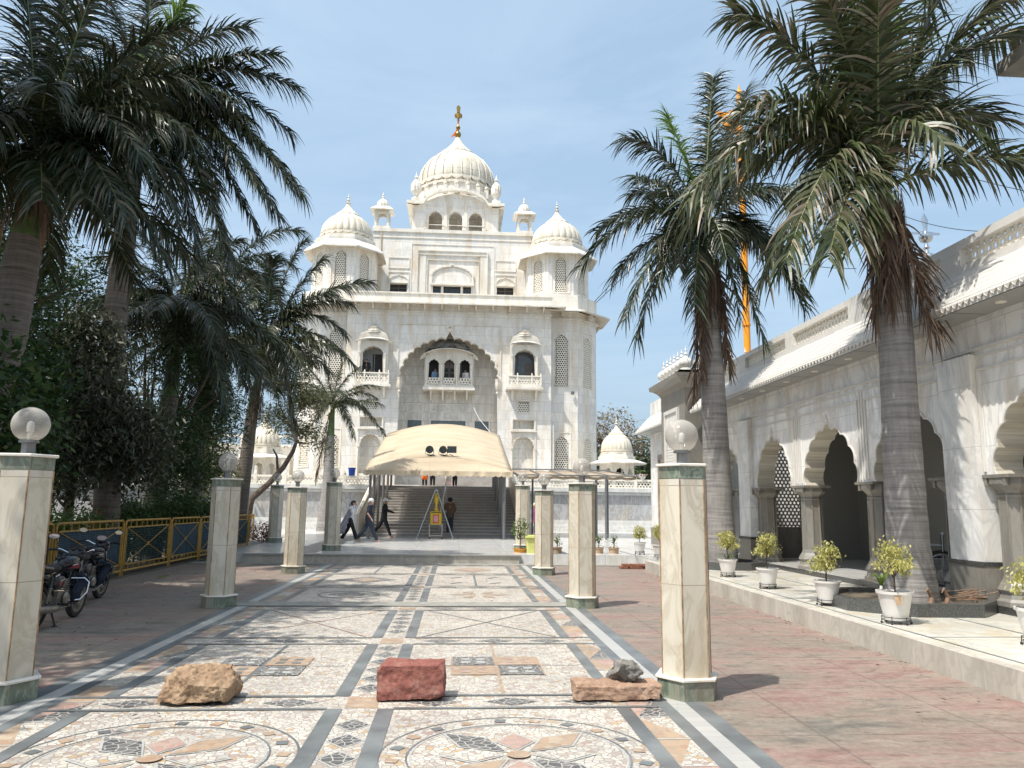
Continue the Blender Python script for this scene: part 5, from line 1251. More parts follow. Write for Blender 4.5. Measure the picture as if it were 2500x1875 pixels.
def twig_paths(mb, base, tips, r0, seed, m=0):
    q = random.Random(seed)
    for t in tips:
        b = Vector(base); t = Vector(t); mid = b.lerp(t,.5)+Vector((q.uniform(-.25,.25),q.uniform(-.25,.25),q.uniform(-.1,.3)))
        m2 = b.lerp(mid,.5)+Vector((q.uniform(-.1,.1),q.uniform(-.1,.1),0))
        mb.tube([b,m2,mid,mid.lerp(t,.5)+Vector((q.uniform(-.1,.1),0,q.uniform(-.1,.1))),t],[r0,r0*.8,r0*.55,r0*.35,r0*.12],7,m)
def tree(name, lab, cat, base, blobs, mat, n, size, seed, trunk_r=.12, group=None, **kw):
    t = thing(name, lab, cat, base, group); b = MB(); q = random.Random(seed)
    top = (base[0]+q.uniform(-.3,.3), base[1], blobs[0][2]-blobs[0][5]*.5)
    b.tube([base,Vector(base).lerp(Vector(top),.5)+Vector((.1,0,0)),top],[trunk_r*1.3,trunk_r,trunk_r*.8],8)
    tips = []
    for bl in blobs:
        for k in range(4): tips.append((bl[0]+q.uniform(-.7,.7)*bl[3], bl[1]+q.uniform(-.7,.7)*bl[4], bl[2]+q.uniform(-.4,.8)*bl[5]))
    twig_paths(b, top, tips, trunk_r*.6, seed); b.build('trunk', M['bark'], t, smooth=True)
    leafcloud('crown', t, mat, blobs, n, size, seed, **kw); return t

tree('broadleaf_tree','large dark broad-leaved tree filling the left edge behind the near globe lamp','tree',(-9.3,13.6,0),[(-7.5,12.3,3.4,1.0,.7,1.3),(-8.4,12.5,3.9,1.1,.7,1.0),(-9.2,13.8,3.6,1.4,1.2,1.3),(-8.9,14.6,3.4,1.1,1.1,1.3),(-10.5,14.5,3.0,1.4,1.4,1.3),(-8.6,15.6,2.5,.8,.9,.9),(-11.3,14,4.4,1,1,1),(-8.4,14.6,1.9,.6,.8,.6),(-10.4,15.4,5.3,1.5,1.3,1.0),(-9.3,17,3.9,1.0,1.1,1.3)],M['leafd'],29000,.16,1,.13,asp=.52,clump=.22)
tree('mango_tree','grey-green dusty-leaved tree between the two thick palm trunks','tree',(-9.6,19.6,0),[(-9.0,19.4,3.9,1.1,1.2,1.7),(-9.5,20.0,5.6,1.0,1.0,1.1),(-8.6,20.6,3.2,1.1,1.1,1.3),(-9.4,18.8,2.6,1.0,.9,.8)],M['leafm'],19000,.19,2,.12,asp=.28,droop=.9,clump=.22)
tree('slender_tree','dark feathery-leaved tree among the middle palm trunks','tree',(-9.2,24.9,0),[(-8.9,24.5,3.5,1.4,1.3,1.4),(-8.5,25.5,2.7,1.0,1.1,.9),(-8.6,23.6,2.2,.6,.8,.6),(-8.8,26.5,5.0,1.3,1.2,1.4),(-9.0,22.8,3.6,.9,.9,1.3),(-8.7,27.0,6.9,1.3,1.2,1.3),(-8.5,28.4,5.0,1.0,1.1,1.4),(-8.9,24,6.2,1.1,1.1,1.1)],M['leafd'],28000,.14,3,.16,asp=.3,clump=.2)
tree('neem_tree','tall feathery green tree rising behind the leftmost palm trunk','tree',(-12.2,21,0),[(-11.5,20.5,7.2,1.8,1.6,1.7),(-10.6,20.6,5.6,1.2,1.2,1.4),(-13,21,5.4,1.7,1.5,1.6),(-9.9,21,7.6,.9,.9,.8),(-10.2,17,7.9,1.4,1.5,1.1),(-10.4,19.5,5.2,1.2,1.2,1.3),(-9.2,16.8,6.4,.9,1.0,1.0)],M['leafd'],30000,.13,4,.14,asp=.32,clump=.25)
tree('yellow_green_tree','sunlit yellow-green feathery tree left of the fourth palm trunk','tree',(-9.6,29.4,0),[(-9.2,29.2,3.4,1.0,1.0,1.3),(-8.9,30,2.6,.8,.8,.8)],M['leafy'],6500,.12,5,.08,asp=.3,clump=.16)
FT = thing('feathery_tree','thin pale-leaved tree with a bare dark limb, in front of the left tower','tree',(-9.0,34.2,0))
mb = MB(); limb = [P(545,1075,34),P(580,1045,34),P(612,1010,34),P(633,975,34),P(640,955,34)]
mb.tube([(-9.0,34.2,0),limb[0]-Vector((.1,0,.3))]+limb,[.2,.17,.15,.13,.11,.09,.07],9); mb.tube([limb[1],P(600,1020,34),P(598,985,34),P(590,970,34)],[.09,.07,.05,.03],7)
bl = []
for (x,y,rr) in ((610,820,1.0),(660,860,1.0),(650,930,.8),(600,900,.9),(690,960,.5),(585,790,.8),(640,780,.7)):
    c = P(x,y,35); bl.append((c.x,c.y,c.z,rr,rr,rr*.6)); twig_paths(mb, limb[-1], [c], .05, int(x)); twig_paths(mb, c, [c+Vector((rnd.uniform(-.8,.8),rnd.uniform(-.6,.6),rnd.uniform(-.3,.4))) for _ in range(5)], .018, int(x)+1)
mb.build('trunk', M['bark'], FT, smooth=True); leafcloud('crown', FT, M['leafs'], bl, 11000, .17, 6, asp=.3, clump=.28, per=10)
tree('broadleaf_tree','tall shady tree just outside the left edge, throwing dappled shade on the near left paving','tree',(-9.2,8.0,0),[(-9.0,5,8.0,1.8,2.4,1.2),(-8.4,8.6,8.4,1.6,2.0,1.1),(-9.4,11.3,8.6,1.5,1.5,1.1),(-8.8,10.2,10.8,1.5,1.9,1.0),(-7.6,7.5,9.6,1.2,1.6,.8),(-10.2,13.2,7.4,1.3,1.3,1.1),(-7.8,10.6,11.6,1.3,1.6,.8)],M['leafd'],20000,.24,26,.2,clump=.35)
def hedge(lab, x0,x1,y0,y1,z1,n,seed,flower=0, mat='leafh'):
    t = thing('hedge' if not flower else 'flowering_shrub', lab, 'hedge' if not flower else 'shrub', ((x0+x1)/2,(y0+y1)/2,0))
    r = np.random.default_rng(seed); k = int((y1-y0)/.5)+1
    bl = [((x0+x1)/2, y0+(y1-y0)*i/k, z1*.55, (x1-x0)/2, .5, z1*.5) for i in range(k+1)]
    leafcloud('foliage', t, M[mat], bl, int(n*2.3), .09, seed, asp=.5, clump=.12, droop=-.2)
    if flower: leafcloud('blossoms', t, M['flower'], [(b[0],b[1],b[2]+.1,b[3],b[4],b[5]) for b in bl], flower, .06, seed+1, asp=.8, clump=.1, per=4)
    b = MB(); [b.tube([(bb[0],bb[1],0),(bb[0],bb[1],z1*.6)],.03,5) for bb in bl]; b.build('stems', M['bark'], t)
hedge('clipped dark green hedge behind the yellow fence, left section', -9.3,-8.5,20.6,25,1.80,9000,11)
hedge('taller clipped hedge block beside the second left lamp pillar', -9.4,-8.4,25.3,29,2.0,8000,12)
hedge('bougainvillea with red flowers behind the motorcycles', -9.3,-8.3,14.5,19.8,1.5,7000,13,260,'leafg')
t = thing('red_shrub','small reddish shrub at the end of the yellow fence','shrub',(-7.6,31.5,0)); leafcloud('foliage', t, M['redleaf'] if 'redleaf' in M else M['leafbr'], [(-7.6,31.5,.5,.5,.6,.5)], 900, .12, 14, clump=.12)
def bgtree(x, y, z, r, mat, n, size, seed, lab):
    tree('background_tree', lab, 'tree', (x,y,0), [(x,y,z,r,r*.8,r*.75),(x-r*.5,y,z-r*.4,r*.7,r*.7,r*.6),(x+r*.55,y,z-r*.35,r*.7,r*.7,r*.55)], mat, n, size, seed, .3, 'trees beyond the right of the temple', clump=.5, asp=.5)
bgtree(15.5,78,9.0,3.6,M['leafbr'],5000,.3,21,'bare brownish tree behind the small right kiosk')
bgtree(21.5,80,6.4,4.2,M['leafbg'],8000,.38,22,'bright green tree right of the small kiosk')
bgtree(14.5,74,5.0,3.2,M['leafbg'],6000,.34,23,'green tree just behind the small right kiosk dome')
bgtree(29,84,7,4.5,M['leafbg'],5000,.4,24,'green tree mostly hidden behind the arcade wing')
tree('background_tree','dense green trees closing the view at far left beyond the palms','tree',(-22,42,0),[(-20,42,6,5,3,4.5),(-27,40,6,5,3,4.5),(-15,44,4.6,2.4,2,2.2)],M['leafm'],9000,.36,25,.4,clump=.5)

# ------------------------------------------------------------------ palms
def frond_geo(acc, B, T, arch_h, seed, leaf=.62, dens=58, droopy=1.0, twist=0, wd=.030, spread=1.0):
    q = random.Random(seed); B, T = Vector(B), Vector(T); L = (T-B).length
    C = B.lerp(T,.45)+Vector((0,0,arch_h)); path = []
    N = 22
    for i in range(N+1):
        t = i/N; path.append(B*(1-t)**2+C*(2*t*(1-t))+T*t*t)
    rac = acc[0]; rac.tube(path, [.032*(1-.85*i/N)*(1.6 if i < 3 else 1) for i in range(N+1)], 6)
    lv = acc[1]; n = int(dens*L/2.6)
    for k in range(n):
        t = .13+.87*(k+.5)/n; f = t*N; i = min(int(f), N-1); p = path[i].lerp(path[i+1], f-i); tan = (path[i+1]-path[i]).normalized()
        side = tan.cross(Vector((0,0,1))); side = side.normalized() if side.length > .05 else Vector((1,0,0)); upn = side.cross(tan)
        prof = min(1,.45+(t-.1)*3)*(1-.42*max(0,t-.25))
        for s in (-1,1):
            ll = leaf*prof*q.uniform(.8,1.15); fwd = .35+.75*t+q.uniform(-.15,.15)
            d = (side*s*(1-.25*t)*spread+tan*fwd+upn*q.uniform(-.45,.6)).normalized()
            w = tan*.8+upn*q.uniform(-.6,.6); w = (w-d*w.dot(d)); w = w.normalized()*wd*q.uniform(.8,1.25)*.5
            pts = [p]; cur = p.copy(); m = 5; g = q.uniform(.16,.42)*droopy
            for j in range(m):
                cur = cur+d*(ll/m); pts.append(cur.copy()); d = (d+Vector((0,0,-g))).normalized()
            vs = []
            for j, pp in enumerate(pts):
                ww = w*(.9,1.1,1,.8,.5,.08)[j]; vs += [pp-ww, pp+ww]
            lv.add(vs, [(2*j,2*j+1,2*j+3,2*j+2) for j in range(m)])
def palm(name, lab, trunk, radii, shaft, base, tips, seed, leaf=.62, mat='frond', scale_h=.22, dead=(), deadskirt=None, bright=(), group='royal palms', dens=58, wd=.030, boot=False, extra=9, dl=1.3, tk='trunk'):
    dens *= 1.5; wd *= 1.0; leaf *= dl
    t = thing('palm_tree', lab, 'palm tree', trunk[0], group)
    b = MB(); pts = []; rs = []
    n = 30
    for i in range(n+1):
        f = i/n*(len(trunk)-1); k = min(int(f), len(trunk)-2); pts.append(Vector(trunk[k]).lerp(Vector(trunk[k+1]), f-k)); rs.append(radii[k]+(radii[k+1]-radii[k])*(f-k)*1.0)
    rs = [r_*(1+.015*math.sin(i*2.3)) for i, r_ in enumerate(rs)]
    b.tube(pts, rs, 20); b.build('trunk', M[tk], t, smooth=True)
    if shaft:
        b = MB(); b.tube([trunk[-1]]+list(shaft), [radii[-1]*.98]+[radii[-1]*(.95-.4*(i+1)/len(shaft)) for i in range(len(shaft))], 16); b.build('crownshaft', M['shaft'], t, smooth=True)
    if boot:
        b = MB(); c = Vector(trunk[-1]); r = radii[-1]
        for sgn in (-1,1): b.add([c+Vector((sgn*r*1.05,-.1,1.2)),c+Vector((sgn*r*1.5,-.12,-.1)),c+Vector((sgn*r*1.25,-.14,-.35)),c+Vector((sgn*r*.95,-.2,.6))], [(0,1,2,3)])
        b.build('dry_sheath', M['boot'], t)
    q = random.Random(seed)
    for i, tip in enumerate(tips):
        arc = tip[3] if len(tip) > 3 else None
        T_ = P(tip[0], tip[1], base[1]+tip[2]); B_ = Vector(base)+Vector((q.uniform(-.08,.08),q.uniform(-.08,.08),q.uniform(-.35,.25)))
        L = (T_-B_).length; ah = arc if arc is not None else (.30*L+max(0,(B_.z-T_.z))*.55)
        acc = (MB(), MB()); frond_geo(acc, B_, T_, ah, seed*100+i, leaf*q.uniform(.9,1.1), dens, 1.0, wd=wd)
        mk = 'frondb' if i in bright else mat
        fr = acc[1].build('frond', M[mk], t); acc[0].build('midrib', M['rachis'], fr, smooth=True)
    for i in range(extra):
        a = i*2.399+seed; Lx = q.uniform(2.3,3.4); T_ = Vector(base)+Vector((math.cos(a)*Lx, math.sin(a)*Lx, q.uniform(-2.0,.4)))
        acc = (MB(), MB()); B_ = Vector(base)+Vector((0,0,q.uniform(-.4,.2))); frond_geo(acc, B_, T_, .8+.4*(B_.z-T_.z), seed*100+50+i, leaf, dens, 1.0, wd=wd)
        fr = acc[1].build('frond', M[mat], t); acc[0].build('midrib', M['rachis'], fr, smooth=True)
    if deadskirt:
        b = MB()
        for (c, z1, z0, r, cnt) in deadskirt:
            for k in range(cnt):
                a = q.uniform(0,2*PI); rr = r*q.uniform(.85,1.25); x, y = c[0]+rr*math.cos(a), c[1]+rr*math.sin(a); zt = z1-q.uniform(0,.5*(z1-z0)); zb = max(z0, zt-q.uniform(.3,.6)*(z1-z0)); 
                w = .018*q.uniform(.6,1.4); ta = Vector((-math.sin(a),math.cos(a),0))*w; o = q.uniform(.0,.14)
                vs = []
                for j in range(5):
                    f = j/4; p = Vector((x+o*f*math.cos(a)+q.uniform(-.02,.02), y+o*f*math.sin(a)+q.uniform(-.02,.02), zt+(zb-zt)*f)); vs += [p-ta*(1-f*.8), p+ta*(1-f*.8)]
                b.add(vs, [(2*j,2*j+1,2*j+3,2*j+2) for j in range(4)])
        b.build('dead_leaf_skirt', M['dead'], t)
    for i, (p0, p1, sd) in enumerate(dead):
        acc = (MB(), MB()); frond_geo(acc, p0, p1, .1, seed*77+i, leaf*.8, 44, .8, spread=.35); fr = acc[1].build('dead_frond', M['dead'], t); acc[0].build('midrib', M['boot'], fr)
    return t
# right near palm
palm('p','big palm on the right growing from the octagonal granite planter, trunk before the arcade',[(7.0,11.67,.3),(6.98,11.67,1.2),(7.0,11.67,3.2),(7.02,11.67,5.3)],[.40,.31,.275,.25],[(6.97,11.67,6.2),(6.94,11.67,7.2)],(6.94,11.67,7.35),
  [(1590,30,.5,1.3),(1600,240,-.6,1.4),(1560,330,.9,1.6),(1500,470,.2,1.9),(1480,440,-.8,1.9),(1650,600,-.2,1.9),(1700,560,-1.3,1.7),(1790,560,-1.6,1.3),(1850,520,-1.2,1.2),
   (2150,260,.3,1.2),(2120,300,-1.0,1.4),(2040,310,-1.5,1.3),(2240,80,.4,1.5),(2200,-20,-.6,1.3),(1850,-260,.2,.5),(1960,-280,.6,.6),(1730,-150,.9,.8),(2080,-120,-.4,.9),(1760,-60,-.9,1.0),(1780,300,2.4,1.4),(2010,220,2.4,1.4),(1900,-60,-1.3,.8)],
  31, leaf=.80, mat='frondg', extra=1, deadskirt=[((6.98,11.67),7.0,4.5,.24,300)], bright=(14,), dens=50, wd=.044,
  dead=[((6.9,11.5,7.0),(6.55,11.4,4.7),0),((7.1,11.5,6.6),(7.55,11.4,4.6),0),((7.05,11.4,6.3),(7.3,11.2,4.5),0),((6.9,11.5,6.8),(6.75,11.3,5.0),0)])
palm('p','palm on the right beyond the near pillar, straight ringed trunk with brown dead leaves',[(6.66,19.25,.3),(6.62,19.25,1.4),(6.55,19.25,5.3),(6.47,19.25,7.9)],[.41,.36,.30,.27],[(6.47,19.25,8.6),(6.5,19.25,9.1)],(6.5,19.25,9.25),
  [(1255,575,.2,1.9),(1290,500,.9,1.5),(1375,730,-.3,2.0),(1350,690,-.8,1.8),(1352,300,.2,1.2),(1365,420,.7,1.0),(1440,250,.8,.5),(1540,165,.5,.6),(1610,200,.9,.6),(1740,670,0,1.9),(1735,640,.6,1.7),(1600,690,-.6,1.8),(1500,660,-1.2,1.4),(1650,740,-.5,1.8),(1430,560,1.4,1.2),(1660,350,.7,1.0),(1700,430,-.5,1.2),(1570,560,-1.3,1.2),(1420,620,-1.0,1.6)],
  32, leaf=.76, extra=6, dens=56, wd=.036, deadskirt=[((6.5,19.25),8.3,5.9,.29,300)], bright=(6,),
  dead=[((6.35,19.1,8.4),(6.0,19.1,4.6),0),((6.65,19.1,8.4),(6.95,19.1,5.2),0),((6.4,19.0,8.0),(6.2,19.0,5.0),0),((6.7,19.0,8.2),(6.85,19.0,5.6),0)])
# left row
palm('p','leftmost palm with a thick ringed trunk and green crownshaft, at the left picture edge',[(-8.6,13.5,0),(-8.3,13.5,1.5),(-7.75,13.5,4.6),(-7.62,13.5,6.3)],[.38,.34,.31,.27],[(-7.6,13.5,7.0),(-7.62,13.5,7.7)],(-7.62,13.5,7.8),
  [(420,300,-.4,1.5),(300,330,-1,1.4),(180,430,-1.2,1.2),(-160,300,0,1.4),(-120,40,.3,.9),(40,-170,.3,.6),(240,-110,-.3,.8),(400,60,.5,1.1),(330,200,.9,1.1),(-20,420,-1,1.3),(90,430,-1.6,1.0),(430,190,.2,1.4),(-100,460,.5,1.5),(160,-60,1.2,.8),(240,400,.6,1.5),(360,430,.2,1.7),(320,260,1.2,1.3),(130,380,1.5,1.2)],
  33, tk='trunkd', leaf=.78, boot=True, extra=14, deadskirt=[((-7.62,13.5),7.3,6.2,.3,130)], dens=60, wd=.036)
palm('p','second tall palm from the left, grey trunk passing behind the dusty tree',[(-8.85,20.5,0),(-8.85,20.5,1.3),(-9.1,20.5,6.4),(-9.0,20.5,10.6)],[.36,.32,.30,.25],[(-8.98,20.5,11.6),(-9.0,20.5,12.6)],(-9.0,20.5,12.7),
  [(640,190,0,1.4),(630,400,-.5,1.9),(580,440,-1,1.9),(480,520,-1.0,2.0),(150,440,.3,1.9),(110,300,0,1.4),(260,490,-1.2,1.6),(400,10,0,.9),(530,60,.5,1.1),(600,120,-.6,1.2),(340,-120,0,.5),(200,-60,.4,.9),(100,150,.5,1.2),(540,300,.9,1.7),(390,540,-.6,2.1),(630,290,.6,1.7),(250,420,1.2,1.7),(340,300,-2.2,.9),(500,570,-.5,2.1),(430,560,.3,2.1),(560,510,.2,2.0),(605,470,.4,1.9),(350,510,.7,1.9),(655,420,.1,1.8)],
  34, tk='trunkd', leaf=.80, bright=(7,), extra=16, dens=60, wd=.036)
palm('p','third palm from the left with a drooping dark crown below the taller ones',[(-9.25,24.5,0),(-9.2,24.5,1.4),(-9.0,24.5,5.0)],[.36,.32,.26],[(-8.95,24.5,6.4),(-8.97,24.5,7.6)],(-8.97,24.5,7.8),
  [(265,610,-.5,1.4),(285,700,.3,1.7),(490,890,-1,2.0),(520,820,0,1.9),(215,560,.5,1.2),(300,500,0,1.0),(520,520,0,1.2),(575,600,-.3,1.4),(150,720,.5,1.7),(370,830,-1.2,1.6),(560,720,.4,1.7),(440,520,.5,.8),(240,740,.8,1.6)],
  35, tk='trunkd', leaf=.75, extra=14, dens=54, wd=.034)
palm('p','fourth palm from the left, thick pale lower trunk behind the hedge',[(-9.2,27.5,0),(-9.15,27.5,1.4),(-9.05,27.5,4.6)],[.38,.34,.27],[(-8.95,27.5,5.8),(-8.95,27.5,7.2)],(-8.95,27.5,7.4),
  [(540,840,-.7,1.7),(480,900,0,1.8),(320,790,.2,1.6),(580,720,0,1.4),(500,620,0,1.0),(560,620,.4,1.1),(420,860,-.6,1.5),(310,680,.6,1.3)],
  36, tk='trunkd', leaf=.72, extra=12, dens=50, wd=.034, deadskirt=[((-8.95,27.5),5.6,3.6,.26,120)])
palm('p','palm at the right end of the left row, crown overlapping the left tower',[(-8.5,31,0),(-8.4,31,1.4),(-8.15,31,5.4)],[.34,.29,.22],[(-8.0,31,6.6),(-7.9,31,7.9)],(-7.85,31,8.1),
  [(590,560,-.8,1.6),(540,660,-1.2,1.6),(640,720,.5,2.0),(580,800,.2,2.0),(660,520,.5,1.7),(800,610,.2,1.5),(745,720,-.3,1.9),(772,800,-.8,2.2),(690,760,-1.2,1.7),(635,930,.3,2.3),(450,720,.3,1.8),(430,570,0,1.3),(480,520,0,1.1),(620,800,-1.5,1.6),(760,660,.8,1.6),(700,560,1.0,1.0),(480,800,-.5,2.0),(730,640,-1,1.5)],
  37, tk='trunkd', leaf=.72, extra=12, dens=54, wd=.036, deadskirt=[((-8.05,31),6.6,4.6,.22,140)])
palm('p','small slim palm standing on the forecourt left of the stairs',[(-7.15,43.6,.275),(-7.13,43.6,1.4),(-7.1,43.6,2.6),(-7.1,43.6,5.5)],[.50,.42,.33,.22],[(-7.08,43.6,6.3),(-7.05,43.6,7.1)],(-7.05,43.6,7.3),
  [(632,832,0,.9),(650,880,-.3,1.2),(670,800,.3,.5),(818,835,0,.9),(790,885,-.3,1.2),(740,785,.2,.3),(700,780,0,.3),(775,795,.4,.6),(690,905,-.7,1.1),(745,900,-.9,1.0),(812,860,.6,1.1),(640,860,.6,1.1),(720,860,1,.8)],
  38, leaf=.66, dens=60, dl=1.0, dead=[((-7.2,43.5,6.8),(-7.75,43.4,3.0),0)])
palm('p','palm mostly hidden behind the left row, only its top fronds showing against the sky',[(-11,34,0),(-10.9,34,6),(-10.7,34,10.0)],[.3,.26,.2],[(-10.6,34,10.8),(-10.6,34,11.6)],(-10.6,34,11.8),
  [(655,500,.3,1.7),(440,560,.4,1.7),(400,480,0,1.3),(500,600,-.6,1.8),(610,620,-.4,1.9),(640,580,.5,1.8),(560,640,-.9,1.8),(460,500,.6,1.2)],
  39, tk='trunkd', leaf=.75, extra=12, dens=50, wd=.036)

# ------------------------------------------------------------------ granite planters round the palms
def planter(x, y, r, lab, far=False):
    t = thing('tree_planter', lab, 'planter', (x,y,.28)); b = MB(); rot = .35
    o = [(x+r*math.cos(rot+PI/4*k), y+r*1.0*math.sin(rot+PI/4*k)) for k in range(8)]; i_ = [(x+(r-.14)*math.cos(rot+PI/4*k), y+(r-.14)*math.sin(rot+PI/4*k)) for k in range(8)]
    vs = [(p[0],p[1],.275) for p in o]+[(p[0],p[1],.46) for p in o]+[(p[0],p[1],.46) for p in i_]+[(p[0],p[1],.3) for p in i_]
    b.add(vs, [(a*8+k,a*8+(k+1)%8,(a+1)*8+(k+1)%8,(a+1)*8+k) for a in range(3) for k in range(8)]); b.build('rim', M['dgranite'], t)
    b = MB(); b.add([(p[0],p[1],.39) for p in i_], [tuple(range(8))]); b.build('soil', M['soil'], t)
    return t
planter(6.95,11.75,1.25,'octagonal speckled granite planter around the big right palm'); planter(6.72,19.3,1.0,'dark octagonal granite planter around the farther right palm')
t = thing('dracaena','small stubby stemmed plant with a tuft of green leaves in the near planter','plant',(5.98,11.35,.39)); p0 = P(1903,1295,11.2)
t.location = (p0.x,11.2,.39); b = MB(); b.tube([(0,0,-.02),(.0,0,.12),(.02,0,.26)],[.03,.025,.022],8); b.build('stem', M['potw'], t, loc=L0)
b = MB()
for k in range(9):
    a = k*2.4; w = Vector((-math.sin(a),math.cos(a),0))*.018; pts = [Vector((.02+math.cos(a)*q_*.16,math.sin(a)*q_*.16,.24+z_)) for q_,z_ in ((0,0),(.35,.13),(.7,.19),(1,.14))]
    b.add([p for i, pp in enumerate(pts) for p in (pp-w*(1,1.2,.8,.1)[i], pp+w*(1,1.2,.8,.1)[i])], [(2*j,2*j+1,2*j+3,2*j+2) for j in range(3)])
b.build('leaves', M['frondb'], t, loc=L0)
for i,(px,lab) in enumerate(((2045,'curled dry brown leaf sheath standing in the near planter'),(2010,'smaller dry curled stalk beside the big palm in its planter'))):
    p0 = P(px,1305,11.1); b = MB(); b.tube([(p0.x,11.1,.38),(p0.x+.04,11.12,.5),(p0.x-.03,11.1,.62),(p0.x-.06,11.1,.56)],[.04,.035,.02,.008],7); tag(b.build('dry_leaf', M['boot']), lab, 'dry leaf')
t = thing('dead_twigs','loose pile of dead palm twigs in the right of the near planter','twigs',(7.7,11.3,.4)); b = MB()
for k in range(22): a = rnd.uniform(-.3,.3); x, y, z = 7.55+rnd.uniform(-.2,.2), 11.35+rnd.uniform(-.2,.2), .42+rnd.uniform(0,.12); b.tube([(x,y,z),(x+.5*math.cos(a),y+.3*math.sin(a),z+rnd.uniform(-.02,.12))],.006,4)
b.build('twigs', M['boot'], t)

# ------------------------------------------------------------------ potted plants
def pot_white(s=1.0, lab='x'):
    t = thing('potted_ficus', lab, 'potted plant', (0,0,0), 'white potted ficus plants along the veranda edge')
    b = MB(); b.lathe([(.125*s,.04),(.165*s,.20*s+.03),(.185*s,.30*s+.03),(.188*s,.31*s+.03),(.205*s,.315*s+.03),(.207*s,.345*s+.03),(.19*s,.345*s+.03),(.175*s,.30*s+.03),(.0,.295*s+.03)],36); b.build('pot', M['potw'], t, smooth=True, loc=L0)
    b = MB(); b.lathe([(.175*s,.28*s+.03),(.17*s,.322*s+.03),(.01,.326*s+.03)],24); b.build('soil', M['soil'], t, loc=L0)
    b = MB()
    for zz, rr in ((.045,.15*s),(.085,.155*s)): b.tube([(rr*math.cos(2*PI*k/24),rr*math.sin(2*PI*k/24),zz) for k in range(25)], .005, 5, cap=False)
    for k in range(6):
        a = PI/3*k; b.tube([(.155*s*math.cos(a),.155*s*math.sin(a),.10),(.16*s*math.cos(a),.16*s*math.sin(a),.03)],.005,5); b.lathe([(.012,0),(.016,.008),(.016,.02),(.01,.028)],8,(.16*s*math.cos(a),.16*s*math.sin(a),0))
    b.build('wheeled_stand', M['black'], t, loc=L0)
    return t
def leafball(parent, blobs, mat, n, size, seed, **kw):
    o = leafcloud('leaves', None, mat, blobs, n, size, seed, **kw); o.parent = parent; o.location = (0,0,0); return o
pots = [(1577,1247,1.0,.60,'white pot with bushy ficus and strap leaves, right of the nearest right pillar'),(1665,1273,1.0,.62,'white potted ficus standing before the granite column of the second arch'),(1797,1310,1.0,.55,'white potted ficus with a wide low crown left of the big palm planter'),(1948,1350,1.12,.62,'largest white potted ficus, chipped rim, in front of the big palm planter'),
        (1427,1205,1.0,.55,'white potted ficus just left of the nearest right lamp pillar'),(1384,1198,1.0,.5,'leftmost white potted ficus, on the far veranda corner'),(2266,1400,1.1,.55,'white potted ficus cut off by the right picture edge')]
for i,(px,py,s,hh,lab) in enumerate(pots):
    d = fw+rt*((px*1.1302-1250)/FPX)+up*((937.5-py*1.1302)/FPX); g = EYE+d*((.28-1.75)/d.z)
    t = pot_white(s, lab); t.location = (g.x, g.y+.12, .282); t.rotation_euler.z = i*1.3; H = .36*s+hh; rr = .21*s
    b = MB(); b.tube([(0,0,.3),(.01,.01,.42),(-.01,.0,.36+hh*.5)],[.014,.012,.01],7); q = random.Random(i)
    for k in range(9): a = k*2.4; b.tube([(0,0,.36+hh*.35),(.1*math.cos(a),.1*math.sin(a),.36+hh*.6),(.17*math.cos(a),.17*math.sin(a),.36+hh*.7+.1*q.random())],[.008,.006,.003],5)
    b.build('stem', M['bark'], t, smooth=True, loc=L0)
    leafball(t, [(0,0,H-.15,rr*.95,rr*.95,.17),(.05,.05,H-.27,rr*1.05,rr*1.05,.12),(-.06,-.03,H-.05,rr*.7,rr*.7,.12)], M['leafp'], 950, .052, 40+i, asp=.42, droop=1.3, clump=.035, per=9)
    if i == 0:
        b = MB()
        for k in range(7): a = k*.95; w = Vector((-math.sin(a),math.cos(a),0))*.012; pp = [Vector((math.cos(a)*u_,math.sin(a)*u_,z_)) for u_,z_ in ((.02,.34),(.12,.46),(.26,.48),(.36,.38))]; b.add([v for j, v0 in enumerate(pp) for v in (v0-w*(1,1,.8,.1)[j], v0+w*(1,1,.8,.1)[j])], [(2*j,2*j+1,2*j+3,2*j+2) for j in range(3)])
        b.build('strap_leaves', M['frondb'], t, loc=L0)
    if i == 3:
        b = MB(); b.add([(-.06,-.212,.37),(.03,-.222,.385),(.05,-.228,.33),(.02,-.215,.27),(-.03,-.212,.24),(-.05,-.215,.31)],[(0,1,2,3,4,5)]); pt_ = b.build('peeling_patch', M['potb'], t, loc=L0); pt_.rotation_euler.z = -t.rotation_euler.z-.3
def taper_pot(px, y, r, h, mat, lab, plant, seed, name='potted_shrub', cat='potted plant', grp='beige tapered pots along the forecourt edge'):
    p0 = P(px,1200,y); t = thing(name, lab, cat, (p0.x,y,0), grp); b = MB()
    b.lathe([(r*.72,0),(r*.95,h*.93),(r*1.08,h*.94),(r*1.1,h),(r*.95,h),(r*.88,h*.9),(.0,h*.89)],28,ribs=(0 if grp else 28),amp=.03); b.build('pot', mat, t, smooth=True, loc=L0)
    b = MB(); b.lathe([(r*.9,h*.88),(.01,h*.93)],20); b.build('soil', M['soil'], t, loc=L0)
    ht, n, spread, lm = plant; b = MB(); q = random.Random(seed)
    b.tube([(0,0,h*.8),(.02,0,h+ht*.5),(-.02,0,h+ht*.9)],[.018,.014,.006],6)
    for k in range(6): a = k*2.1; b.tube([(0,0,h+ht*.3),(spread*.6*math.cos(a),spread*.6*math.sin(a),h+ht*(.5+.4*q.random()))],[.01,.004],5)
    b.build('stem', M['bark'], t, loc=L0)
    if n: leafball(t, [(0,0,h+ht*.62,spread,spread,ht*.42)], lm, n, .085, seed, clump=.05, per=6)
    return t
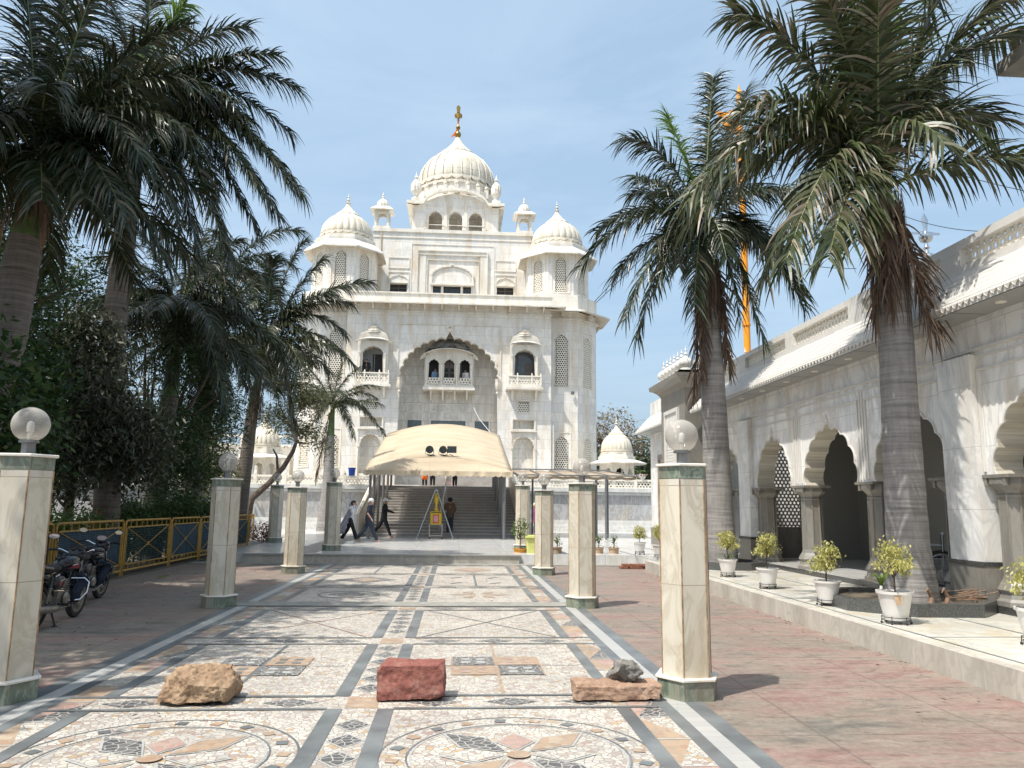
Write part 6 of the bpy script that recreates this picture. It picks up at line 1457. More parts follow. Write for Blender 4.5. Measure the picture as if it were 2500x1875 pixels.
taper_pot(1203,25.1-.1,.17,.46,M['potb'],'beige pot with a leafy sprig just right of the third right lamp pillar',(.34,90,.14,M['leafg']),51)
taper_pot(1241,25.0,.16,.46,M['potb'],'beige pot with bare twigs, left of the second right lamp pillar',(.35,6,.1,M['leafg']),52)
taper_pot(1293,25.0,.17,.46,M['potb'],'beige pot with a shrub just right of the second right lamp pillar',(.4,110,.15,M['leafg']),53)
taper_pot(1326,25.0,.17,.46,M['potb'],'rightmost beige pot, with a thin curving sprig, left of the brick heap',(.42,70,.15,M['leafg']),54)
taper_pot(1123,25.2,.22,.40,M['poto'],'orange ribbed pot holding a tall leafy lemon-green shrub beside the lime bin',(1.05,420,.30,M['leafg']),55,'orange_potted_shrub','potted plant',None)
# wheelie bin
bp = P(1150,1205,24.9); t = thing('bin','lime yellow plastic bin with a flat lid behind the third right lamp pillar','bin',(bp.x+.05,25.0,0)); b = MB()
b.add([(-.19,-.17,0),(.19,-.17,0),(.19,.17,0),(-.19,.17,0),(-.25,-.22,.74),(.25,-.22,.74),(.25,.22,.74),(-.25,.22,.74)], [(0,3,2,1),(0,1,5,4),(1,2,6,5),(2,3,7,6),(3,0,4,7),(4,5,6,7)])
o = b.build('body', M['bin'], t, loc=L0); mo = o.modifiers.new('b','BEVEL'); mo.width = .04; mo.segments = 3
b = MB(); b.box(-.28,.28,-.26,.25,.74,.80); b.box(-.2,.2,-.2,.2,.80,.83); b.tube([(-.2,.27,.78),(.2,.27,.78)],.02,8); o = b.build('lid', M['bin'], t, loc=L0); mo = o.modifiers.new('b','BEVEL'); mo.width = .02; mo.segments = 3
# blue bucket on the balustrade, flower pot
bp = P(760,1022,46.25); t = thing('blue_bucket','blue plastic bucket on the balustrade left of the canopy','bucket',(bp.x,46.25,3.4)); b = MB(); b.lathe([(.17,0),(.21,.42),(.24,.43),(.24,.47),(.2,.47),(.19,.4),(0,.3)],20); b.build('body', M['blue'], t, smooth=True, loc=L0)
for px, zz, Y, lab in ((1117,3.4,46.25,'small white bowl of pale pink flowers on the balustrade right of the canopy'),(815,3.4,46.25,'bowl of pink flowers peeping over the left edge of the canopy')):
    q = P(px,1000,Y); t = thing('flower_bowl', lab, 'flower pot', (q.x,Y,zz+.0)); b = MB(); b.lathe([(.08,0),(.06,.1),(.2,.3),(.22,.33),(.02,.3)],16); b.build('bowl', M['potw'], t, loc=L0); leafball(t, [(0,0,.38,.2,.2,.08)], M['flowerw'], 60, .08, int(px), clump=.04, per=5)
q = P(1388,1028,46.25); t = thing('flower_bowl','white flowers in a low bowl on the balustrade near the arcade corner','flower pot',(q.x,46.25,3.4)); leafball(t, [(0,0,.25,.3,.2,.12)], M['flowerw'], 70, .1, 5, clump=.04, per=5); b = MB(); b.lathe([(.1,0),(.2,.18),(.22,.2)],16); b.build('bowl', M['potw'], t, loc=L0)

# ------------------------------------------------------------------ rocks and bricks
def rockmesh(name, lab, dims, loc, mat, seed, rz=0, rough=.1, box=.75, cuts=(), cat='rock'):
    """chiselled stone: a box planed by random cuts, then roughened"""
    bm = bmesh.new(); bmesh.ops.create_cube(bm, size=1); q = random.Random(seed)
    for v in bm.verts: v.co = Vector((v.co.x*dims[0]*q.uniform(.93,1.02), v.co.y*dims[1]*q.uniform(.9,1.03), v.co.z*dims[2]*q.uniform(.93,1.03)))
    for (nx,ny,nz,d) in cuts:
        nn = Vector((nx,ny,nz)).normalized(); co = Vector((nn.x*dims[0],nn.y*dims[1],nn.z*dims[2]))*d
        r_ = bmesh.ops.bisect_plane(bm, geom=bm.verts[:]+bm.edges[:]+bm.faces[:], plane_co=co, plane_no=nn, clear_outer=True)
        eds = [g for g in r_['geom_cut'] if isinstance(g, bmesh.types.BMEdge)]
        bmesh.ops.contextual_create(bm, geom=eds)
    bmesh.ops.triangulate(bm, faces=bm.faces)
    for _ in range(5): bmesh.ops.subdivide_edges(bm, edges=[e for e in bm.edges if e.calc_length() > .016], cuts=1, use_grid_fill=False); bmesh.ops.triangulate(bm, faces=bm.faces)
    bm.normal_update(); off = Vector((seed*3.1,seed*7.7,seed*1.3))
    for v in bm.verts:
        p = v.co*7+off; d = noise.fractal(p,1.0,2.1,5)*rough*.09 + (noise.fractal(p*3.2,1,2,3))*rough*.03
        v.co += v.normal*d
    mz = min(v.co.z for v in bm.verts)
    for v in bm.verts: v.co.z = max(v.co.z-mz-.008, -.002)
    me = bpy.data.meshes.new(name); bm.to_mesh(me); bm.free(); me.materials.append(mat); me.polygons.foreach_set('use_smooth',[True]*len(me.polygons)); me.set_sharp_from_angle(angle=R(35)); me.update()
    o = bpy.data.objects.new(name, me); COL.objects.link(o); o.location = loc; o.rotation_euler.z = rz; return tag(o, lab, cat)
rockmesh('rock','rough tan-brown boulder with a sloping top, leftmost stone on the mosaic',(.70,.42,.25),(-2.26,7.38,.01),M['rock1'],3,.10,.42,cuts=((-1,-.2,.75,.38),(-1,-.5,.1,.46),(1,-.3,-.5,.52),(.1,-.6,1,.42),(1,.2,.5,.50),(-.6,-1,.6,.42)))
rockmesh('red_sandstone_block','squared dark red sandstone block in the middle of the mosaic walk',(.62,.36,.30),(-.37,7.48,.01),M['rock2'],8,-.03,.20,cuts=((-1,0,.9,.60),(.9,-.3,1,.66),(.6,-.6,-1,.72),(0,-1,.8,.66)))
rockmesh('flat_stone','long flat orange-brown stone slab lying against the right pillar base',(.80,.28,.135),(1.50,7.38,.01),M['rock3'],12,-.01,.26,cuts=((0,-1,1,.58),(-1,-.2,-.6,.64),(1,-.2,.5,.64)))
rockmesh('grey_stone','small grey stone lump resting on the long flat slab',(.30,.22,.175),(1.62,7.42,.135),M['rock4'],15,.1,.36,cuts=((-.6,-.6,-1,.36),(1,-.4,-.8,.40),(-1,0,.7,.42),(.7,-.3,.9,.46)))
q = random.Random(5); bp = P(1370,1225,22.6)
for i in range(20):
    lay = 0 if i < 12 else 1; a = i if lay == 0 else i-12
    x = bp.x-.36+(a%4)*.235+q.uniform(-.02,.02)+lay*.08; y = 22.3+(a//4)*.14+q.uniform(-.02,.02)
    b = MB(); b.cbox((0,0,.035),(.21,.105,.062)); o = b.build('brick', M['brick'], loc=(x,y,.005+lay*.068)); o.rotation_euler.z = q.uniform(-.15,.15); mo = o.modifiers.new('b','BEVEL'); mo.width = .006
    tag(o, 'one of the broken red bricks heaped beside the veranda step', 'brick', 'bricks heaped by the veranda corner')
# fallen leaves / dry leaf
b = MB(); dl = P(293,1228,18.8); b.add([(0,0,.01),(.1,.05,.05),(.22,.02,.02),(.12,-.06,.03),(.3,.1,.06),(.18,.12,.02)],[(0,1,2,3),(1,4,5)]); tag(b.build('fallen_leaf', M['frondb'], loc=(-6.9,18.8,.01)), 'fallen green and yellow leaf on the shaded pavement near the fence', 'leaf')

# fallen leaves and grit blown over the paving
r = np.random.default_rng(77); b = MB()
for i in range(420):
    if i < 200: x, y = r.uniform(-7.6,-4.2), r.uniform(6,23.5)
    elif i < 300: x, y = 5.22-abs(r.normal(0,.25)), r.uniform(5,21)
    elif i < 360: x, y = r.uniform(-3.8,5), r.uniform(5.5,20)
    else: k = i % 3; x, y = ((-2.26,7.3),(-.37,7.4),(1.5,7.3))[k]; x += r.uniform(-.5,.5); y += r.uniform(-.35,.3)
    s_ = r.uniform(.008,.035) if i < 360 else r.uniform(.004,.012); a = r.uniform(0,6.3); ca, sa = math.cos(a)*s_, math.sin(a)*s_
    b.add([(x-ca,y-sa,.026),(x+sa*.4,y-ca*.4,.034),(x+ca,y+sa,.028),(x-sa*.4,y+ca*.4,.036)], [(0,1,2,3)])
tag(b.build('leaf_litter', M['dead']), 'scattered small dry leaves and grit on the paving', 'leaf litter', kind='stuff')
# ------------------------------------------------------------------ motorcycles
def wheel(parent, y, r, spokes=5, w=.05):
    t = MB(); Mx = Matrix.Translation((0,y,r)) @ Matrix.Rotation(PI/2,4,'Y')
    prof = [(r-.075,-w*.7),(r-.055,-w),(r-.02,-w*.95),(r-.004,-w*.5),(r,0),(r-.004,w*.5),(r-.02,w*.95),(r-.055,w),(r-.075,w*.7)]
    n = 40; vs = []; k = len(prof)
    for a_, z_ in prof:
        for j in range(n): th_ = 2*PI*j/n; rr = a_+(.004 if (j % 2 and a_ > r-.01) else 0); vs.append((rr*math.cos(th_), rr*math.sin(th_), z_))
    t.add(vs, [(i*n+j,i*n+(j+1)%n,((i+1)%k)*n+(j+1)%n,((i+1)%k)*n+j) for i in range(k) for j in range(n)], 0, Mx)
    W_ = t.build('wheel', M['rubber'], parent, smooth=True, loc=L0)
    t = MB(); n = 36; vs = []
    pr = [(r-.078,-.032),(r-.078,.032),(r-.10,.03),(r-.10,-.03)]
    for a_, z_ in pr:
        for j in range(n): vs.append((a_*math.cos(2*PI*j/n), a_*math.sin(2*PI*j/n), z_))
    t.add(vs, [(i*n+j,i*n+(j+1)%n,((i+1)%4)*n+(j+1)%n,((i+1)%4)*n+j) for i in range(4) for j in range(n)], 0, Mx)
    for s in range(spokes):
        a = 2*PI*s/spokes+.4
        for da in (-.12,.12): t.tube([Vector((.04*math.cos(a),.04*math.sin(a),0)),Vector(((r-.09)*math.cos(a+da),(r-.09)*math.sin(a+da),0))],[.016,.011],6,0,M=Mx)
    t.lathe([(.03,-.07),(.065,-.05),(.07,.05),(.03,.07)],16,m=0,M=Mx); t.lathe([(.11,.052),(.11,.056),(.05,.056)],20,m=0,M=Mx)
    t.build('rim', M['dirty'], W_, loc=L0)
def blobbox(mb, c, d, taper=(1,1), m=0, n=10, e=.5, M_=None):
    """rounded body: superellipse sections along y"""
    k = 14; vs = []
    for i in range(k+1):
        t = i/k; y = (t-.5)*d[1]; pr = (1-abs(2*t-1)**2.6)**.45 if 0 < t < 1 else .05
        sx = d[0]/2*pr*(taper[0]+(taper[1]-taper[0])*t); sz = d[2]/2*pr*(taper[0]+(taper[1]-taper[0])*t)
        for j in range(n*2):
            a = 2*PI*j/(n*2); ca, sa = math.cos(a), math.sin(a)
            vs.append((c[0]+sx*math.copysign(abs(ca)**.7,ca), c[1]+y, c[2]+sz*math.copysign(abs(sa)**.7,sa)))
    q = n*2; mb.add(vs, [(i*q+j,i*q+(j+1)%q,(i+1)*q+(j+1)%q,(i+1)*q+j) for i in range(k) for j in range(q)]+[tuple(range(q-1,-1,-1)),tuple(k*q+j for j in range(q))], m, M_)
def motorcycle(lab, loc, rz, lean=0, steer=0, second=False):
    t = thing('motorcycle', lab, 'motorcycle', loc, None, rz); t.rotation_euler = (0, lean, rz)
    wheel(t, 0, .30); wheel(t, 1.26, .30, w=.042)
    b = MB()
    for s in (-1,1): b.tube([(s*.10,0,.30),(s*.11,.28,.34),(s*.11,.42,.36)],.02,8)
    b.tube([(0,.40,.30),(0,.82,.33),(0,.95,.6),(0,1.03,.82)],.022,8); b.tube([(0,.42,.36),(0,.42,.70),(0,.9,.78),(0,1.03,.84)],.024,8)
    for s in (-1,1): b.tube([(s*.09,.4,.66),(s*.11,.05,.68),(s*.09,-.28,.74)],.015,7)
    b.build('frame', M['black'], t, smooth=True, loc=L0)
    b = MB(); cf = Matrix.Translation((0,1.03,.84)) @ Matrix.Rotation(steer,4,'Z') @ Matrix.Translation((0,-1.03,-.84))
    for s in (-1,1): b.tube([(s*.085,1.26,.30),(s*.085,1.12,.62)],.024,8,M=cf); b.tube([(s*.085,1.12,.62),(s*.085,1.03,.92)],.017,8,1,M=cf)
    b.build('fork', [M['black'],M['chrome']], t, smooth=True, loc=L0)
    for (yc, a0, a1, rr, wd_) in ((1.26,20,150,.335,.055),(0,20,125,.345,.075)):
        b = MB(); pts = [(yc+rr*math.cos(R(a)), .30+rr*math.sin(R(a))) for a in [a0+(a1-a0)*i/12 for i in range(13)]]
        vs = [(x,y,z) for y,z in pts for x in (-wd_,-wd_*.6,wd_*.6,wd_)]
        vs = [(v[0], v[1], v[2]+(.02 if abs(v[0]) < wd_*.9 else -.01)) for v in vs]
        b.add(vs, [(4*i+j,4*i+j+1,4*i+5+j,4*i+4+j) for i in range(12) for j in range(3)])
        f_ = b.build('mudguard', M['bpaint'], t, smooth=True, loc=L0); mo = f_.modifiers.new('s','SOLIDIFY'); mo.thickness = .006
    b = MB(); blobbox(b, (0,.72,.84), (.30,.52,.27), (.8,1.05)); tk = b.build('fuel_tank', M['bpaint'], t, smooth=True, loc=L0)
    for s in (-1,1): b = MB(); b.add([(s*.156,.80,.84),(s*.150,.58,.815),(s*.128,.52,.79),(s*.145,.86,.78)], [(0,1,2,3)]); b.add([(s*.158,.76,.845),(s*.156,.60,.838),(s*.156,.60,.825),(s*.158,.76,.83)], [(0,1,2,3)],1); b.build('side_decal', [M['rpaint'] if not second else M['dirty'],M['c_white']], tk, loc=L0)
    b = MB(); blobbox(b, (0,.12,.80), (.25,.74,.12), (.75,1.05)); b.build('seat', M['rubber'], t, smooth=True, loc=L0)
    b = MB(); blobbox(b, (0,-.08,.70), (.20,.62,.15), (.5,1.15)); b.box(-.08,.08,-.42,-.36,.50,.74)
    for s in (-1,1): blobbox(b, (s*.10,.36,.60), (.06,.30,.20)); 
    b.build('side_panel', M['bpaint'], t, smooth=True, loc=L0)
    for s in (-1,1):
        if second: break
        b = MB(); b.add([(s*.132,.44,.63),(s*.132,.30,.60),(s*.132,.34,.54)], [(0,1,2)]); b.add([(s*.1335,.46,.655),(s*.1335,.34,.63),(s*.1335,.34,.618),(s*.1335,.46,.64)], [(0,1,2,3)],1); b.build('panel_decal', [M['rpaint'],M['c_white']], t, loc=L0)
    b = MB(); b.tube([(-.11,.1,.82),(-.13,-.15,.85),(-.12,-.33,.92),(-.06,-.40,.94),(.06,-.40,.94),(.12,-.33,.92),(.13,-.15,.85),(.11,.1,.82)],[.016,.018,.018,.016,.016,.018,.018,.016],8); b.build('grab_rail', M['dirty'] if not second else M['black'], t, smooth=True, loc=L0)
    b = MB(); b.cbox((0,.56,.36),(.20,.34,.20)); b.lathe([(.03,.0),(.085,.01),(.095,.03),(.07,.05),(.02,.055)],20,M=Matrix.Translation((.10,.60,.36))@Matrix.Rotation(PI/2,4,'Y')); b.lathe([(.03,.0),(.085,.01),(.095,.03),(.07,.05),(.02,.055)],20,M=Matrix.Translation((-.10,.50,.36))@Matrix.Rotation(-PI/2,4,'Y'))
    for k in range(7): b.cbox((0,.70,.46+.026*k),(.15,.15,.013))
    b.cbox((0,.70,.53),(.11,.11,.18)); en = b.build('engine', M['dirty'], t, loc=L0); mo = en.modifiers.new('b','BEVEL'); mo.width = .006
    b = MB(); b.tube([(.04,.78,.50),(.07,.88,.36),(.10,.80,.24),(.13,.4,.24)],.02,8); b.tube([(.14,.42,.245),(.155,.2,.26),(.16,-.10,.285),(.165,-.30,.31)],[.028,.05,.055,.05],14); b.tube([(.165,-.30,.31),(.166,-.34,.315)],[.035,.02],12,1)
    b.build('exhaust', [M['dirty'],M['black']], t, smooth=True, loc=L0)
    for s in (-1,1):
        b = MB(); p0, p1 = Vector((s*.15,-.02,.36)), Vector((s*.13,.10,.70)); b.tube([p0,p1],.012,6,1); b.tube([p0.lerp(p1,.55),p1],.026,8,0)
        hel = [p0.lerp(p1,.1+.5*i/64)+Vector((.026*math.cos(i*.7),.026*math.sin(i*.7),0)) for i in range(65)]; b.tube(hel,.0055,5,1); b.build('shock_absorber', [M['black'],M['dirty']], t, loc=L0)
    b = MB(); b.tube([(.05,.32,.27),(.16,.30,.02)],.014,6); b.tube([(-.05,.32,.27),(-.18,.26,.02)],.014,6); b.tube([(-.05,.32,.25),(.05,.32,.25)],.014,6); b.cbox((.16,.30,.012),(.07,.05,.012)); b.build('stand', M['black'], t, loc=L0)
    b = MB(); b.tube([(-.12,.42,.30),(.22,.42,.30)],.014,6); b.tube([(.16,.42,.3),(.25,.42,.3)],.02,8); b.tube([(.10,.6,.30),(.16,.72,.27),(.2,.76,.27)],.01,6); b.build('footrest', M['black'], t, loc=L0)
    if not second:
        b = MB(); b.tube([(.05,.86,.62),(.2,.95,.62),(.27,.97,.56),(.27,.93,.42),(.22,.86,.32),(.06,.80,.30)],.013,8); b.tube([(-.05,.86,.62),(-.2,.95,.62),(-.27,.97,.56),(-.27,.93,.42),(-.22,.86,.32),(-.06,.80,.30)],.013,8); b.build('crash_guard', M['chrome'], t, smooth=True, loc=L0)
    else:
        b = MB(); b.tube([(.05,.86,.62),(.2,.98,.66),(.27,1.0,.60),(.27,.96,.42),(.22,.86,.30),(.06,.80,.30)],.018,8); b.tube([(.14,.1,.3),(.22,.45,.24),(.2,.8,.3)],.012,6,1); b.build('crash_guard', [M['black'],M['chrome']], t, smooth=True, loc=L0)
    b = MB(); n = 9
    for s in (-1,1):
        vs = []
        for i in range(n):
            z = .70-.42*i/(n-1)
            for j in range(5): y = .92+.16*(j/4-.5)+.05*math.sin(i); vs.append((s*(.10+.10*math.sin(PI*(j/4))*(.6+.5*math.sin(PI*i/(n-1)))), y+.08*math.sin(i*.6), z))
        b.add(vs, [(5*i+j,5*i+j+1,5*i+6+j,5*i+5+j) for i in range(n-1) for j in range(4)])
    o = b.build('leg_cover', M['c_navy'], t, smooth='all', loc=L0); mo = o.modifiers.new('s','SOLIDIFY'); mo.thickness = .02
    # handlebar group turns with the fork
    b = MB(); b.tube([(-.36,.90,1.02),(-.22,.96,1.03),(-.10,1.01,.97),(.10,1.01,.97),(.22,.96,1.03),(.36,.90,1.02)],.013,8,0,M=cf); 
    for s in (-1,1): b.tube([(s*.25,.945,1.03),(s*.38,.89,1.02)],.02,8,1,M=cf); b.tube([(s*.2,1.0,1.03),(s*.34,.97,1.03)],.006,5,0,M=cf)
    b.build('handlebar', [M['chrome'],M['black']], t, smooth=True, loc=L0)
    b = MB(); blobbox(b, (0,1.08,.95), (.25,.24,.24), (1.05,.8), M_=cf); b.build('headlamp_cowl', M['bpaint'], t, smooth=True, loc=L0)
    b = MB()
    for s in (-1,1): b.lathe([(.05,0),(.055,.01),(.05,.02),(.01,.022)],16,M=cf@Matrix.Translation((s*.055,1.0,1.045))@Matrix.Rotation(R(38),4,'X'))
    b.build('instrument_cluster', M['black'], t, loc=L0)
    for s in (-1,1):
        b = MB(); b.tube([(s*.24,.96,1.04),(s*.27,.97,1.14),(s*.29,.96,1.19)],.006,6,0,M=cf); Mm = cf@Matrix.Translation((s*.32,.955,1.22))@Matrix.Rotation(s*-.12,4,'Z')@Matrix.Rotation(R(90)+.12,4,'X')
        n = 20; vs = [(.075*math.cos(2*PI*j/n),.042*math.sin(2*PI*j/n),z) for z in (0,.025) for j in range(n)]; b.add(vs,[tuple(range(n-1,-1,-1)),tuple(range(n,2*n))]+[(j,(j+1)%n,n+(j+1)%n,n+j) for j in range(n)],0,Mm); 
        vs = [(.069*math.cos(2*PI*j/n),.037*math.sin(2*PI*j/n),.0262) for j in range(n)]; b.add(vs,[tuple(range(n))],1,Mm)
        b.build('mirror', [M['black'],M['mirror']], t, loc=L0)
    b = MB(); b.cbox((0,-.43,.73),(.16,.05,.08)); b.build('tail_lamp', M['rpaint'], t, loc=L0)
    for s in (-1,1):
        b = MB(); b.tube([(s*.07,-.34,.68),(s*.14,-.34,.68)],.008,6,1); b.lathe([(.01,-.04),(.03,-.03),(.036,0),(.03,.03),(.01,.035)],12,M=Matrix.Translation((s*.17,-.34,.68))@Matrix.Rotation(PI/2,4,'X')); b.build('indicator', [M['orangel'],M['black']], t, smooth=True, loc=L0)
    b = MB(); b.cbox((0,-.43,.56),(.2,.01,.1)); b.build('number_plate', M['c_white'], t, loc=L0)
    return t
motorcycle('nearer black motorcycle with red tank decals and chrome crash guard, beside the near left pillar', (-5.75,11.35,0), R(2), R(3), R(18))
motorcycle('farther black motorcycle with grey tank stripe, parked ahead of the red-decal one', (-6.45,13.75,0), R(2), R(4), R(-4), True)

# ------------------------------------------------------------------ wheelchair in the arcade
wp = P(2012,1160,11.6); t = thing('wheelchair','folded-back dark blue wheelchair standing in the shaded arcade beside the white pier','wheelchair',(9.0,14.0,.395)); t.rotation_euler.z = R(60)
for s in (-1,1):
    b = MB(); Mx = Matrix.Translation((s*.27,0,.30))@Matrix.Rotation(PI/2,4,'Y'); b.tube([Mx@Vector((.3*math.cos(2*PI*k/32),.3*math.sin(2*PI*k/32),0)) for k in range(33)],.016,6,0,cap=False)
    b.tube([Mx@Vector((.26*math.cos(2*PI*k/32),.26*math.sin(2*PI*k/32),.03*s)) for k in range(33)],.007,5,1,cap=False)
    for k in range(16): b.tube([Mx@Vector((0,0,.02)),Mx@Vector((.3*math.cos(2*PI*k/16),.3*math.sin(2*PI*k/16),0))],.003,4,1)
    b.build('wheel', [M['rubber'],M['steel']], t, loc=L0)
    b = MB(); Mx = Matrix.Translation((s*.22,.42,.09))@Matrix.Rotation(PI/2,4,'Y'); b.tube([Mx@Vector((.08*math.cos(2*PI*k/16),.08*math.sin(2*PI*k/16),0)) for k in range(17)],.014,6,cap=False); b.build('caster', M['rubber'], t, loc=L0)
b = MB()
for s in (-1,1): b.tube([(s*.22,-.18,.93),(s*.22,-.06,.95),(s*.22,-.03,.9),(s*.22,-.02,.12)],.012,7); b.tube([(s*.22,-.02,.72),(s*.22,.34,.72),(s*.22,.4,.5),(s*.22,.42,.12)],.012,7); b.tube([(s*.22,-.02,.48),(s*.22,.42,.48),(s*.2,.6,.12)],.012,7)
b.build('frame', M['steel'], t, loc=L0)
b = MB(); b.cbox((0,-.03,.70),(.44,.03,.42)); b.cbox((0,.2,.5),(.44,.42,.04)); b.build('seat', M['c_navy'], t, loc=L0)

# ------------------------------------------------------------------ yellow box on trestle
bx = P(941,1150,35.1); t = thing('donation_box','yellow box with a red window hung in a grey folding A-frame ladder before the stairs','donation box',(bx.x,35.1,.28))
b = MB(); b.cbox((0,0,.90),(.50,.34,.58)); o = b.build('box', M['yellow'], t, loc=L0); mo = o.modifiers.new('b','BEVEL'); mo.width = .015
b = MB(); b.cbox((0,-.172,.86),(.26,.012,.36)); b.build('red_panel', M['redp'], t, loc=L0)
b = MB(); b.cbox((.0,-.18,.86),(.20,.004,.28)); b.build('panel_print', M['c_pink'], t, loc=L0)
b = MB(); framebox(b, FX(-.174), -.21,.21,.62,1.1,.02,-.012,0); b.build('door_trim', M['yellow'], t, loc=L0)
b = MB(); x = -.2
for w in (.05,.03,.06,.03,.04): b.cbox((x+w/2,-.175,1.135),(w,.006,.03)); x += w+.012
x = .03
for w in (.04,.05,.03,.05): b.cbox((x+w/2,-.175,1.135),(w,.006,.03)); x += w+.012
b.cbox((0,-.174,1.155),(.44,.005,.008)); b.build('lettering', M['black'], t, loc=L0)
b = MB(); b.lathe([(.10,0),(.075,.1),(.05,.18),(.045,.3),(.085,.42),(.10,.52),(.085,.66),(.06,.80),(.02,.84)],16,(0,0,1.19)); b.build('neck', M['yellow'], t, smooth=True, loc=L0)
b = MB()
for sx in (-.28,.28):
    for sy in (-.15,.15): b.tube([(sx,sy,0.06),(sx,sy,.61)],.014,6); b.lathe([(.025,0),(.03,.03),(.02,.06)],8,(sx,sy,0),1)
for a_,b_ in (((-.28,-.15),(.28,-.15)),((-.28,.15),(.28,.15))): b.tube([(*a_,.12),(*b_,.12)],.012,6); b.tube([(*a_,.6),(*b_,.6)],.012,6)
b.build('trolley', [M['potw'],M['black']], t, loc=L0)
t2 = thing('stepladder','grey aluminium folding A-frame ladder straddling the yellow box','ladder',(bx.x-.02,35.0,.28)); b = MB()
for s in (-1,1):
    for y in (-.17,.17): b.tube([(s*.80,y,0),(s*.03,y*.7,2.12)],.028,6)
    for k in range(7): f = (k+1)/8; b.tube([(s*(.8-.77*f),-.17,2.12*f),(s*(.8-.77*f),.17,2.12*f)],.014,6)
b.cbox((0,0,2.13),(.12,.28,.05)); b.build('rails', M['steel'], t2, loc=L0)

# ------------------------------------------------------------------ people
def capsules(mb, chains):
    for pts, rs in chains:
        mb.tube(pts, rs, 14)
        for p, r_ in zip(pts, rs):
            k = 8; mb.lathe([(max(.0005,r_*math.sin(PI*i/k)), -r_*math.cos(PI*i/k)) for i in range(k+1)], 14, p)
def skinned(name, chains, mat, parent, vox=.016):
    b = MB(); capsules(b, chains); o = b.build(name, mat, parent, smooth='all', loc=L0)
    m_ = o.modifiers.new('merge','REMESH'); m_.mode = 'VOXEL'; m_.voxel_size = vox; m_.use_smooth_shade = True
    s_ = o.modifiers.new('soften','SMOOTH'); s_.factor = .5; s_.iterations = 4
    return o
def hand(wrist, d, curl=.5):
    w = Vector(wrist); d = Vector(d).normalized(); s = d.cross(Vector((0,0,1))); s = s.normalized() if s.length > .1 else Vector((0,1,0)); n = s.cross(d)
    ch = [([w, w+d*.05, w+d*.085],[.026,.033,.03])]
    for k, l in enumerate((.07,.08,.075,.06)):
        b0 = w+d*.085+s*(.018*(k-1.5)); p1 = b0+d*l*.5-n*l*.1*curl; ch.append(([b0,p1,p1+d*l*.4-n*l*.4*curl],[.0095,.009,.008]))
    t0 = w+d*.03+s*-.03; ch.append(([t0,t0+d*.03-s*.025,t0+d*.055-s*.03-n*.01],[.011,.010,.009])); return ch
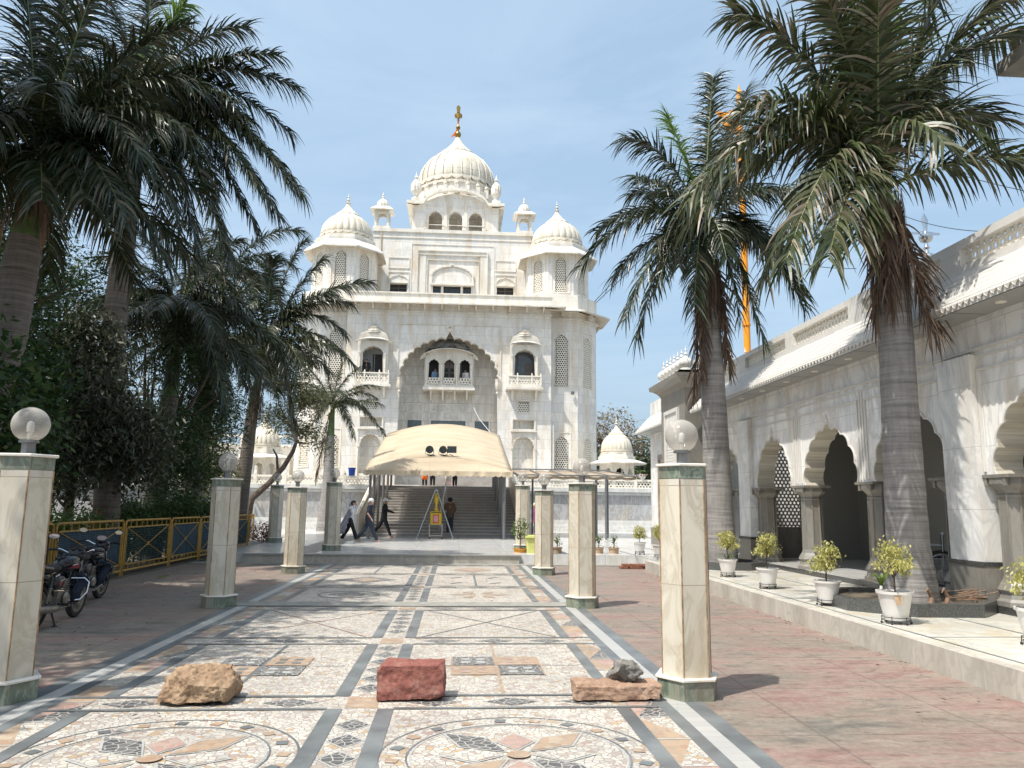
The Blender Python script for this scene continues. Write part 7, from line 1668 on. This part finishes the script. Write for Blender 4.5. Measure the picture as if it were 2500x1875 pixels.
def person(lab, loc, rz, pose, top, bottom, skin='skin', head='cap', headmat=None, sleeves=1.0, group=None, extra=None, H=1.0):
    """local frame: walks along +x, left is +y"""
    t = thing('person', lab, 'person', loc, group, rz); V = Vector; lean = pose.get('lean', .03)
    hip = {s: V((0, s*.09, .90)) for s in (-1,1)}; sh = {s: V((lean*.9+pose.get('tw',0)*s, s*.185, 1.385)) for s in (-1,1)}
    nk = V((lean, 0, 1.46)); hd = V((lean+.025+pose.get('hx',0), 0, 1.585+pose.get('hz',0)))
    leg, arm = pose['leg'], pose['arm']     # leg[s]=(knee, ankle), arm[s]=(elbow, wrist)
    body = [([V((0,0,.95)),V((lean*.4,0,1.12)),V((lean*.8,0,1.28)),nk],[.12,.115,.125,.055]), ([nk, hd+V((-.01,0,-.06))],[.052,.05]), ([hd+V((-.012,0,.015)),hd+V((.018,0,-.055))],[.092,.068]), ([hd+V((.055,0,-.095)),hd+V((.03,0,-.09))],[.028,.04]),
            ([hd+V((.085,0,-.01)),hd+V((.112,0,-.035))],[.010,.014])]
    for s in (-1,1):
        kn, an = V(leg[s][0]), V(leg[s][1]); el, wr = V(arm[s][0]), V(arm[s][1])
        body += [([hip[s],kn,an],[.085,.055,.038]), ([an+V((-.03,0,-.035)),an+V((.10,s*.01,-.055)),an+V((.155,s*.012,-.062))],[.034,.030,.022]), ([sh[s],el,wr],[.055,.042,.028]), ([hd+V((0,s*.088,-.01)),hd+V((0,s*.096,.02))],[.014,.014])] + hand(wr, wr-el)
    skinned('body', body, M[skin], t)
    tp = [([V((0,-.05,.93)),V((lean*.4,-.05,1.12)),V((lean*.8,-.06,1.3)),V((lean,0,1.40))],[.135,.125,.125,.07]), ([V((0,.05,.93)),V((lean*.4,.05,1.12)),V((lean*.8,.06,1.3)),V((lean,0,1.40))],[.135,.125,.125,.07]), ([V((0,0,.86)),V((0,0,1.0))],[.15,.14])]
    if pose.get('long'): tp += [([V((0,s_*.05,.93)),V((.01,s_*.07,.60)),V((.01,s_*.08,.50))],[.13,.125,.12]) for s_ in (-1,1)]
    for s in (-1,1):
        el, wr = V(arm[s][0]), V(arm[s][1]); e = el if sleeves < .6 else wr.lerp(el,.06)
        tp += [([sh[-s].lerp(sh[s],.5), sh[s]],[.085,.082])] + ([([sh[s], sh[s].lerp(el,.75)],[.08,.068])] if sleeves < .6 else [([sh[s],el,e],[.078,.060,.045])])
    skinned('shirt', tp, M[top], t, .018)
    tr = [([hip[-1]+V((0,0,.02)),hip[1]+V((0,0,.02))],[.118,.118])]
    for s in (-1,1): kn, an = V(leg[s][0]), V(leg[s][1]); tr += [([hip[s],kn,an+V((0,0,.03))],[.112,.08,pose.get('hem',.062)])]
    skinned('trousers', tr, M[bottom], t, .018)
    if head == 'cap': skinned('head_scarf', [([hd+V((-.02,0,.035)),hd+V((.01,0,.03))],[.102,.094]),([hd+V((-.11,0,-.01)),hd+V((-.14,0,-.05))],[.035,.02])], M[headmat or 'c_white'], t)
    elif head == 'turban': skinned('turban', [([hd+V((-.02,0,.03)),hd+V((.015,0,.05))],[.112,.10]),([hd+V((0,-.05,.075)),hd+V((0,.05,.075))],[.07,.07])], M[headmat or 'c_blk'], t)
    else: skinned('hair', [([hd+V((-.03,0,.02)),hd+V((.0,0,.04))],[.10,.092]),([hd+V((-.06,0,0)),hd+V((-.08,0,-.10))],[.08,.06])], M['hair'], t)
    if extra: extra(t, hd, sh)
    t.scale = (H,H,H); return t
Z0 = .281
stride = lambda a, b: {1:((.20,.10,.50),(.20+a,.10,.10)), -1:((-.02,-.10,.48),(-.02-b,-.10,.14))}
pp = P(755,1168,32.3)
def shawl(t, hd, sh):
    b = MB(); n = 9; vs = []
    for i in range(n):
        f = i/(n-1); x0, z0_ = .10-.50*f, 1.40-1.12*f; w = .12+.10*f
        for j in range(4): vs.append((x0+(j/3-.5)*w*1.6-.03*math.sin(i+j), -.17-.03*math.sin(j*2+i), z0_+(j/3-.5)*.05))
        for j in range(4): vs.append((x0-.12+(j/3-.5)*w*1.3, .18+.03*math.sin(j+i), z0_))
    b.add(vs, [(8*i+j,8*i+j+1,8*i+9+j,8*i+8+j) for i in range(n-1) for j in (0,1,2,4,5,6)]); o = b.build('shawl', M['c_grey'], t, smooth='all', loc=L0); m_ = o.modifiers.new('s','SOLIDIFY'); m_.thickness = .02
    skinned('shawl_wrap', [([hd+Vector((-.10,.03,.04)),hd+Vector((-.15,0,-.05)),hd+Vector((-.06,0,-.14)),hd+Vector((.04,-.08,-.18))],[.05,.07,.08,.06])], M['c_grey'], t)
person('woman in white top pulling a long grey shawl over her face, leftmost walker', (pp.x,32.3,Z0), R(-5), dict(lean=.06, hx=.03, leg={1:((-.12,.09,.48),(-.34,.09,.12)),-1:((.16,-.09,.50),(.30,-.09,.09))}, arm={1:((.10,.26,1.22),(.20,.06,1.47)),-1:((.12,-.27,1.20),(.17,-.05,1.50))}, hem=.085), 'c_white','c_blk','skinp','hair',group='people walking to the stairs',extra=shawl,H=.95)
pp = P(795,1168,31.4)
person('stout man in navy t-shirt with a white head scarf, striding beside the left canopy post', (pp.x,31.4,Z0), R(-8), dict(lean=.05, leg={1:((-.16,.09,.50),(-.44,.09,.13)),-1:((.18,-.09,.50),(.36,-.09,.09))}, arm={1:((-.08,.25,1.12),(.02,.25,.92)),-1:((.02,-.27,1.10),(.16,-.25,.90))}, hem=.07), 'c_navy','c_denim','skinp','cap','c_white',.4,'people walking to the stairs',H=1.0)
pp = P(828,1158,35.5)
person('slim person all in black with white head scarf, one arm stretched forward', (pp.x,35.5,Z0), R(0), dict(lean=.04, leg={1:((-.20,.07,.50),(-.46,.07,.13)),-1:((.16,-.07,.50),(.30,-.07,.09))}, arm={1:((-.06,.22,1.12),(-.10,.22,.86)),-1:((.18,-.24,1.16),(.44,-.24,1.08))}, hem=.055), 'c_blk','c_blk','skin','cap','c_white',1,'people walking to the stairs',H=1.03)
pp = P(971,1150,37.1)
person('man in brown shirt and dark turban seen from behind at the foot of the stairs', (pp.x,37.2,.42), R(92), dict(lean=.05, leg={1:((.02,.09,.48),(.0,.09,.09)),-1:((.04,-.09,.50),(.05,-.09,.12))}, arm={1:((.02,.28,1.14),(.14,.30,1.0)),-1:((.05,-.28,1.14),(.22,-.20,1.02))}, hem=.07), 'c_brown','c_denim','skin','turban','c_blk',1,H=.98)
stand = dict(lean=.02, leg={1:((.03,.09,.48),(.0,.09,.09)),-1:((.02,-.09,.48),(.0,-.10,.09))}, arm={1:((0,.25,1.12),(.06,.24,.88)),-1:((0,-.25,1.12),(.08,-.24,.90))}, hem=.065)
for px, Y, rz, tp, bt, hm, lab in ((917,46.8,100,'c_orange','c_blk','c_white','person in bright orange top at the head of the stairs, face hidden by the canopy'),(934,46.9,80,'c_white','c_blk','c_white','person in pale top and black trousers beside the orange-clad one, on the stairs'),(968,46.7,90,'c_cream','c_pink','c_cream','person in cream tunic and pink trousers, standing at the stair top'),(982,47.0,60,'c_blk','c_blk','c_purple','person in black just right of the one in pink trousers, on the stairs')):
    if 'c_orange' not in M: M['c_orange'] = M['saff']
    q = P(px,1048,Y); person(lab, (q.x,Y,G0+.005), R(rz), dict(stand, long=tp in ('c_orange','c_cream')), tp, bt, 'skin', 'cap', hm, 1, 'people at the head of the stairs', H=.98)
q = P(1159,1160,33.5); person('woman with cream head scarf and purple shawl, between two right lamp pillars', (q.x,33.5,Z0), R(185), dict(stand, lean=.04), 'c_purple','c_blk','skin','cap','c_cream',1,H=.95)
sit = dict(stand, leg={1:((.30,.10,.80),(.32,.10,.50)),-1:((.30,-.10,.80),(.32,-.10,.50))})
person('person in light blue seated inside the left opening of the central projecting window', (X(-.95),FY+1.25,9.22), R(-60), sit, 'c_sblue','c_denim','skin','hair',H=.95)
person('person in pale top inside the right opening of the central projecting window', (X(1.1),FY+1.25,9.2), R(-120), sit, 'c_white','c_denim','skin','hair',H=.95)
person('person leaning out low in the left side balcony doorway', (X(-5.35),FY-.22,9.5), R(-90), dict(sit, leg={1:((.02,.09,.55),(-.1,.09,.2)),-1:((.02,-.09,.55),(-.1,-.09,.2))}), 'c_blk','c_blk','skin','hair',H=.93)
q = P(1366,1020,54.5); person('dark-clad person standing inside the small kiosk right of the temple', (10.3,49.4,G0+.16), R(-90), stand, 'c_blk','c_blk','skin','hair',H=.98)

# ------------------------------------------------------------------ light, sky, render
sd = Vector((-.42,-.31,1)).normalized()
L = bpy.data.lights.new('sun','SUN'); L.energy = 4.0; L.angle = R(.53); L.color = (1,.955,.88)
lo = bpy.data.objects.new('sun', L); COL.objects.link(lo); lo.rotation_euler = sd.to_track_quat('Z','Y').to_euler(); lo.location = (0,0,60)
w = bpy.data.worlds.new('World'); sc.world = w; w.use_nodes = True; nt = w.node_tree; bg = nt.nodes['Background']
sky = nt.nodes.new('ShaderNodeTexSky'); sky.sky_type = 'NISHITA'; sky.sun_disc = False; sky.sun_elevation = math.asin(sd.z); sky.sun_rotation = math.atan2(sd.x, sd.y) % (2*PI)
sky.air_density = 1.0; sky.dust_density = 7.0; sky.ozone_density = 1.6; sky.altitude = 200
tc = nt.nodes.new('ShaderNodeTexCoord'); mp = nt.nodes.new('ShaderNodeMapping'); mp.inputs['Scale'].default_value = (1.2,1.2,4.5); mp.inputs['Rotation'].default_value = (.25,.35,.5); lk(nt, tc.outputs['Generated'], mp.inputs[0])
cf_ = noisen(nt, mp.outputs[0], 1.7, 9, .62, .7); cl = ramp(nt, cf_, [(.40,(.0,.0,.0)), (.78,(.26,.26,.26))])
veil = mix(nt, .5, sky.outputs[0], (2.75,4.0,5.1)); col = mix(nt, cl, veil, (4.6,5.2,5.8)); lk(nt, col, bg.inputs[0]); bg.inputs[1].default_value = .15
sc.view_settings.view_transform = 'Standard'; sc.view_settings.look = 'None'; sc.view_settings.gamma = 1; sc.view_settings.exposure = 0.5
sc.cycles.max_bounces = 8; sc.cycles.diffuse_bounces = 6; sc.cycles.transparent_max_bounces = 10; sc.cycles.use_denoising = True
sc.render.resolution_x = 1024; sc.render.resolution_y = 768
